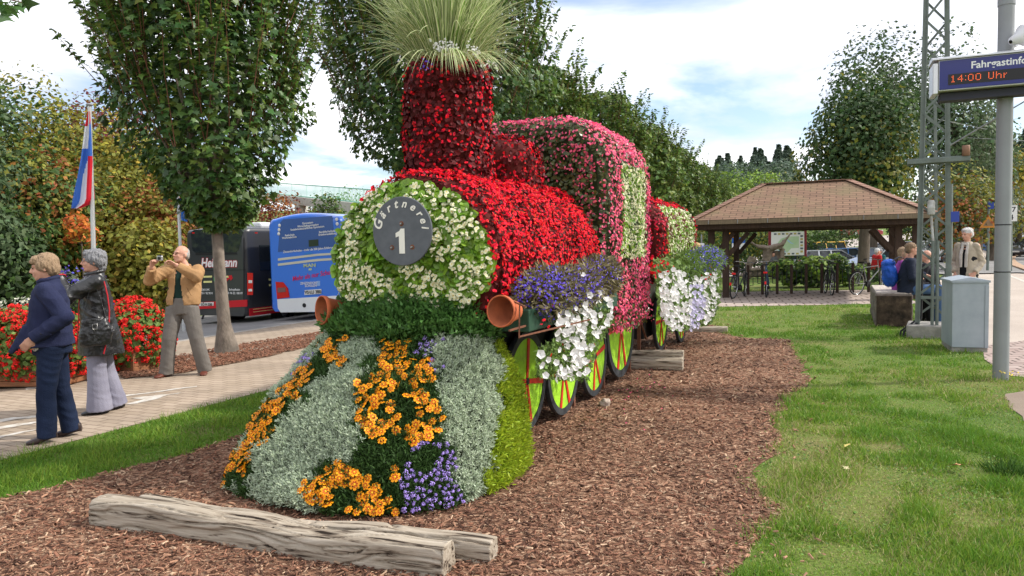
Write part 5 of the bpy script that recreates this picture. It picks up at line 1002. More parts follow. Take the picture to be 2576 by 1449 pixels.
torso(mb, [((0, -.05, .83), .205, .225, 0), ((0, -.03, .93), .20, .19, 0), ((0, -.01, 1.08), .185, .155, 0), ((0, -.005, 1.22), .185, .145, 0), ((0, -.005, 1.31), .165, .12, 0), ((0, 0, 1.37), .09, .085, 0), ((0, 0, 1.41), .075, .075, 0)])
for i in (0, 1): arm(mb, J['sh'][i], J['el'][i], J['wr'][i], (.078, .068, .055)); tube(mb, [np.array(J['wr'][i])-nrm(np.array(J['wr'][i])-np.array(J['el'][i]))*.05, np.array(J['wr'][i])+nrm(np.array(J['wr'][i])-np.array(J['el'][i]))*.015], .058, 14)
tube(mb, [(.05, -.17, 1.0), (.07, -.25, .86), (.08, -.30, .79)], [.06, .05, .03], 10, sq=.6)
jk = organic(mb, 'jacket', navy, woman, .008, 2, creases(.013, [J['el'][0], J['el'][1], (0, -.1, .95), (0.1, 0, 1.2)], 2.))
mb = MB(); tube(mb, [(.07*math.cos(t), -.005+.075*math.sin(t), 1.40+.02*math.sin(t)) for t in np.arange(20)/20*6.283], .02, 8, closed=True); organic(mb, 'collar', navy, woman, .007, 1)
mb = MB(); box(mb, (.262, -.02, .955), (.01, .09, .035), rotm('Z', .1), 0, .003); mb.build('hip_tab', navy, woman); mb = MB(); lathe(mb, [(.0005, .006), (.009, .006), (.01, 0)], (.268, -.05, .955), np.array(((0, 0, 1.), (0, 1, 0), (1, 0, 0))), 12); mb.build('button', mat('button_dark', (.02, .02, .03), rough=.3), woman)
mb = MB(); torso(mb, [((0, -.02, .78), .165, .13, 0), ((0, -.02, .86), .17, .14, 0)]); organic(mb, 'shirt_hem', clothmat('white_cotton', (.7, .69, .66)), woman, .009, 1, folds(.008))
trousers(J, woman, clothmat('dark_denim', (0.008, 0.014, 0.036), (0.014, 0.024, 0.058)), (.108, .078, .070), .008, (.17, .15), sd=3.)
for i, nm in ((0, 1), (1, 2)): mb = MB(); shoe(mb, J['an'][i], (.0+.12*(1-2*i), -1), .24, .035); organic(mb, 'shoe', mat('brown_leather', (.045, .03, .028), rough=.35), woman, .006, 1)
# --- woman in the black leather coat photographing
J = stand(1.66, ((.09, -.02), (-.10, .12)), (0, .0)); J['yaw'] = rad(-4); J['pitch'] = rad(-3)
J['el'] = [(.21, -.24, 1.20), (-.20, -.26, 1.20)]; J['wr'] = [(.085, -.33, 1.43), (-.06, -.35, 1.43)]; J['hd'] = [(-.35, -.45, .75), (.3, -.4, .8)]; J['pn'] = [(-.7, -.1, -.3), (.7, -.1, -.3)]
w2p = G(258, 1036); wb, c, R = person('grey haired woman in long black leather coat with red piping, raising a camera', w2p, rad(-62), J, hc=(1.15, 1.15), thumb=(-1, -1))
mb = MB(); hairshell(mb, c, R, 1, [((0, .02, .045), (.092, .106, .088)), ((.0, .06, .005), (.086, .064, .085)), ((.055, .015, .02), (.042, .072, .062)), ((-.055, .015, .02), (.042, .072, .062)), ((0, -.05, .08), (.068, .046, .038)), ((0, .072, -.045), (.062, .04, .05))])
organic(mb, 'hair', hairmat('hair_grey', (0.33, 0.33, 0.34), (0.16, 0.16, 0.17)), wb, .006, 1, hairdisp(.011, 4.)); glasses(c, R, 1, wb, steel)
leather = mat('black_leather', (0.014, 0.014, 0.015), rough=.34, spec=.6, bump=.35, bscale=35); redp = mat('red_piping', (0.5, 0.02, 0.03), rough=.6); mb = MB()
torso(mb, [((0, .02, .60), .225, .21, 0), ((0, .01, .78), .215, .19, 0), ((0, .0, .95), .20, .16, 0), ((0, -.005, 1.15), .19, .145, 0), ((0, -.01, 1.28), .185, .135, 0), ((0, -.005, 1.36), .12, .10, 0), ((0, 0, 1.43), .075, .078, 0)])
for i in (0, 1): arm(mb, J['sh'][i], J['el'][i], np.array(J['wr'][i])-nrm(np.array(J['wr'][i])-np.array(J['el'][i]))*.03, (.082, .072, .058))
organic(mb, 'leather_coat', leather, wb, .008, 2, creases(.015, [J['el'][0], J['el'][1], (0.15, 0, 1.1), (.1, 0, .8)], 5.))
mb = MB(); 
for sx in (1,):
    tube(mb, [(sx*.185, .075, 1.34), (sx*.20, .10, 1.2), (sx*.205, .11, 1.05), (sx*.212, .10, .9), (sx*.224, .075, .75), (sx*.232, .04, .62)], .0075, 6)
tube(mb, [(.10, -.135, 1.3), (.08, -.155, 1.1), (.08, -.17, .9), (.09, -.20, .62)], .006, 6)
e_, w_ = np.array(J['el'][0]), np.array(J['wr'][0]); d_ = nrm(w_-e_); X = nrm(np.cross(d_, (1, 0, 0))); Y = np.cross(d_, X); tube(mb, [w_-d_*.055+(X*math.cos(t)+Y*math.sin(t))*.064 for t in np.arange(18)/18*6.283], .0065, 6, closed=True)
e_, w_ = np.array(J['el'][1]), np.array(J['wr'][1]); d_ = nrm(w_-e_); tube(mb, [w_-d_*.055+(X*math.cos(t)+Y*math.sin(t))*.062 for t in np.arange(18)/18*6.283], .0065, 6, closed=True)
mb.build('red_piping', redp, wb)
mb = MB(); tube(mb, [(.075*math.cos(t), -.005+.08*math.sin(t), 1.425+.02*math.sin(t)) for t in np.arange(20)/20*6.283], .022, 8, closed=True); organic(mb, 'collar', leather, wb, .007, 1)
trousers(J, wb, clothmat('lavender_grey', (0.27, 0.265, 0.33), (0.21, 0.205, 0.265)), (.10, .088, .098), .025, (.17, .14), zf=.035, sd=7.)
for i in (0, 1): mb = MB(); shoe(mb, J['an'][i], (.1*(1-2*i), -1), .26, .012); organic(mb, 'shoe', leather, wb, .006, 1)
def camera_prop(label, c, R, m=None):
    t = thing('pocket_camera', label, 'camera'); mb = MB(); box(mb, (0, 0, 0), (.10, .022, .06), None, 0, .005); mb.build('camera_body', m or mat('camera_silver', (.45, .45, .46), rough=.3, metal=.6), t)
    mb = MB(); lathe(mb, [(.0005, -.016), (.017, -.016), (.02, -.01), (.02, .0)], (.012, -.012, 0), rotm('X', rad(-90)), 18, 0, False, True); mb.build('lens', mat('lens_dark', (.02, .02, .025), rough=.1), t); mb = MB(); box(mb, (0, .0115, 0), (.07, .002, .045)); mb.build('screen', mat('screen_dark', (.03, .03, .04), rough=.15), t)
    t.location = Vector(c); t.rotation_euler = R; return t
def wloc(root_loc, rz, p): return np.array(root_loc)+rotm('Z', rz) @ np.array(p)
camera_prop('small silver camera held up by the woman in black leather', wloc(w2p, rad(-62), (0.01, -.42, 1.50)), (0, 0, rad(-62)))
t = thing('handbag', 'black leather shoulder bag with buckle hanging beside the leather coat', 'bag'); mb = MB(); a = np.arange(20)/20*6.283
loft(mb, [np.stack([.06*sc*np.sign(np.cos(a))*np.abs(np.cos(a))**.7, .145*sc*np.sign(np.sin(a))*np.abs(np.sin(a))**.7, np.full(20, z)], 1) for z, sc in ((-.15, .75), (-.13, .95), (-.02, 1), (.08, .85), (.12, .72))], 0); organic(mb, 'bag_body', leather, t, .007, 1, folds(.012, (12, 12, 12)))
mb = MB(); tube(mb, [(0, -.11, .1), (-.02, -.06, .3), (-.06, .0, .5), (-.06, .06, .3), (0, .10, .1)], .009, 6, sq=.4); mb.build('strap', leather, t); mb = MB(); a = [(.064, .0+q, z) for q, z in ((-.02, .02), (.02, .02), (.02, .07), (-.02, .07))]; tube(mb, a, .004, 6, closed=True); mb.build('buckle', steel, t)
mb = MB(); box(mb, (.062, 0, -.01), (.006, .03, .2)); mb.build('front_strap', leather, t)
t.location = Vector(wloc(w2p, rad(-62), (.27, -.02, .86))); t.rotation_euler = (0, 0, rad(-62))
# --- man in the tan jacket photographing
J = stand(1.72, ((.24, .02), (-.22, -.06)), (.05, .07), kn=((.0, -.03), (0, -.03)), tw=rad(4)); J['yaw'] = rad(-38); J['pitch'] = rad(-8); J['head'] = (-.0, .04, 1.585)
J['sh'] = [(.19, .06, 1.37), (-.16, .04, 1.39)]; J['el'] = [(.25, -.20, 1.30), (-.36, -.10, 1.27)]; J['wr'] = [(.02, -.28, 1.46), (-.26, -.30, 1.44)]; J['hd'] = [(-.75, -.25, .5), (.25, -.3, .7)]; J['pn'] = [(-.1, -.3, -.7), (.3, -.2, -.5)]
mp_ = G(467, 944); man, c, R = person('man in tan jacket and grey trousers holding a small camera up with both hands', mp_, rad(8), J, hc=(1.0, 1.2), thumb=(-1, 1), jaw=1.06)
mb = MB(); hairshell(mb, c, R, 1, [((0, .055, .0), (.080, .055, .068)), ((.05, .03, .0), (.032, .052, .036)), ((-.05, .03, .0), (.032, .052, .036)), ((0, .06, .05), (.065, .045, .04))])
organic(mb, 'hair', hairmat('hair_white', (0.50, 0.47, 0.44), (0.32, 0.30, 0.28)), man, .007, 1, hairdisp(.008, 8.)); glasses(c, R, 1, man, mat('frame_brown', (.12, .05, .03), rough=.4))
tan = clothmat('tan_cotton', (0.42, 0.25, 0.12), (0.34, 0.195, 0.09)); mb = MB()
torso(mb, [((.01, .03, .93), .205, .16, .07), ((.01, .03, 1.0), .21, .17, .07), ((.03, .04, 1.15), .205, .16, .07), ((.03, .05, 1.28), .205, .145, .07), ((.03, .055, 1.37), .15, .105, 0), ((.03, .055, 1.43), .085, .082, 0)])
for i in (0, 1): arm(mb, J['sh'][i], J['el'][i], np.array(J['wr'][i])-nrm(np.array(J['wr'][i])-np.array(J['el'][i]))*.03, (.085, .075, .058))
jk = organic(mb, 'jacket', tan, man, .008, 2, creases(.014, [J['el'][0], J['el'][1], J['sh'][0], J['sh'][1], (0, 0, 1)], 9.))
cutfaces(jk, lambda q: q.y < .0 and abs(q.x-(-.015)) < .048+.01*math.sin(q.z*9)+max(0, (1.2-q.z))*.05 and q.z < 1.42 and q.y > -.20)
mb = MB(); torso(mb, [((.0, .03, .90), .175, .135, .07), ((.0, .035, 1.1), .185, .145, .07), ((.03, .045, 1.28), .18, .125, .07), ((.03, .05, 1.37), .12, .09, 0), ((.03, .045, 1.43), .064, .064, 0)]); organic(mb, 'pullover', clothmat('bottle_green', (.012, .035, .028)), man, .01, 2, folds(.008))
mb = MB(); tube(mb, [(.03+.07*math.cos(t), .05+.075*math.sin(t), 1.43+.02*math.sin(t)) for t in np.arange(20)/20*6.283 if abs(t-4.71) > .5], .02, 8); organic(mb, 'collar', tan, man, .007, 1)
mb = MB(); bar(mb, (.15, -.125, 1.05), (.10, -.135, 1.16), .006, .004); mb.build('pocket_seam', mat('seam_dark', (.12, .06, .02)), man)
trousers(J, man, clothmat('warm_grey_twill', (0.17, 0.155, 0.14), (0.13, 0.118, 0.105)), (.115, .09, .082), .012, (.175, .145), zf=.04, sd=11.)
for i in (0, 1): mb = MB(); shoe(mb, J['an'][i], (.35*(1-2*i)-.25, -1), .28, .012); organic(mb, 'shoe', mat('oxblood', (.13, .04, .025), rough=.4), man, .006, 1)
camera_prop('small silver camera held before his face by the man in tan jacket', wloc(mp_, rad(8), (-.15, -.33, 1.545)), (0, 0, rad(-31)))
# --- person cut by the left frame edge, only elbow and one blue shoe in the picture
J = stand(1.7, ((.05, -.05), (-.10, .15))); J['el'] = [(.24, .02, 1.10), (-.22, .0, 1.1)]; J['wr'] = [(.24, .0, .86), (-.24, .0, .86)]
lp = G(-25, 1148); pl_, c, R = person('person in blue shoes cut off by the left edge of the picture', lp+np.array((-.33, 0.02, 0)), rad(76), J, vox=.011)
mb = MB(); hairshell(mb, c, R, 1, [((0, .022, .045), (.088, .1, .085)), ((0, .06, 0), (.08, .06, .08))]); organic(mb, 'hair', hb, pl_, .012, 1); mb = MB()
torso(mb, [((0, 0, .9), .18, .14, 0), ((0, 0, 1.15), .18, .14, 0), ((0, 0, 1.3), .18, .12, 0), ((0, 0, 1.42), .08, .08, 0)])
for i in (0, 1): arm(mb, J['sh'][i], J['el'][i], J['wr'][i], (.075, .065, .05))
organic(mb, 'jacket', navy, pl_, .012, 2, folds(.01)); trousers(J, pl_, MATS['dark_denim'], vox=.012)
for i in (0, 1): mb = MB(); shoe(mb, J['an'][i], (0, -1), .28, .01, w_=.05); organic(mb, 'shoe', mat('blue_suede', (.03, .06, .16), rough=.7), pl_, .007, 1)
# --- man in the beige jacket on the path
J = stand(1.78, ((.11, .0), (-.10, .05))); J['yaw'] = rad(-20); J['pitch'] = rad(6); J['el'] = [(.225, .08, 1.14), (-.22, .08, 1.14)]; J['wr'] = [(.17, -.09, .96), (-.16, -.09, .96)]; J['hd'] = [(-.3, -.3, -.6), (.3, -.3, -.6)]
q = at(2433, 600, 13.6); bp_ = np.array((q[0], q[1], 0.0)); bm_, c, R = person('white haired man in beige jacket and black trousers with hands in his pockets', bp_, rad(-52), J, vox=.010)
mb = MB(); hairshell(mb, c, R, 1, [((0, .02, .045), (.086, .1, .08)), ((0, .055, .0), (.082, .06, .08)), ((0, -.045, .08), (.06, .045, .03))]); organic(mb, 'hair', hairmat('hair_snow', (.72, .70, .68), (.5, .48, .46)), bm_, .009, 1, hairdisp(.01))
beige = clothmat('beige_cotton', (0.42, 0.36, 0.28), (0.34, 0.29, 0.22)); mb = MB(); torso(mb, [((0, 0, .84), .195, .15, 0), ((0, 0, 1.0), .185, .15, 0), ((0, 0, 1.2), .175, .14, 0), ((0, 0, 1.37), .165, .125, 0), ((0, 0, 1.46), .12, .1, 0), ((0, 0, 1.51), .08, .08, 0)])
for i in (0, 1): arm(mb, np.array(J['sh'][i])*(.86, 1, 1.0), J['el'][i], J['wr'][i], (.066, .060, .054))
jk = organic(mb, 'jacket', beige, bm_, .009, 2, creases(.014, [J['el'][0], J['el'][1], (0, 0, 1)], 4.)); cutfaces(jk, lambda q: q.y < -.05 and abs(q.x+.01) < .055+max(0, q.z-1.2)*.05 and q.z < 1.5)
mb = MB(); torso(mb, [((0, 0, .85), .17, .13, 0), ((0, 0, 1.2), .18, .135, 0), ((0, 0, 1.42), .14, .09, 0)]); organic(mb, 'pullover', clothmat('black_knit', (.012, .012, .014)), bm_, .012, 1)
mb = MB(); tube(mb, [(.08*math.cos(t), .08*math.sin(t), 1.47) for t in np.arange(16)/16*6.283], .03, 8, closed=True)
for sx in (.045, -.04): tube(mb, [(sx, -.09, 1.46), (sx*1.1, -.155, 1.3), (sx, -.16, 1.05)], [.028, .03, .028], 8, sq=.5)
organic(mb, 'scarf', clothmat('light_scarf', (.56, .52, .46), (.44, .40, .36)), bm_, .009, 1, folds(.008, (30, 30, 6))); trousers(J, bm_, MATS['black_knit'], (.105, .08, .07), vox=.012)
for i in (0, 1): mb = MB(); shoe(mb, J['an'][i], (0, -1), .28, .012); organic(mb, 'shoe', leather, bm_, .01, 1)
# --- people sitting on the timber beam
def sit(label, loc, rotz, zs, H, hairm, top, legs_m, hairels, yaw=0, pitch=0, wr=((.12, -.28, .30), (-.12, -.26, .32)), vox=.011, sw=1.0, bulky=1.0, lean=0.0):
    k = H/1.7; J = dict(pelvis=(0, 0, zs+.10), neck=(0, -.04-lean, zs+.58*k), head=(0, -.06-lean*1.3, zs+.73*k), yaw=yaw, pitch=pitch, sh=[(.17*k, -.03-lean, zs+.53*k), (-.17*k, -.03-lean, zs+.53*k)], hip=[(.09, -.04, zs+.07), (-.09, -.04, zs+.07)],
        kn=[(.13, -.46*k, zs+.08), (-.12, -.46*k, zs+.08)], an=[(.13, -.44*k, .09), (-.12, -.50*k, .09)], el=[(.25*k, -.05-lean, zs+.26*k), (-.25*k, -.05-lean, zs+.26*k)], wr=[(w_[0], w_[1]-lean, zs+w_[2]*k) for w_ in wr], hd=[(-.3, -.8, -.3), (.3, -.8, -.3)], pn=[(0, 0, -1), (0, 0, -1)])
    root, c, R = person(label, loc, rotz, J, vox=vox); mb = MB(); hairshell(mb, c, R, 1, hairels); organic(mb, 'hair', hairm, root, .009, 1, hairdisp(.009)); mb = MB(); b = bulky
    torso(mb, [((0, .0, zs+.01), .19*b, .15*b, 0), ((0, -.0, zs+.15), .18*b, .15*b, 0), ((0, -.01-lean*.5, zs+.33*k), .19*b, .145*b, 0), ((0, -.03-lean*.9, zs+.5*k), .19*b, .12*b, 0), ((0, -.04-lean, zs+.59*k), .085, .08, 0)])
    for i in (0, 1): arm(mb, J['sh'][i], J['el'][i], J['wr'][i], (.075, .065, .052))
    organic(mb, 'jacket', top, root, .010, 2, creases(.012, [J['el'][0], J['el'][1]], 6.)); trousers(J, root, legs_m, (.10, .078, .068), vox=.011)
    for i in (0, 1): mb = MB(); shoe(mb, J['an'][i], (0, -1), .27, .012); organic(mb, 'shoe', leather, root, .01, 1)
    return root
rB = math.atan2(B[1], B[0])+math.pi/2            # facing +B
def cp_(px, d): q = at(px, 640, d); return Hp(q[0], q[1])
SH = [((0, .02, .045), (.086, .1, .082)), ((0, .058, .0), (.080, .058, .078))]; LH = SH+[((0, .06, -.06), (.075, .045, .09)), ((.06, .02, -.02), (.03, .06, .07)), ((-.06, .02, -.02), (.03, .06, .07))]; BALD = [((0, .055, -.005), (.08, .055, .06)), ((.05, .02, -.005), (.032, .05, .03)), ((-.05, .02, -.005), (.032, .05, .03))]
BN = T(.95, 15.05); bz = .60
fleece = clothmat('navy_fleece', (.018, .024, .045)); jeans = clothmat('mid_jeans', (.07, .13, .26)); 
sit('broad man in navy fleece sitting at the near end of the beam', T(1.12, 15.25), rB, bz, 1.86, hairmat('hair_sandy', (.30, .20, .12), (.2, .13, .08)), fleece, jeans, SH, yaw=rad(15), bulky=1.12)
sit('woman in violet top with long light brown hair, sitting behind the blue rucksack', T(1.05, 15.95), rB, bz, 1.66, hb, clothmat('violet_top', (.30, .06, .30)), MATS['black_knit'], LH, yaw=rad(-10))
sit('bald man with a walking stick behind the mast leg', T(1.68, 16.9), rB+rad(180-25), .48, 1.75, MATS['hair_sandy'], clothmat('dark_jacket', (.02, .02, .025)), jeans, BALD, yaw=rad(10), lean=.05)
sit('white haired person in red jacket sitting farther back beside the tree', cp_(2204, 27), rB+rad(30), .45, 1.6, MATS['hair_snow'], clothmat('red_fleece', (.45, .02, .02)), MATS['black_knit'], SH, yaw=0)
sit('grey haired person in teal jacket beside the one in red', cp_(2216, 27.6), rB-rad(140), .45, 1.55, MATS['hair_grey'], clothmat('teal_jacket', (.02, .12, .13)), MATS['black_knit'], SH, yaw=0)
mb = MB(); tube(mb, [T(1.95, 16.55, .0), T(1.85, 16.5, .98)], .012, 8); wk_ = thing('walking_stick', 'black walking stick held by the bald man', 'stick'); mb.build('shaft', leather, wk_); mb = MB(); tube(mb, [T(1.79, 16.46, .99), T(1.9, 16.5, 1.0)], .015, 8); mb.build('handle', leather, wk_)
t = thing('rucksack', 'bright blue rucksack on the back of the man in navy fleece', 'bag'); mb = MB(); ell(mb, (0, .06, .02), (.17, .13, .26)); ell(mb, (0, .13, -.08), (.12, .08, .14)); ell(mb, (0, .05, .2), (.15, .12, .08)); blu = clothmat('blue_nylon', (.02, .10, .50), (.015, .07, .36), rough=.5)
organic(mb, 'pack', blu, t, .01, 1, folds(.012, (12, 12, 12))); mb = MB()
for sx in (.1, -.1): tube(mb, [(sx, .0, .22), (sx*1.15, -.16, .28), (sx*1.3, -.30, .16), (sx*1.5, -.24, -.02), (sx*1.2, .0, -.18)], .018, 8, sq=.4)
mb.build('strap', leather, t); t.location = Vector(T(.89, 15.25, bz+.36)); t.rotation_euler = (rad(-12), 0, rB)
# --- blonde person behind the tender, child in the wooden seat
J = stand(1.6); q = at(1752, 700, 15.5); bp2, c, R = person('blonde person in white seen behind the far end of the flower train', (q[0], q[1], 0), rad(40), J, vox=.012); mb = MB(); hairshell(mb, c, R, 1, LH); organic(mb, 'hair', hairmat('hair_blonde', (.55, .36, .16), (.4, .25, .1)), bp2, .01, 1, hairdisp(.01))
mb = MB(); torso(mb, [((0, 0, .86), .17, .13, 0), ((0, 0, 1.1), .17, .13, 0), ((0, 0, 1.28), .17, .11, 0), ((0, 0, 1.37), .07, .07, 0)]); [arm(mb, J['sh'][i], J['el'][i], J['wr'][i], (.065, .055, .045)) for i in (0, 1)]; organic(mb, 'blouse', MATS['white_cotton'], bp2, .012, 1, folds(.01)); trousers(J, bp2, jeans, vox=.012)
for i in (0, 1): mb = MB(); shoe(mb, J['an'][i], (0, -1)); organic(mb, 'shoe', leather, bp2, .01, 1)
# ================================================================ BUILT OBJECTS
wood_d = mat('dark_stained_wood', (0.065, 0.038, 0.026), col2=(0.04, 0.024, 0.018), nscale=6, stretch=(3, 3, .6), rough=.75, bump=.3)
black = mat('black_plastic', (0.02, 0.02, 0.022), rough=.5); rubber = mat('rubber', (0.018, 0.018, 0.018), rough=.85); chrome = mat('chrome', (.6, .6, .6), metal=.9, rough=.25); galv = mat('galvanised', (0.36, 0.40, 0.44), rough=.55, metal=.15, col2=(0.31, 0.35, 0.39), nscale=5, bump=.05)
greym = mat('pole_grey', (0.27, 0.28, 0.29), rough=.5, col2=(.245, .25, .26), nscale=3); mastm = mat('mast_green', (0.17, 0.20, 0.18), rough=.65, col2=(0.13, 0.15, 0.13), nscale=5); white = mat('white_plain', (.75, .75, .74), rough=.5)
# --- shelter
def shingle(t, N, L, p):
    tcn = N_(N, 'ShaderNodeTexCoord'); br = N_(N, 'ShaderNodeTexBrick', {'Color1': (.19, .115, .078, 1), 'Color2': (.26, .16, .105, 1), 'Mortar': (.08, .05, .035, 1), 'Scale': 1, 'Mortar Size': .012, 'Brick Width': .34, 'Row Height': .145, 'Bias': .1}); L.new(tcn.outputs['UV'], br.inputs['Vector'])
    n = N_(N, 'ShaderNodeTexNoise', {'Scale': 1.4, 'Detail': 7}); L.new(tcn.outputs['Object'], n.inputs['Vector']); x = N_(N, 'ShaderNodeMixRGB', {2: (.19, .165, .085, 1)}); r = N_(N, 'ShaderNodeMapRange', {1: .45, 2: .7, 4: .55}); L.new(n.outputs['Fac'], r.inputs[0]); L.new(r.outputs[0], x.inputs[0]); L.new(br.outputs[0], x.inputs[1]); L.new(x.outputs[0], p.inputs['Base Color'])
    bp = N_(N, 'ShaderNodeBump', {'Strength': .6, 'Distance': .02}, invert=True); L.new(br.outputs['Fac'], bp.inputs['Height']); L.new(bp.outputs[0], p.inputs['Normal'])
nodemat('shingles', shingle)
sh = thing('shelter', 'open timber bicycle shelter with brown shingled hip roof', 'shelter'); Lx, Dy, ze, zr = 6.0, 5.0, 2.22, 3.32; xa, xb = 1.75, 4.05
C0 = [(0, 0, ze), (Lx, 0, ze), (Lx, Dy, ze), (0, Dy, ze)]; R1, R2 = (xa, 2.5, zr), (xb, 2.5, zr)
mb = MB(); fs = [[C0[0], C0[1], R2, R1], [C0[2], C0[3], R1, R2], [C0[3], C0[0], R1], [C0[1], C0[2], R2]]
for f in fs: mb.add(f, [list(range(len(f)))])
o = mb.build('roof', MATS['shingles'], sh); uv = o.data.uv_layers.new(name='uv'); li = 0
for f in fs:
    e0 = np.array(f[0]); e1 = nrm(np.array(f[1])-e0); nn = np.cross(e1, np.array(f[2])-e0); e2 = nrm(np.cross(nn, e1))
    for p in f: uv.data[li].uv = ((np.array(p)-e0) @ e1, (np.array(p)-e0) @ e2); li += 1
md = o.modifiers.new('s', 'SOLIDIFY'); md.thickness = .05; md.offset = -1
hipm = mat('hip_shingle', (.30, .17, .125), col2=(.22, .13, .09), nscale=8, rough=.85)
for p, q in ((C0[0], R1), (C0[1], R2), (C0[2], R2), (C0[3], R1), (R1, R2)):
    mb = MB(); p, q = np.array(p), np.array(q); k = int(np.linalg.norm(q-p)/.2)
    for i in range(k): a_, b_ = p+(q-p)*i/k, p+(q-p)*(i+1.08)/k; bar(mb, a_+(0, 0, .012+.012), b_+(0, 0, .012), .24, .018)
    mb.build('hip_cap', hipm, sh)
gut = mat('gutter_copper', (.22, .165, .10), col2=(.10, .075, .05), nscale=7, stretch=(6, 1, .4), rough=.6); mb = MB()
for p, q in ((C0[0], C0[1]), (C0[1], C0[2]), (C0[2], C0[3]), (C0[3], C0[0])):
    p, q = np.array(p), np.array(q); d = nrm(q-p); o_ = np.cross(d, (0, 0, 1))*.07; bar(mb, p+o_-(0, 0, .07)-d*.12, q+o_-(0, 0, .07)+d*.12, .12, .11)
mb.build('gutter', gut, sh); mb = MB()
for x in np.arange(.5, Lx, .78): bar(mb, (x, -.14, ze-.01), (x, -.15, ze-.12), .03, .012)
mb.build('gutter_bracket', chrome, sh, kind='stuff') if False else mb.build('gutter_brackets', greym, sh)
mb = MB()
for p, q in (((.1, .12, ze-.16), (Lx-.1, .12, ze-.16)), ((.1, Dy-.12, ze-.16), (Lx-.1, Dy-.12, ze-.16)), ((.12, .2, ze-.16), (.12, Dy-.2, ze-.16)), ((Lx-.12, .2, ze-.16), (Lx-.12, Dy-.2, ze-.16))): bar(mb, p, q, .10, .2)
mb.build('fascia', wood_d, sh)
for p, q in (((.3, .7, ze-.2), (Lx-.3, .7, ze-.2)), ((.3, Dy-.7, ze-.2), (Lx-.3, Dy-.7, ze-.2))): mb = MB(); bar(mb, p, q, .16, .22); mb.build('beam', wood_d, sh)
for x, y in ((.45, .7), (.85, .7), (Lx-.75, .7), (Lx-.35, .7), (.7, Dy-.7), (Lx-.7, Dy-.7)):
    mb = MB(); bar(mb, (x, y, -.02), (x, y, ze-.3), .17, .17); sx = 1 if x < Lx/2 else -1; pp = mb.build('post', wood_d, sh)
    mb = MB(); bar(mb, (x+sx*.08, y, ze-1.0), (x+sx*.62, y, ze-.36), .1, .12); mb.build('brace', wood_d, pp)
put(sh, (5.09, 21.0, 0), -TH)
# --- bicycle stands
def bikestand():
    t = thing('bike_stand', '', 'bike stand', (0, 0, 0), 0, 'bike stands under the shelter roof'); mb = MB(); box(mb, (0, 0, .44), (.075, .075, .92), None, 0, .015); mb.build('post', wood_d, t)
    mb = MB(); tube(mb, [(-.14, -.02, .34), (-.14, -.02, .74), (-.05, -.02, .74)], .011, 6); tube(mb, [(.14, -.02, .70), (.14, -.02, .28), (.05, -.02, .28)], .011, 6); tube(mb, [(-.14, -.02, .34), (-.05, -.02, .34)], .011, 6); tube(mb, [(.14, -.02, .7), (.05, -.02, .7)], .011, 6); mb.build('hoop', black, t); return t
bs0 = bikestand(); names = ['beside the leftmost bicycle', 'left of the blue bicycle', 'right of the blue bicycle', 'fourth from the left', 'in the middle of the row', 'holding the upright black bicycle', 'right of the upright black bicycle', 'beside the bicycle with the silver wheel', 'last at the right end of the row']
for i, px in enumerate((1882, 1918, 1955, 1991, 2028, 2067, 2106, 2145, 2185)):
    q = G(px, 742-(px-1882)*.021); lb = 'brown bike stand post '+names[i]
    if i == 0: put(bs0, q, -.1); bs0['label'] = lb
    else: dup(bs0, q, -.1, lb)
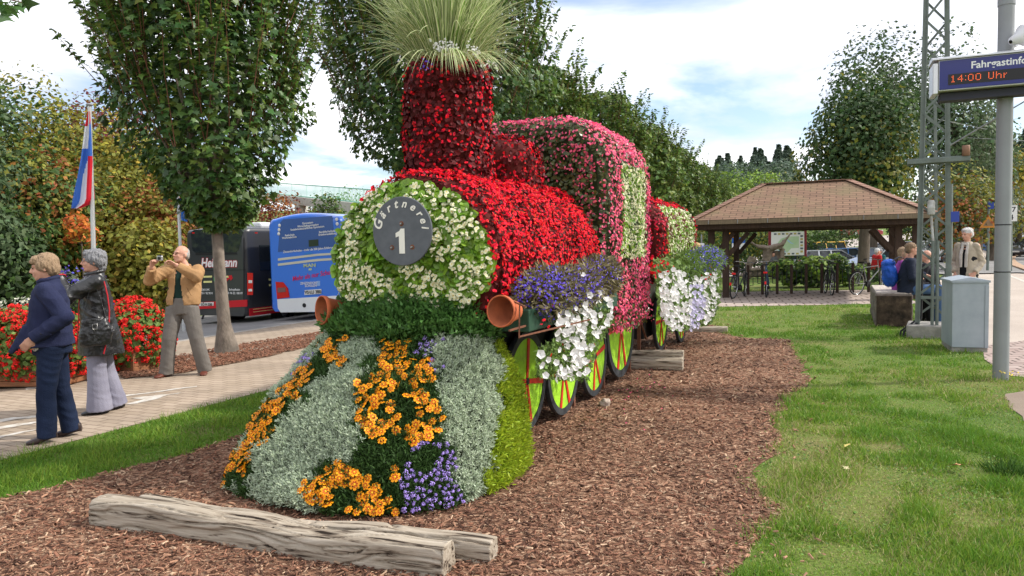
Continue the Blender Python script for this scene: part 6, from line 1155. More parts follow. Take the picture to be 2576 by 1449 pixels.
# --- bicycles (local +Y forward, rear wheel at origin)
def bicycle(label, loc, rz, col, lean=0.0, redlight=True, basket=False, steer=0.0):
    t = thing('bicycle', label, 'bicycle', (0, 0, 0), 0, 'bicycles in the shelter'); fr = mat('bike_'+label.split()[0], col, rough=.35, spec=.5)
    for y in (0, 1.08):
        Rz = rotm('Z', steer) if y else np.eye(3); c = np.array((0, y, .34)); a = np.arange(40)/40*6.283; w_ = MB(); tube(w_, [c+Rz @ np.array((0, .33*math.cos(q), .33*math.sin(q))) for q in a], .020, 8, closed=True); wh = w_.build('wheel', rubber, t)
        m_ = MB(); tube(m_, [c+Rz @ np.array((0, .305*math.cos(q), .305*math.sin(q))) for q in a], .009, 6, closed=True); m_.build('rim', chrome, wh)
        m_ = MB(); [tube(m_, [c+Rz @ np.array((.02*(1-2*(k % 2)), 0, 0)), c+Rz @ np.array((0, .30*math.cos(k*.4488), .30*math.sin(k*.4488)))], .0018, 3, cap=False) for k in range(14)]; tube(m_, [c-Rz[:, 0]*.05, c+Rz[:, 0]*.05], .018, 8); m_.build('spokes', chrome, wh)
        m_ = MB(); tube(m_, [c+Rz @ np.array((0, .365*math.cos(q), .365*math.sin(q))) for q in np.linspace(.3, 2.9, 14)], .022, 6, sq=.4); m_.build('mudguard', black, t)
    bb = (0, .44, .30); st = (0, .27, .78); hd0 = (0, .90, .82); hd1 = (0, .93, .68)
    m_ = MB(); [tube(m_, [p, q], r, 8) for p, q, r in ((bb, st, .016), (bb, hd1, .019), (st, hd0, .016), (bb, (.05, 0, .34), .010), (bb, (-.05, 0, .34), .010), (st, (.05, 0, .34), .009), (st, (-.05, 0, .34), .009), (hd0, hd1, .018), (hd1, (.05, 1.08, .34), .013), (hd1, (-.05, 1.08, .34), .013), (st, (0, .24, .90), .013), (hd0, (0, .87, .98), .014))]; m_.build('frame', fr, t)
    m_ = MB(); tube(m_, [(-.29, .72, .99), (-.24, .80, 1.02), (0, .87, 1.0), (.24, .80, 1.02), (.29, .72, .99)], .012, 8); hb_ = m_.build('handlebar', chrome, t)
    for sx in (1, -1): m_ = MB(); tube(m_, [(sx*.27, .75, 1.0), (sx*.31, .66, .985)], .018, 8); m_.build('grip', black, hb_)
    m_ = MB(); loft(m_, [np.array([(.5*w_*math.cos(a_), y, .93+.025*math.sin(a_)) for a_ in np.arange(12)/12*6.283]) for y, w_ in ((.10, .13), (.14, .19), (.2, .17), (.28, .08), (.37, .05))]); m_.build('saddle', black, t)
    m_ = MB(); [tube(m_, [(sx, -.14, .73), (sx, .24, .73)], .006, 6) for sx in (-.06, 0, .06)]; [tube(m_, [(sx, -.05, .73), (sx*.8, 0, .36)], .006, 6) for sx in (-.06, .06)]; bar(m_, (-.06, -.1, .735), (.06, -.1, .735), .02, .01); m_.build('carrier', black, t)
    m_ = MB(); tube(m_, [(0, .44, .30), (.07, .44, .30)], .085, 14); tube(m_, [(.08, .44, .3), (.09, .50, .16)], .01, 6); bar(m_, (.09, .5, .15), (.17, .5, .15), .08, .02); bar(m_, (-.08, .38, .44), (-.16, .38, .44), .08, .02); m_.build('crank', black, t)
    if redlight: m_ = MB(); box(m_, (0, -.16, .72), (.11, .02, .05), None, 0, .006); box(m_, (0, -.385+.02, .44), (.05, .02, .08), None, 0, .006); m_.build('reflector', mat('red_reflector', (.75, .02, .02), rough=.3), t)
    t.location = Vector(loc); t.rotation_euler = (0, lean, rz); return t
def bk(px, py): return G(px, py)
bicycle('grey bicycle with black frame at the left end of the shelter', bk(1844, 752), rad(-34), (.05, .055, .06), .10, steer=.2)
bicycle('blue bicycle seen straight from behind between two stands', bk(1928, 749), rad(-21), (.03, .10, .22), -.03)
bicycle('black bicycle leaning upright against the sixth stand', bk(2092, 744), rad(-14), (.02, .02, .025), .06, False)
bicycle('silver bicycle with a large bare wheel beside the bench people', bk(2154, 742), rad(-62), (.25, .26, .26), .05, False, steer=.5)
# --- sculpted wooden seat under the map
nodemat('driftwood', lambda t, N, L, p: woodmat(t, N, L, p)); dw = mat('old_timber', (.24, .19, .145), col2=(.13, .10, .075), nscale=5, bump=.6, bscale=20, rough=.9)
ws = thing('wooden_seat', 'carved tree stump seat with wide winged top in front of the map board', 'sculpture'); mb = MB()
tube(mb, [(-.75, 0, .0), (-.7, 0, .5), (-.52, 0, .95)], [.16, .14, .16], 10); tube(mb, [(-.95, 0, .1), (-.5, 0, .25), (.2, 0, .25), (.8, 0, .12)], [.14, .18, .2, .16], 10); box(mb, (-.2, -.15, .42), (.8, .35, .12)); tube(mb, [(.15, .1, .2), (.1, .1, .8), (.15, .1, 1.35)], [.26, .2, .24], 10); tube(mb, [(.72, .1, .2), (.68, .1, .8), (.72, .1, 1.3)], [.1, .1, .12], 10)
tube(mb, [(.1, .05, 1.3), (-.3, 0, 1.42), (-.62, -.03, 1.62)], [.22, .14, .03], 10, sq=.6); tube(mb, [(.2, .05, 1.3), (.7, 0, 1.5), (1.05, 0, 1.95)], [.24, .16, .03], 10, sq=.6); box(mb, (.42, .1, 1.33), (.6, .4, .12)); box(mb, (.35, .2, .7), (.5, .1, 1.0))
organic(mb, 'carving', dw, ws, .022, 2, folds(.04, (4, 4, 3))); put(ws, G(1925, 701), -.25, .98)
J = None
kid = sit('child in dark clothes sitting inside the carved wooden seat', G(1935, 700)+np.array((.05, -.25, 0)), .1, .5, 1.25, hairmat('hair_dark', (.05, .035, .025), (.03, .02, .015)), clothmat('grey_sweat', (.12, .125, .13)), MATS['black_knit'], SH, vox=.016)
# --- map board
mpb = thing('map_board', 'village map board on maroon posts behind the carved seat', 'sign'); mar = mat('maroon_paint', (.20, .02, .03), rough=.5); D_ = 34.0
def xz(px, py, d=D_): q = at(px, py, d); return q[0], q[2]
x0, z1 = xz(1939, 584); x1, z0 = xz(2022, 642); px0 = xz(1936, 600)[0]; px1 = xz(2026, 600)[0]; mx_ = (x0+x1)/2
for x in (px0, px1): mb = MB(); box(mb, (x-mx_, 0, 1.2), (.1, .1, 2.4), None, 0, .01); mb.build('post', mar, mpb)
mb = MB(); box(mb, (0, -.03, (z0+z1)/2), (x1-x0, .05, z1-z0), None, 0, .008); pn_ = mb.build('panel', white, mpb); mb = MB(); W_ = x1-x0; Hh = z1-z0; zc = (z0+z1)/2
out = [(-.28, -.36), (-.30, .05), (-.2, .22), (0.0, .3), (.34, .3), (.34, -.18), (.1, -.2), (.0, -.36)]; mb.add([(a*W_, -.060, zc+b*Hh) for a, b in out], [list(range(len(out)))[::-1]]); mb.build('map_land', mat('map_green', (.40, .58, .34), col2=(.5, .6, .42), nscale=5), pn_)
mb = MB(); out = [(-.02, .2), (.1, .05), (.2, -.02), (.1, .0), (.0, .1)]; mb.add([(a*W_, -.0625, zc+b*Hh) for a, b in out], [list(range(len(out)))]); out = [(-.28, -.36), (-.29, -.28), (-.1, -.26), (-.05, -.36)]; mb.add([(a*W_, -.0625, zc+b*Hh) for a, b in out], [list(range(4))]); mb.build('map_water', mat('map_blue', (.35, .55, .75)), pn_)
pics = []
for i in range(7): mb = MB(); pics.append((mb, i % 2)); mb.add([((-.42+.12*i+dx)*W_, -.0625, zc+(.38+dz)*Hh) for dx, dz in ((0, 0), (.08, 0), (.08, .07), (0, .07))], [[0, 1, 2, 3]])
for i in range(6): mb = MB(); pics.append((mb, (i+1) % 2)); mb.add([((.38+dx)*W_, -.0625, zc+(-.38+.13*i+dz)*Hh) for dx, dz in ((0, 0), (.08, 0), (.08, .08), (0, .08))], [[0, 1, 2, 3]])
for i in range(6): mb = MB(); pics.append((mb, i % 2)); mb.add([((-.4+.13*i+dx)*W_, -.0625, zc+(-.46+dz)*Hh) for dx, dz in ((0, 0), (.08, 0), (.08, .07), (0, .07))], [[0, 1, 2, 3]])
for mb, k in pics: mb.build('picture', (mat('pic_dark', (.12, .14, .16)), mat('pic_ochre', (.45, .38, .12)))[k], pn_)
mb = MB(); tube(mb, [(-W_*.62, -.25, 2.62), (0, -.28, 2.66), (W_*.62, -.25, 2.62)], .02, 6); mb.add([(-W_*.62, -.3, 2.42), (W_*.62, -.3, 2.42), (W_*.62, .3, 2.62), (-W_*.62, .3, 2.62)], [[0, 1, 2, 3]]); mb.build('canopy', mat('canopy_glass', (.55, .57, .56), rough=.15), mpb)
mpb.location = (mx_, D_, 0)
# --- road signs
def sign(name, label, px, d, top, mk): 
    q = at(px, 640, d); t = thing(name, label, 'sign'); mb = MB(); tube(mb, [(0, .03, -.1), (0, .03, top)], .03, 8); mb.build('pole', greym, t); mk(t); t.location = Vector((q[0], q[1], float(H(q[0], q[1])))); t.rotation_euler = (0, 0, -math.atan2(q[0], q[1])); return t
TX = frame4((0, -.02, 0), (1, 0, 0), (0, 0, 1))
def plate(t, nm, w_, h_, zc_, m, y=0.0, part=None): mb = MB(); box(mb, (0, y, zc_), (w_, .02, h_), None, 0, .004); return mb.build(nm, m, part or t)
def busstop(t):
    zz = lambda py: at(1858, py, 36)[2]
    a_ = plate(t, 'blue_panel', .62, .26, zz(599), mat('sign_blue', (.03, .13, .5)), -.015); plate(t, 'white_panel', .62, .56, zz(608), white, .0)
    mb = MB(); mb.add([(-.12, -.012, zz(613)), (.12, -.012, zz(613)), (0, -.012, zz(616.5))], [[0, 1, 2]]); mb.build('arrow', black, t)
    mb = MB(); box(mb, (-.25, 0, zz(588)), (.56, .02, .32), None, 0, .004); mb.build('orange_panel', mat('sign_orange', (.85, .35, .02)), t)
sign('bus_sign', 'white and blue bus stop sign under an orange sign by the far road', 1858, 36, at(1858, 583, 36)[2], busstop)
def noentry(t):
    mb = MB(); zc_ = at(1946, 583, 40)[2]; Ry = np.stack([(1, 0, 0), (0, 0, 1), (0, -1, 0)], 1).astype(float); lathe(mb, [(.0005, .0), (.12, .0), (.12, -.01)], (0, -.02, zc_), Ry, 24, 0, False); lathe(mb, [(.11, .004), (.17, .004), (.17, -.01)], (0, -.02, zc_), Ry, 24, 1, False); box(mb, (0, -.03, zc_), (.16, .006, .04), None, 2); mb.build('sign_disc', [white, mat('sign_red', (.7, .02, .02)), black], t)
sign('round_sign', 'round white sign with red ring left of the map board', 1946, 40, at(1946, 580, 40)[2], noentry)
sign('small_sign', 'small white sign on a post between the shelter posts', 1765, 30, at(1765, 590, 30)[2], lambda t: plate(t, 'panel', .22, .26, at(1765, 620, 30)[2], white))
t = thing('info_column', 'short white and blue column left of the carved seat', 'column'); mb = MB(); box(mb, (0, 0, .42), (.2, .2, .84), None, 0, .01); mb.build('column_body', white, t); mb = MB(); box(mb, (0, -.002, .78), (.204, .204, .08)); mb.build('blue_band', MATS['sign_blue'], t); t.location = Vector(G(1879, 664))
# --- cars
paint = lambda n, c, m_=.3: mat('paint_'+n, c, rough=.28, metal=m_, spec=.5, coat=.6)
glass = mat('car_glass', (.02, .025, .03), rough=.06, spec=.8)
lampr = mat('tail_lamp', (.55, .015, .015), rough=.25); lampw = mat('head_lamp', (.7, .7, .68), rough=.15); plm = mat('number_plate', (.7, .7, .66), rough=.5)
def car(label, loc, rz, col, L=4.4, Hc=1.46, W=1.76, kind='estate', group='cars on the parking lot', detail=True):
    t = thing('parked_car', label, 'car', (0, 0, 0), 0, group); h = L/2; zb = .92 if kind != 'van' else 1.25
    rear = {'estate': (-h+.22, -h+.45), 'hatch': (-h+.3, -h+.75), 'sedan': (-h+.75, -h+1.35), 'van': (-h+.06, -h+.16)}[kind]; fr_ = {'van': (h-.75, h-1.15)}.get(kind, (h-1.15, h-1.95))
    pb = [(-h+.06, .22), (-h, .42), (-h+.02, .75), (rear[0]-.12, zb), (fr_[0]+.1, zb), (h-.35, zb-.2 if kind != 'van' else zb-.12), (h-.04, .62), (h, .45), (h-.06, .22)]
    mb = MB(); ys = [-W/2, -W/2+.06, -W/2+.2, W/2-.2, W/2-.06, W/2]; sc = [.94, .985, 1, 1, .985, .94]; loft(mb, [np.array([(x*s, y, .22+(z-.22)*(s if s > .95 else .97)) for x, z in pb]) for y, s in zip(ys, sc)], 0, False)
    gb = [(rear[0], zb-.01), (rear[1], Hc-.07), (rear[1]+.1, Hc-.03), (fr_[1], Hc-.02), (fr_[0], zb-.01)]; bd = mb.build('body', col, t)
    mb = MB(); k = len(gb); rg = []
    for s in (-1, 1): rg.append(np.array([(x, s*(W/2-.05-(.17 if z > zb+.1 else 0)), z) for x, z in gb]))
    loft(mb, rg, 0, False); mb.build('windows', glass, t)
    mb = MB(); box(mb, ((rear[1]+fr_[1])/2+.03, 0, Hc-.01), (fr_[1]-rear[1]+.02, W-.48, .04), None, 0, .015)
    for s in (-1, 1):
        y0, y1 = s*(W/2-.04), s*(W/2-.21); bar(mb, (fr_[0]-.02, y0, zb), (fr_[1]-.02, y1, Hc-.02), .05, .05); bar(mb, (rear[0]+.06, y0, zb), (rear[1]+.06, y1, Hc-.02), .14, .03); bar(mb, (rear[1], y1, Hc-.02), (fr_[1], y1, Hc-.02), .05, .05)
        for f in ((.36, .7) if kind != 'hatch' else (.5,)): x = rear[1]*(1-f)+fr_[1]*f; bar(mb, (x-.03, y0, zb), (x, y1, Hc-.02), .07, .03)
    mb.build('roof', col, t)
    for x in (-h+.78, h-.82):
        for s in (-1, 1):
            mb = MB(); Rw = np.stack([(1, 0, 0), (0, 0, 1), (0, -1., 0)], 1).astype(float); lathe(mb, [(.2, -.1), (.31, -.1), (.325, -.05), (.325, .05), (.31, .09), (.2, .1)], (x, s*(W/2-.09), .32), Rw*1., 22, 0, False); w_ = mb.build('wheel', rubber, t); mb = MB(); lathe(mb, [(.0005, .0), (.2, .0)], (x, s*(W/2+.005), .32), Rw, 10, 0, False); mb.build('rim', chrome, w_)
    for s in (-1, 1):
        mb = MB(); box(mb, (-h+.04, s*(W/2-.2), .78), (.08, .26, .16), None, 0, .02); mb.build('tail_light', lampr, t); mb = MB(); box(mb, (h-.1, s*(W/2-.26), .66), (.14, .34, .12), None, 0, .02); mb.build('headlight', lampw, t); mb = MB(); box(mb, (fr_[0]-.2, s*(W/2+.06), zb+.08), (.1, .16, .12), None, 0, .02); mb.build('mirror', col, t)
    for x in (-h-.008, h+.004): mb = MB(); box(mb, (x, 0, .45), (.012, .5, .11)); mb.build('plate', plm, t)
    t.location = Vector(loc); t.rotation_euler = (0, 0, rz); return t
silver = paint('silver', (.50, .52, .54), .6); dblue = paint('darkblue', (.03, .06, .2)); blk = paint('black', (.02, .02, .024)); wred = paint('darkred', (.28, .015, .02)); yellow = paint('yellow', (.85, .48, .02), 0); whitep = paint('white', (.72, .73, .74), 0); lblue = paint('blue', (.05, .16, .42)); grn = paint('grey', (.2, .21, .22))
def cp(px, d): q = at(px, 640, d); return Hp(q[0], q[1])
car('silver estate car parked behind the bushes under the shelter', cp(2088, 47), rad(4), silver, 4.7, kind='estate'); car('dark red car seen from behind below the map board', cp(1985, 55), rad(75), wred, 4.3, 1.5, kind='estate')
car('yellow van parked right of the map board', cp(2060, 58), rad(212), yellow, 4.8, 1.95, 1.85, 'van'); car('dark blue car beside the yellow van', cp(2128, 55), rad(10), lblue, 4.6, kind='estate'); car('light silver car behind the blue car', cp(2170, 60), rad(8), silver, 4.5)
car('small red car on the slope behind the tree', Hp(*at(2168, 600, 84)[:2]), rad(8), wred, 4.2, 1.45, kind='hatch')
i = 0; cols = [silver, dblue, whitep, silver, blk, grn, silver, lblue]; cn = ['silver', 'dark blue', 'white', 'silver', 'black', 'grey', 'silver', 'blue']
for px, d, ps in ((2215, 44, 'left of the bench people'), (2262, 50, 'behind the bench people'), (2300, 47, 'behind the mast foot'), (2240, 58, 'in the second row above the bench people'), (2290, 60, 'in the second row behind the shelter post'), (2350, 56, 'just right of the lattice mast'), (2385, 62, 'left of the man in beige'), (2478, 60, 'just right of the man in beige'), (2440, 70, 'behind the man in beige'), (2510, 66, 'left of the grey pole'), (2545, 60, 'right of the grey pole'), (2572, 66, 'at the right frame edge'), (2600, 56, 'past the right frame edge')):
    car(f'{cn[i % 8]} car parked {ps}', cp(px, d), rad(18+(i*53) % 17 + (180 if i % 3 == 0 else 0)), cols[i % 8], 4.3+.2*(i % 3), 1.45+.03*(i % 2), kind=('hatch', 'estate', 'sedan')[i % 3]); i += 1
car('white minibus parked far behind the man in beige', cp(2478, 68), rad(20), whitep, 5.4, 2.3, 1.95, 'van')
# --- buses
def onS(px, py, s): r = ray(px, py); t = (s-CP @ A)/(r @ A); return CP+r*t
def bus(name, label, b0, b1, s0, L, zg, zbot, ztop, col, mats_, crown=.08, rr=.16):
    t = thing(name, label, 'bus'); I_ = xroot(t, T((b0+b1)/2, s0+L/2, zg), -TH); bc = (b0+b1)/2; hw = (b1-b0)/2; prof = []
    for i in range(7): q = math.pi/2*i/6; prof.append((hw-rr*.8+rr*.8*math.cos(q), ztop-rr-crown+rr*math.sin(q)))
    top = [(x, ztop-crown+crown*(1-(x/(hw-rr))**2)) for x in np.linspace(hw-rr-.02, -(hw-rr-.02), 7)]
    prof = [(hw-.08, zbot), (hw, zbot+.1)]+prof+top+[(-x, z) for x, z in prof[::-1]]+[(-hw, zbot+.1), (-hw+.08, zbot)]; rg = []
    for s, k, dz in ((s0, .90, -.10), (s0+.03, .945, -.06), (s0+.10, .985, -.02), (s0+.25, 1, 0), (s0+L-.2, 1, 0), (s0+L, .95, -.1)):
        rg.append(np.array([T(bc+x*k, s, z if z < (zbot+ztop)/2 else z+dz) for x, z in prof]))
    mb = MB(); loft(mb, rg, 0, True, True); body = mb.xf(I_).build('body', col, t); return t, I_, body
def quadS(mb, pts, s, m=0, off=.006, th=.012):        # polygon given in photo pixels on the plane s, as a thin slab
    P = np.array([onS(x, y, s-off) for x, y in pts]); n = len(P); V = np.vstack([P, P+A*th]); mb.add(V, [list(range(n))], m); mb.add(V, [[i, (i+1) % n, n+(i+1) % n, n+i] for i in range(n)], m)
def txtS(mb, s_, px, py, s, h, m=0, rot=0., align='CENTER', shear=0., bold=0., sx=1.):
    c = onS(px, py, s-.012); M = np.eye(4); R2 = rotm('Z', rot); F_ = np.stack([B, np.array((0, 0, 1.)), -A], 1) @ R2; M[:3, :3] = F_ @ np.diag((sx, 1, 1)); M[:3, 3] = c; text(mb, s_, M, h, m, .002, shear, bold, align)
def bwheel(root, I_, b, s, r, zg, sgn=1):
    mb = MB(); Rw = np.stack([A, np.array((0, 0, 1.)), B*sgn], 1); lathe(mb, [(r*.6, -.15), (r, -.14), (r, .1), (r*.93, .13), (r*.6, .12)], T(b, s, zg+r), Rw, 26, 0, False); w_ = mb.xf(I_).build('wheel', rubber, root); mb = MB(); lathe(mb, [(.0005, .05), (r*.3, .05), (r*.62, .0)], T(b, s, zg+r), Rw, 20, 0, False); mb.xf(I_).build('rim', greym, w_)
# dark midibus
S1 = 16.4; bg_ = mat('bus_anthracite', (.035, .037, .042), rough=.35, spec=.5, coat=.3); bred = mat('bus_red', (.55, .015, .025), rough=.4); zg1 = float(np.interp(-17, PB, PZ))-.04
mid, I1, body1 = bus('minibus', 'dark grey and red minibus driving away behind the man and the maple', -17.95, -15.6, S1, 7.6, zg1, zg1+.3, 2.36, bg_, None, .05, .14)
mb = MB(); quadS(mb, [(480, 585), (488, 578), (606, 575), (611, 583), (600, 630), (592, 636), (493, 637), (484, 630)], S1); mb.xf(I1).build('rear_window', glass, mid)
mb = MB(); quadS(mb, [(492, 636), (594, 635), (597, 640), (492, 642)], S1, 0, .012); quadS(mb, [(490, 680), (617, 678), (617, 679.5), (490, 681.5)], S1, 0, .008); quadS(mb, [(612, 598), (614, 598), (614, 756), (612, 756)], S1, 0, .008); mb.xf(I1).build('trim', mat('trim_dark', (.015, .015, .016), rough=.5), mid)
mb = MB(); quadS(mb, [(473, 762), (621, 754), (621, 771), (474, 779)], S1, 0, .02, .03); P = T(-15.6+.008, S1+.12, 0); 
for (sa, sb_, za, zb_) in ((S1+.05, S1+7.5, zg1+.3, zg1+.52),): tb(mb, -15.605, -15.59, sa, sb_, za, zb_)
mb.xf(I1).build('bumper', bred, mid); mb = MB()
for z in (zg1+.40, zg1+.48): tb(mb, -15.592, -15.582, S1+.2, S1+7, z, z+.014)
tb(mb, -15.596, -15.586, S1+.9, S1+7, zg1+1.12, zg1+1.18); tb(mb, -15.596, -15.586, S1+.9, S1+7, zg1+1.28, zg1+1.34)
quadS(mb, [(512, 694), (533, 693.5), (533, 698), (512, 698.5)], S1); quadS(mb, [(512, 707), (533, 706.5), (533, 711), (512, 711.5)], S1)
quadS(mb, [(556, 694), (576, 693.5), (576, 698), (556, 698.5)], S1); mb.xf(I1).build('yellow_stripe', mat('cream_yellow', (.75, .72, .28)), mid)
mb = MB(); txtS(mb, 'Heizmann', 550, 671, S1, .36, 0, 0, 'CENTER', .22, .010, .96); mb.xf(I1).build('lettering', white, mid)
for s_, px, py in (('Zell /i.W.', 517, 731), ('Schopfheim', 590, 731), ('0 76 25 / 92 92 0', 515, 740), ('0 76 22 / 80 09', 592, 740)): mb = MB(); txtS(mb, s_, px, py, S1, .09, 0, 0, 'CENTER', 0, .001); mb.xf(I1).build('lettering', white, mid)
mb = MB(); txtS(mb, 'Heizmann', 550, 671, S1+.006, .36, 0, 0, 'CENTER', .22, .024, .96); mb.xf(I1).build('lettering_edge', bred, mid)
mb = MB(); c = onS(549, 702, S1-.012)
for k in range(4): r_ = .17; tube(mb, [c+B*(r_*math.cos(t)*math.cos(k*.785))+np.array((0, 0, 1))*r_*math.sin(t) for t in np.arange(20)/20*6.283], .008, 5, closed=True)
for zz, rr2 in ((-.1, .138), (0, .17), (.1, .138)): tube(mb, [c+B*-rr2+np.array((0, 0, zz)), c+B*rr2+np.array((0, 0, zz))], .008, 5)
mb.xf(I1).build('globe_emblem', mat('emblem_green', (.05, .5, .15)), mid); mb = MB(); quadS(mb, [(573, 694), (582, 692), (585, 700), (580, 706), (578, 700), (570, 708), (568, 703), (576, 697)], S1, 0, .01); mb.xf(I1).build('arrow_emblem', bred, mid)
mb = MB(); quadS(mb, [(623-1, 686), (636, 687), (636, 742), (622, 742)], S1+.02, 0, .03); mb.xf(I1).build('tail_light', lampr, mid); mb = MB(); quadS(mb, [(625, 705), (634, 705), (634, 712), (625, 712)], S1, 0, .02); quadS(mb, [(625, 727), (634, 727), (634, 733), (625, 733)], S1, 0, .02); mb.xf(I1).build('reverse_light', lampw, mid)
for px, py in ((486, 586), (644, 586)): mb = MB(); quadS(mb, [(px-3, py-2), (px+3, py-2), (px+3, py+1.5), (px-3, py+1.5)], S1, 0, .01); mb.xf(I1).build('marker_light', lampr, mid)
mb = MB(); quadS(mb, [(501, 761), (537, 760), (537, 769), (501, 770)], S1, 0, .03); np_ = mb.xf(I1).build('number_plate', plm, mid); mb = MB(); txtS(mb, 'LÖ H 550', 519.5, 768.6, S1-.03, .105, 0, 0, 'CENTER', 0, .002); mb.xf(I1).build('plate_lettering', black, np_)
mb = MB(); tb(mb, -15.605, -15.588, S1+.55, S1+1.75, zg1+1.6, zg1+2.35); tb(mb, -15.605, -15.588, S1+1.95, S1+6.9, zg1+1.6, zg1+2.35); mb.xf(I1).build('side_window', glass, mid)
mb = MB(); tb(mb, -17.4, -16.1, S1+1.2, S1+3.6, 2.32, 2.5, 0, .06); mb.xf(I1).build('roof_unit', whitep, mid)
mb = MB(); tube(mb, [T(-17.3, S1-.02, zg1+.3), T(-17.3, S1-.08, zg1+.2)], .03, 8); mb.xf(I1).build('tow_hitch', black, mid)
for b, sg in ((-15.8, 1), (-17.75, -1)):
    for s in (S1+1.7, S1+5.8): bwheel(mid, I1, b, s, .42, zg1-.06, sg)
# blue coach
S2 = 16.55; cblue = mat('coach_blue', (.03, .16, .66), rough=.3, spec=.5, coat=.4); czb = float(np.interp(-13.7, PB, PZ))-.08
co, I2, body2 = bus('coach', 'blue and white coach with school lettering on its back', -14.93, -12.43, S2, 11.5, czb, czb+.32, 2.66, cblue, None, .12, .22)
zz_ = lambda py: onS(780, py, S2)[2]
def qS(nm, pts, m, off=.006, th=.012, par=None): mb = MB(); quadS(mb, pts, S2, 0, off, th); return mb.xf(I2).build(nm, m, par or co)
qS('rear_panel', [(699, 634), (705, 560), (712, 552), (835, 543), (842, 600), (842, 622)], mat('panel_blue', (.03, .085, .30), rough=.2, spec=.6), .006)
qS('bumper', [(697, 753), (840, 744), (870, 744), (870, 783), (706, 786), (699, 776)], whitep, .03, .06)
qS('stripe', [(699, 650), (800, 638), (870, 634), (870, 639), (800, 643.5), (699, 656)], mat('champagne', (.55, .53, .42), rough=.4), .01); qS('stripe', [(699, 663), (800, 651), (870, 647), (870, 652), (800, 657), (699, 669)], MATS['champagne'], .01)
qS('screen', [(776, 604), (800, 602), (801, 618), (777, 621)], mat('dark_screen', (.03, .045, .035), rough=.15), .014); qS('handle', [(764, 637), (780, 634), (787, 637), (784, 639), (766, 640)], mat('handle_blue', (.03, .2, .6), rough=.3), .02)
qS('tail_light', [(693, 709), (712, 710), (724, 725), (728, 748), (697, 752)], lampr, .02); qS('reverse_light', [(698, 724), (718, 723), (718, 734), (698, 736)], mat('lamp_smoke', (.2, .1, .1), rough=.2), .03)
for px, py in ((703, 567), (702, 578), (701, 588), (847, 552), (848, 563)): mb = MB(); c = onS(px, py, S2-.012); Ry = np.stack([B, np.array((0, 0, 1.)), -A], 1); lathe(mb, [(.0005, .01), (.045, .008), (.05, .0)], c, Ry, 12); mb.xf(I2).build('round_light', lampw, co)
mb = MB(); c = onS(765.5, 768, S2-.035); lathe(mb, [(.0005, .01), (.03, .01), (.04, .02), (.055, .015), (.06, .0)], c, Ry, 16); mb.xf(I2).build('camera_eye', black, co)
for s_, px, py, h in (('Gymnasium', 774, 563, .10), ('Wirtschaftsgymnasium', 775, 569.5, .10), ('Sozialwissenschaftliches Gymnasium', 773, 576, .10), ('Realschule', 729, 593.5, .10), ('Werkrealschule', 728, 599.5, .10), ('Berufsfachschulen', 824, 584.5, .10), ('Erzieherausbildung', 824, 591, .10), ('Zinzendorfschulen - mehr als 200 Jahre Erfahrung in Sachen', 789, 629.5, .11)):
    mb = MB(); txtS(mb, s_, px, py, S2, h*.8, 0, rad(3.2), 'CENTER', 0, .001); mb.xf(I2).build('lettering', white, co)
for s_, px, py in (('ZINZENDORF', 777, 715), ('SCHULEN', 782, 721.5)): mb = MB(); txtS(mb, s_, px, py, S2, .095, 0, rad(2), 'CENTER', 0, .001); mb.xf(I2).build('lettering', white, co)
mb = MB(); txtS(mb, 'MAN', 779, 671.5, S2, .13, 0, rad(2), 'CENTER', 0, .006, 1.5); quadS(mb, [(776, 675), (784, 674.5), (784, 680), (776, 680.5)], S2, 0, .01); mb.xf(I2).build('maker_badge', chrome, co)
mb = MB(); txtS(mb, 'Mehr als nur Schule', 787, 698, S2, .19, 0, rad(8), 'CENTER', .25, .001, .95); mb.xf(I2).build('red_lettering', mat('script_red', (.65, .03, .12)), co)
mb = MB(); quadS(mb, [(797, 707), (805, 706.5), (805, 719), (797, 719.5)], S2); mb.xf(I2).build('crest', mat('crest_blue', (.25, .4, .7)), co)
qp = qS('number_plate', [(766, 730), (808, 727), (808, 739), (766, 742)], plm, .02); mb = MB(); txtS(mb, 'VS·LU 300', 787, 738.6, S2-.02, .13, 0, rad(2.5), 'CENTER', 0, .002); mb.xf(I2).build('plate_lettering', black, qp)
mb = MB(); tb(mb, -12.44, -12.415, S2+.8, S2+11.0, 1.3, 2.3); mb.xf(I2).build('side_window', glass, co); mb = MB(); tb(mb, -14.945, -14.92, S2+.8, S2+11.0, 1.3, 2.3); mb.xf(I2).build('side_window', glass, co)
for b, sg in ((-12.62, 1), (-14.74, -1)):
    for s in (S2+2.6, S2+9): bwheel(co, I2, b, s, .48, czb-.04, sg)
# --- flagpoles
def flagpole(label, px, d, top, base=None):
    q = at(px, 700, d); t = thing('flagpole', label, 'flagpole', (q[0], q[1], float(H(q[0], q[1])))); z0 = t.location[2]; h = top-z0; mb = MB(); tube(mb, [(0, 0, -.1), (0, 0, h)], [.05, .032], 14); mb.build('pole', mat('flagpole_alu', (.55, .56, .56), rough=.4, metal=.4), t)
    mb = MB(); ell(mb, (0, 0, h+.02), (.065, .065, .03)); mb.build('cap', greym, t); return t, q
fd = 14.5; t, q = flagpole('aluminium flagpole carrying the red, white and blue flag', 233, fd, at(223, 266, fd)[2]); t_ = at(224, 266, fd); t.rotation_euler = (0, math.atan2(t_[0]-q[0], t_[2]), 0)
mb = MB(); LB = [(280, 221, 226.5), (320, 213, 229), (365, 208, 231), (400, 203, 233), (440, 196, 235), (475, 188, 237), (500, 183, 239), (512, 181, 232), (524, 179, 203)]; nv, nu = 40, 16; ys = np.linspace(280, 524, nv); Vv = []
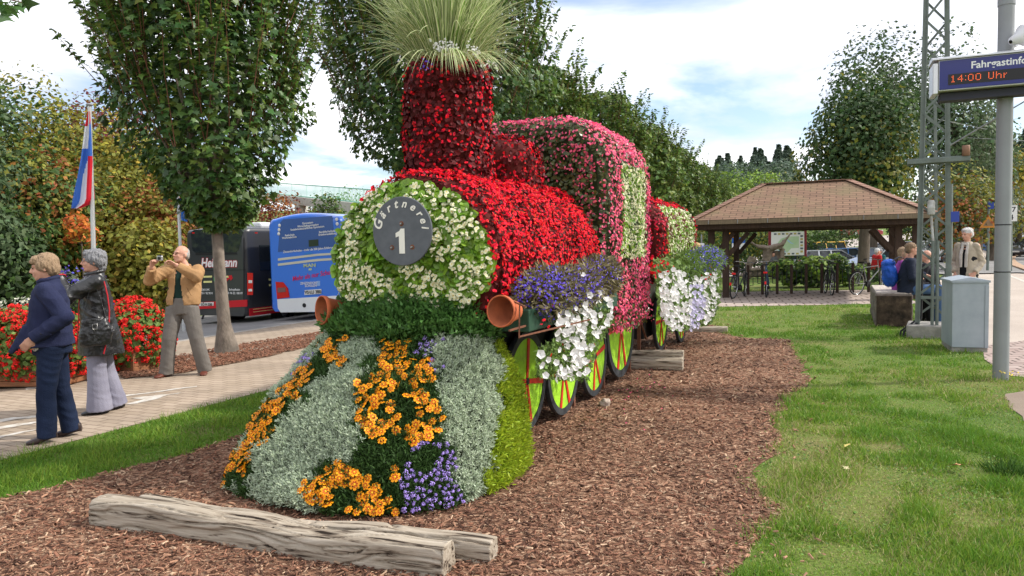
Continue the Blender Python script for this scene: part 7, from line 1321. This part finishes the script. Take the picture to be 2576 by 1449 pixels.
for y in ys:
    l = np.interp(y, [a[0] for a in LB], [a[1] for a in LB]); r_ = np.interp(y, [a[0] for a in LB], [a[2] for a in LB])
    for i in range(nu): u = i/(nu-1); Vv.append(at(l+(r_-l)*u, y, fd-.03+.10*math.sin(u*9+y*.01)*(y-270)/250))
def fcol(u, y):
    if y < 318-u*14: return 0
    if u < .62 and y < 372: return 1
    if u >= .62: return 0 if y > 392 else (2 if y < 372+20*u and y > 318 else 2)
    if .34+(.62-.34)*max(0, (440-y)/60) < u < .64: return 1 if y > 405 else 2
    return 2
for i in range(nv-1):
    for j in range(nu-1): mb.f.append((np.array([[i*nu+j, i*nu+j+1, (i+1)*nu+j+1, (i+1)*nu+j]]), fcol((j+.5)/(nu-1), ys[i]), True))
mb.v.append(np.array(Vv)); mb.n = len(Vv); fo = mb.build('flag', [mat('flag_red', (.72, .02, .04), rough=.7, trans=.3), mat('flag_white', (.8, .8, .82), rough=.7, trans=.3), mat('flag_blue', (.07, .20, .66), rough=.7, trans=.3)], label='red, white and blue flag hanging limp from the flagpole', cat='flag')
t, q = flagpole('aluminium flagpole left of the minibus, partly behind the maple', 457, 19.5, at(450, 430, 19.5)[2]); mb = MB(); Vv = []
for i in range(10):
    for j in range(8): Vv.append(at(456+j*2.2-(9-i)*.4, 500+i*6+(j*.6 if i > 7 else 0), 19.4+.05*math.sin(j*1.7+i*.4)))
mb.v.append(np.array(Vv)); mb.n = 80; mb.f.append((np.array([[i*8+j, i*8+j+1, (i+1)*8+j+1, (i+1)*8+j] for i in range(9) for j in range(7)]), 0, True)); mb.build('flag', mat('flag_plainblue', (.05, .2, .62), rough=.7, trans=.3), label='blue flag tip hanging below the maple crown', cat='flag')
# --- geranium planters
pbx = mat('planter_wood', (.30, .13, .06), col2=(.20, .085, .04), nscale=4, stretch=(1, 1, 8), rough=.75)
def geraniums(label, base, rz, wl, dl, hgt, n, ncl, seed, hang=.25, zb_=.42):
    r = np.random.default_rng(seed); t = thing('planter', label, 'planter', (0, 0, 0), 0, 'wooden planters of red geraniums'); mb = MB()
    for k in range(4): box(mb, (0, 0, .05+k*.07), (wl*.74, dl*.66, .064), None, 0, .006)
    for sx in (1, -1): box(mb, (sx*wl*.34, 0, .15), (.05, dl*.69, .30), None, 0, .005)
    mb.build('wooden_box', pbx, t); d = nrm(r.normal(0, 1, (n, 3))*(1, 1, 1)+(0, 0, .3)); rad_ = np.array((wl/2, dl/2, hgt/2)); P = d*rad_*(.72+.33*r.random(n))[:, None]+(0, 0, zb_+hgt/2-hang); P[:, 2] = np.maximum(P[:, 2], .03); mb = MB(); leaves(mb, P, d+(0, 0, .3), .075, 0, .5, r=r); mb.build('foliage', MATS['lf_pet'], t)
    mb = MB(); d = nrm(r.normal(0, 1, (ncl, 3))+(0, -.3, .25)); P = d*rad_*(.92+.16*r.random(ncl))[:, None]+(0, 0, zb_+hgt/2-hang)
    for p, dd_ in zip(P, d):
        if p[2] < .06: continue
        k = 16; e = nrm(r.normal(0, 1, (k, 3))+dd_*.8); flowers(mb, p+e*.034, e, .018+.004*r.random(), 0, None, .4, r)
    mb.build('blossoms', MATS['bl_ger'], t); t.location = Vector(base); t.rotation_euler = (0, 0, rz); return t
geraniums('long wooden planter of red geraniums behind the woman in navy, cut by the left edge', G(75, 965), -TH+rad(18), 1.75, .95, 1.0, 4800, 560, 31, .34, .30)
geraniums('wooden planter with a dense ball of red geraniums right of the leather coat', G(318, 935)+np.array((0, .25, 0)), -TH, 1.0, .95, 1.08, 3600, 560, 32, .42, .30)
# --- lattice mast
def lattice(label, base, rz, h, w0, w1, k=12, leg=.035, group='railway lattice masts', detail=True):
    t = thing('lattice_mast', label, 'mast', (0, 0, 0), 0, group)
    wz = lambda z: w0+(w1-w0)*z/h
    for sx, sy in ((-1, -1), (1, -1), (1, 1), (-1, 1)):
        mb = MB(); p, q = np.array((sx*w0/2, sy*w0/2, 0)), np.array((sx*w1/2, sy*w1/2, h)); bar(mb, p, q, leg*2, .012, 0, (0, 1, 0)); bar(mb, p+(sx*-leg*.9, sy*leg*-.0, 0), q+(sx*-leg*.9, 0, 0), .012, leg*2, 0, (0, 1, 0)); mb.build('leg', mastm, t)
    for f, (ax, sg) in enumerate(((0, -1), (0, 1), (1, -1), (1, 1))):
        mb = MB(); zs = np.linspace(.12, h-.1, k*2+1)
        for i in range(len(zs)-1):
            s0 = (1 if i % 2 else -1)*(1 if f % 2 else -1); a_, b_ = [], []
            for z, s in ((zs[i], s0), (zs[i+1], -s0)):
                w_ = wz(z)/2; v = np.zeros(3); v[ax] = s*w_; v[1-ax] = sg*(w_+.008); v[2] = z; a_.append(v)
            bar(mb, a_[0], a_[1], .035, .008, 0, (0, 1, 0) if ax == 0 else (1, 0, 0))
        mb.build('bracing', mastm, t)
    t.location = Vector(base); t.rotation_euler = (0, 0, rz); return t
mq = G(2347, 812, .22); lm_ = lattice('grey green lattice mast on a concrete foot beside the cabinet', (mq[0], mq[1], .2), rad(-30), 8.2, .44, .20, 11)
mb = MB(); box(mb, (.05, -.28, 2.61), (.86, .07, .07), None, 0, .004); box(mb, (.05, -.25, 2.61), (.86, .012, .11)); ca = mb.build('cross_arm', mastm, lm_)
mb = MB(); lathe(mb, [(.0005, .16), (.05, .16), (.055, .15), (.055, .0), (.0005, 0)], (.42, -.28, 2.65), None, 16); mb.build('clay_insulator', mat('clay', (.27, .15, .10), rough=.7), ca)
mb = MB(); lathe(mb, [(.0005, 0), (.05, 0), (.055, .02), (.055, .10), (.06, .11), (.055, .12), (.055, .2), (.04, .23), (.0005, .235)], (-.04, -.27, 1.76), None, 18); tube(mb, [(-.04, -.27, 1.76), (-.01, -.27, 1.35)], .02, 8); mb.build('cable_box', mat('aged_white', (.48, .48, .46), col2=(.3, .28, .25), nscale=9), lm_)
for x in (-.01, .055): mb = MB(); tube(mb, [(x, -.26, .0), (x, -.26, 1.35)], .024, 10); mb.build('conduit', mastm, lm_)
mb = MB(); box(mb, (.05, -.275, .45), (.44, .012, .05)); mb.build('clamp', mastm, lm_)
mb = MB(); tube(mb, [(-.16, -.1, .9), (-.17, -.12, .1), (-.25, -.25, .0), (-.4, -.3, -.1), (-.42, -.32, -.25)], .02, 8); tube(mb, [(-.19, -.1, .9), (-.2, -.14, .12), (-.3, -.25, .02), (-.45, -.28, -.1), (-.47, -.3, -.25)], .016, 8); mb.build('cable', black, lm_)
ft = thing('mast_foot', 'low concrete foot under the lattice mast', 'foundation', (mq[0], mq[1], 0), rad(-30)); mb = MB(); box(mb, (0, -.02, .09), (.74, .74, .24), None, 0, .02); mb.build('block', MATS['conc'], ft)
q = cp(2335, 24); lattice('farther lattice mast seen through the near one', q, rad(-28), 5.9, .5, .3, 9, .04)
# --- cabinet
cb = thing('cabinet', 'pale blue grey metal switch cabinet on the grass', 'cabinet'); mb = MB(); box(mb, (.22, .38, .52), (.44, .76, .90), None, 0, .006); mb.build('housing', galv, cb); mb = MB(); V_ = [(-.015, -.015, .97), (.455, -.015, .97), (.455, .775, .97), (-.015, .775, .97), (-.015, -.015, 1.0), (.455, -.015, 1.0), (.455, .775, 1.0), (-.015, .775, 1.0), (.22, .0, 1.045), (.22, .76, 1.045)]
mb.add(V_, [[3, 2, 1, 0], [0, 1, 5, 4], [1, 2, 6, 5], [2, 3, 7, 6], [3, 0, 4, 7], [4, 5, 8], [5, 6, 9, 8], [6, 7, 9], [7, 4, 8, 9]]); mb.build('lid', galv, cb); mb = MB(); box(mb, (.415, -.006, .50), (.045, .012, .86), None, 0, .002); mb.build('edge_strip', galv, cb); mb = MB(); box(mb, (.22, .38, .03), (.43, .72, .09)); mb.build('plinth', MATS['conc'], cb)
put(cb, G(2394, 886), -TH*.85)
# --- timber beam bench
bn = thing('timber_beam', 'massive squared timber beam used as a bench', 'bench'); mb = MB(); box(mb, (.30, 1.3, .30), (.60, 2.6, .60), None, 0, .03); o = organic(mb, 'beam', mat('beam_bark', (.22, .18, .145), col2=(.10, .08, .065), nscale=4, bump=.7, bscale=15), bn, .02, 1, folds(.02, (5, 2, 8)))
mb = MB(); box(mb, (.30, 1.3, .605), (.56, 2.5, .03), None, 0, .008); mb.build('seat_board', mat('seat_grey', (.50, .44, .38), col2=(.36, .31, .27), nscale=4, stretch=(6, 1, 1)), bn)
def endm(t, N, L, p):
    tcn = N_(N, 'ShaderNodeTexCoord'); n = N_(N, 'ShaderNodeTexNoise', {'Scale': 6, 'Detail': 7, 'Roughness': .7}); L.new(tcn.outputs['Object'], n.inputs['Vector']); r = ramp(N, [(.38, (.022, .017, .013)), (.58, (.075, .052, .036)), (.78, (.21, .155, .105))]); L.new(n.outputs['Fac'], r.inputs[0]); L.new(r.outputs[0], p.inputs['Base Color']); b = N_(N, 'ShaderNodeBump', {'Strength': .8, 'Distance': .02}); L.new(n.outputs['Fac'], b.inputs['Height']); L.new(b.outputs[0], p.inputs['Normal'])
nodemat('end_grain', endm); mb = MB(); box(mb, (.30, -.006, .29), (.57, .03, .56), None, 0, .012); mb.build('sawn_end', MATS['end_grain'], bn); put(bn, G(2202, 822), -TH)
# --- grey pole with display
pb_ = G(2517, 955); pl = thing('display_pole', 'thick grey pole with black cable ties carrying the passenger display', 'pole', pb_); mb = MB(); tube(mb, [(0, 0, -.05), (0, 0, 4.12)], .079, 28); pm = mb.build('pole', greym, pl); mb = MB(); tube(mb, [(0, 0, 4.10), (0, 0, 4.16), (0, 0, 6)], [.085, .085, .068], 28); mb.build('upper_pole', greym, pl)
for z in (1.72, 1.20): mb = MB(); tube(mb, [(0, 0, z), (0, 0, z+.012)], .081, 24); mb.build('cable_tie', black, pl)
dp = thing('display_box', 'dark blue passenger display reading Fahrgastinformation and 14:00 Uhr', 'display'); S_l = at(2361, 190, 8.2); dbl = mat('display_blue', (.018, .022, .16), rough=.35, coat=.3); alu = mat('alu_frame', (.62, .62, .63), rough=.35, metal=.5); W_, Hh, Dd = 1.75, .335, .30
mb = MB(); box(mb, (W_/2, Dd/2, 0), (W_, Dd, Hh), None, 0, .008); mb.build('case', alu, dp); mb = MB(); box(mb, (W_/2, -.004, .0), (W_-.015, .012, Hh-.025), None, 0, .004); fc = mb.build('front_panel', dbl, dp); mb = MB(); box(mb, (-.03, Dd/2, -.03), (.05, Dd+.02, Hh+.0), None, 0, .01); mb.build('end_cap', alu, dp); mb = MB(); box(mb, (W_/2-.02, Dd*.62, -Hh/2-.05), (W_-.1, Dd*.6, .08)); mb.build('underside', mat('under_dark', (.05, .05, .07)), dp)
mb = MB(); loft(mb, [np.array([(x, y, z) for y, z in ((-.03, Hh/2), (-.03, Hh/2+.012), (Dd*.25, Hh/2+.045), (Dd*.75, Hh/2+.045), (Dd+.03, Hh/2+.012), (Dd+.03, Hh/2))]) for x in (-.06, W_+.06)], 0, False); mb.build('roof_cap', alu, dp)
F_ = frame4((0, -.011, 0), (1, 0, 0), (0, 0, 1)); M = F_.copy(); M[:3, 3] = (.30, -.0105, .045); mb = MB(); text(mb, 'Fahrgastinformation', M, .105, 0, .001, 0, .002, 'LEFT'); mb.build('lettering', white, fc)
mb = MB(); box(mb, (W_/2+.02, -.011, -.055), (W_-.14, .004, .115)); ld = mb.build('led_panel', mat('led_back', (.02, .018, .02), rough=.4), fc); mb = MB(); FONT = {'1': ['00100', '01100', '00100', '00100', '00100', '00100', '01110'], '4': ['00010', '00110', '01010', '10010', '11111', '00010', '00010'], ':': ['0', '1', '0', '0', '0', '1', '0'], '0': ['01110', '10001', '10001', '10001', '10001', '10001', '01110'], 'U': ['10001', '10001', '10001', '10001', '10001', '10001', '01110'], 'h': ['10000', '10000', '10110', '11001', '10001', '10001', '10001'], 'r': ['000', '000', '101', '110', '100', '100', '100'], ' ': ['000']*7}
x = .115
for ch in '14:00 Uhr':
    g_ = FONT[ch]
    for r_ in range(7):
        for c_ in range(len(g_[0])):
            if g_[r_][c_] == '1': box(mb, (x+c_*.0105, -.0145, -.018-r_*.0105), (.0062, .003, .0062))
    x += (len(g_[0])+1)*.0105+.006
mb.build('led_dots', mat('led_orange', (1, .16, .05), emit=.7), ld); put(dp, (S_l[0], S_l[1], at(2361, 191, 8.2)[2]), -TH*.95)
hs_ = thing('loudspeaker', 'white horn loudspeaker on a bracket at the top right', 'loudspeaker'); mb = MB(); lathe(mb, [(.02, .22), (.045, .2), (.06, .12), (.10, .04), (.125, .0), (.12, .005), (.05, .1), (.0005, .12)], (0, 0, 0), None, 26); mb.build('horn', mat('speaker_white', (.62, .61, .62), rough=.5), hs_); hs_.location = Vector(at(2581, 88, 8.0)); hs_.rotation_euler = (rad(112), 0, rad(-75))
mb = MB(); a_ = pb_+np.array((.07, 0, 0)); z = at(2545, 103, 8.2)[2]; box(mb, (.10, -.0, z-.0), (.03, .06, .12)); bar(mb, (.08, 0, z), (.7, -.02, z-.02), .05, .035); mb.build('bracket', alu, pl)
# --- thin poles, wires, small signs at right
def thinpole(label, px, d, ytop, mk=None): q = at(px, 640, d); t = thing('railway_post', label, 'post', Hp(q[0], q[1]), -math.atan2(q[0], q[1]), 'thin posts along the platform'); h = at(px, ytop, d)[2]-t.location[2]; mb = MB(); tube(mb, [(0, 0, -.1), (0, 0, h)], [.06, .045], 8); mb.build('shaft', mastm, t); (mk and mk(t)); return t
def blub(z): 
    def f(t): mb = MB(); box(mb, (.1, -.08, z), (.22, .1, .3), None, 0, .01); mb.build('blue_box', mat('info_blue', (.04, .07, .3)), t)
    return f
thinpole('thin green post with a blue box left of the man in beige', 2391, 22, 463, blub(2.2))
def trisign(t):
    mb = MB(); mb.add([(-.34, -.08, 2.0), (.34, -.08, 2.0), (0, -.08, 2.58)], [[0, 1, 2]], 0); mb.add([(-.2, -.09, 2.08), (.2, -.09, 2.08), (0, -.09, 2.42)], [[0, 1, 2]], 1); mb.build('warning_triangle', [mat('warn_orange', (.6, .25, .05)), mat('warn_inner', (.3, .2, .12))], t); blub(3.0)(t)
thinpole('thin post with a warning triangle right of the man in beige', 2485, 34, 505, trisign)
def n174(t): mb = MB(); box(mb, (0, -.08, 2.6), (.42, .02, .7)); p_ = mb.build('number_board', white, t); mb = MB(); M = frame4((0, -.092, 2.66), (1, 0, 0), (0, 0, 1)); text(mb, '17', M, .32, 0, .001, 0, .005); M[2, 3] = 2.32; text(mb, '4', M, .32, 0, .001, 0, .005); mb.build('digits', black, p_)
thinpole('thin post with a white 17 over 4 board behind the grey pole', 2543, 33, 470, n174); thinpole('tall thin green post far right in front of the yellow tree', 2530, 60, 480)
wires = thing('catenary', 'thin overhead wires and stay crossing behind the display pole', 'wires'); 
for (a_, b_, da, db, r_) in (((2380, 372), (2640, 218), 14, 12, .018), ((2360, 300), (2480, 325), 24, 34, .01), ((2410, 345), (2640, 358), 40, 40, .02), ((2370, 285), (2640, 220), 60, 60, .02)): mb = MB(); tube(mb, [at(*a_, da), at(*b_, db)], r_*.7, 5); mb.build('wire', greym, wires)
# --- bridge with green railing
br = thing('footbridge', 'pale concrete bridge with green railing beyond the coach', 'bridge'); gr = mat('rail_green', (.20, .48, .36), rough=.5); Pa, Pb = at(735, 497, 44), at(905, 515, 38); d_ = nrm(Pb-Pa); mb = MB(); bar(mb, Pa-(0, 0, .15)-d_*6, Pb-(0, 0, .15)+d_*6, .5, .45); mb.build('deck', mat('pale_concrete', (.55, .53, .48), col2=(.45, .43, .39)), br)
mb = MB(); 
for zz in (.12, .80): bar(mb, Pa+(0, 0, zz)-d_*6, Pb+(0, 0, zz)+d_*6, .06, .05)
mb.build('handrail', gr, br); mb = MB(); n_ = int(np.linalg.norm(Pb-Pa)/.14)
for i in range(-40, n_+40): p = Pa+d_*i*.14; bar(mb, p+(0, 0, .05), p+(0, 0, .8), .02 if i % 14 else .06, .02)
mb.build('balusters', gr, br, kind='stuff')
for f in (.15, .9): mb = MB(); p = Pa+(Pb-Pa)*f; bar(mb, (p[0], p[1], float(H(p[0], p[1]))-1), p-(0, 0, .38), .6, .6); mb.build('pier', MATS['pale_concrete'], br)
# --- branch tip in the top left corner
bt = thing('maple_branch', 'dark maple twig tip hanging into the top left corner', 'branch'); mb = MB(); r = np.random.default_rng(6); PP = np.array([at(x, y, 3.1+.2*r.random()) for x, y in ((5, 5), (20, 12), (35, 5), (48, 18), (15, 32), (60, 5), (30, 25), (70, 8), (8, 20), (45, 0), (25, -10), (0, -5), (10, 45), (60, -20), (20, -30), (-20, 10))]); leafset(mb, PP, np.tile((.2, -.5, .6), (len(PP), 1)), .075, .6, [1, .5, 0]); mb.build('leaves', [MATS['maple_dark'], MATS['maple_mid'], MATS['maple_light']], bt); mb = MB(); tube(mb, [at(-120, -60, 3.2), at(0, -8, 3.2), at(62, 8, 3.2)], [.008, .005, .002], 6); mb.build('twig', MATS['twig_red'], bt)
# --- small things on the grass
def dryleaf(label, loc, s, m, seed): mb = MB(); V = np.array(MAPLE)*s; V[:, 2] = [noise.noise((v[0]*9/s*.1, v[1]*9/s*.1, seed))*s*.5+s*.12 for v in V]; mb.add(V, MAPF); o = mb.build('fallen_leaf', m, None, label=label, cat='leaf', group='fallen leaves on the lawn'); o.location = Vector(loc)+Vector((0, 0, .035)); o.rotation_euler = (0, 0, seed)
dryleaf('large curled brown leaf lying on the lawn at right', G(2408, 1188), .12, mat('leaf_brown', (.50, .26, .12), rough=.8), 1.2); dryleaf('small yellow leaf lying near the bark edge', G(2131, 1134), .06, mat('leaf_yellow', (.75, .62, .2)), 2.2); dryleaf('pale green leaf lying near the path', G(2128, 1190), .05, mat('leaf_pale', (.5, .45, .25)), .4)
t = thing('dandelions', 'small yellow flowers at the foot of the grey pole', 'flowers', G(2530, 958)); mb = MB(); r = np.random.default_rng(9); P = np.stack([r.normal(0, .09, 22), r.normal(0, .05, 22), .06+.06*r.random(22)], 1); flowers(mb, P, np.tile((0, -.3, 1.), (22, 1)), .014, 0); mb.build('blossoms', mat('dandelion', (.85, .65, .03)), t); mb = MB(); scatter(mb, BT, BF, np.c_[P[:, :2], np.zeros(22)], updirframes(np.tile((0, 0, 1.), (22, 1)), .1), np.stack([np.full(22, .004), P[:, 2], np.full(22, .03)], 1), 0); mb.build('stems', MATS['blade_a'], t)
t = thing('grass_tuft', 'dark grass tuft standing out of the lawn at right', 'grass tuft', G(2537, 1192)); mb = MB(); n = 260; P = np.c_[rng.normal(0, .06, (n, 2)), np.zeros(n)]; hh = .08+.07*rng.random(n); scatter(mb, BT, BF, P, updirframes(np.stack([P[:, 0]*6, P[:, 1]*6, np.ones(n)], 1), .3), np.stack([np.full(n, .005), hh, hh], 1), 0); mb.build('blades', mat('blade_dark', (.05, .12, .015), isl=.3), t)
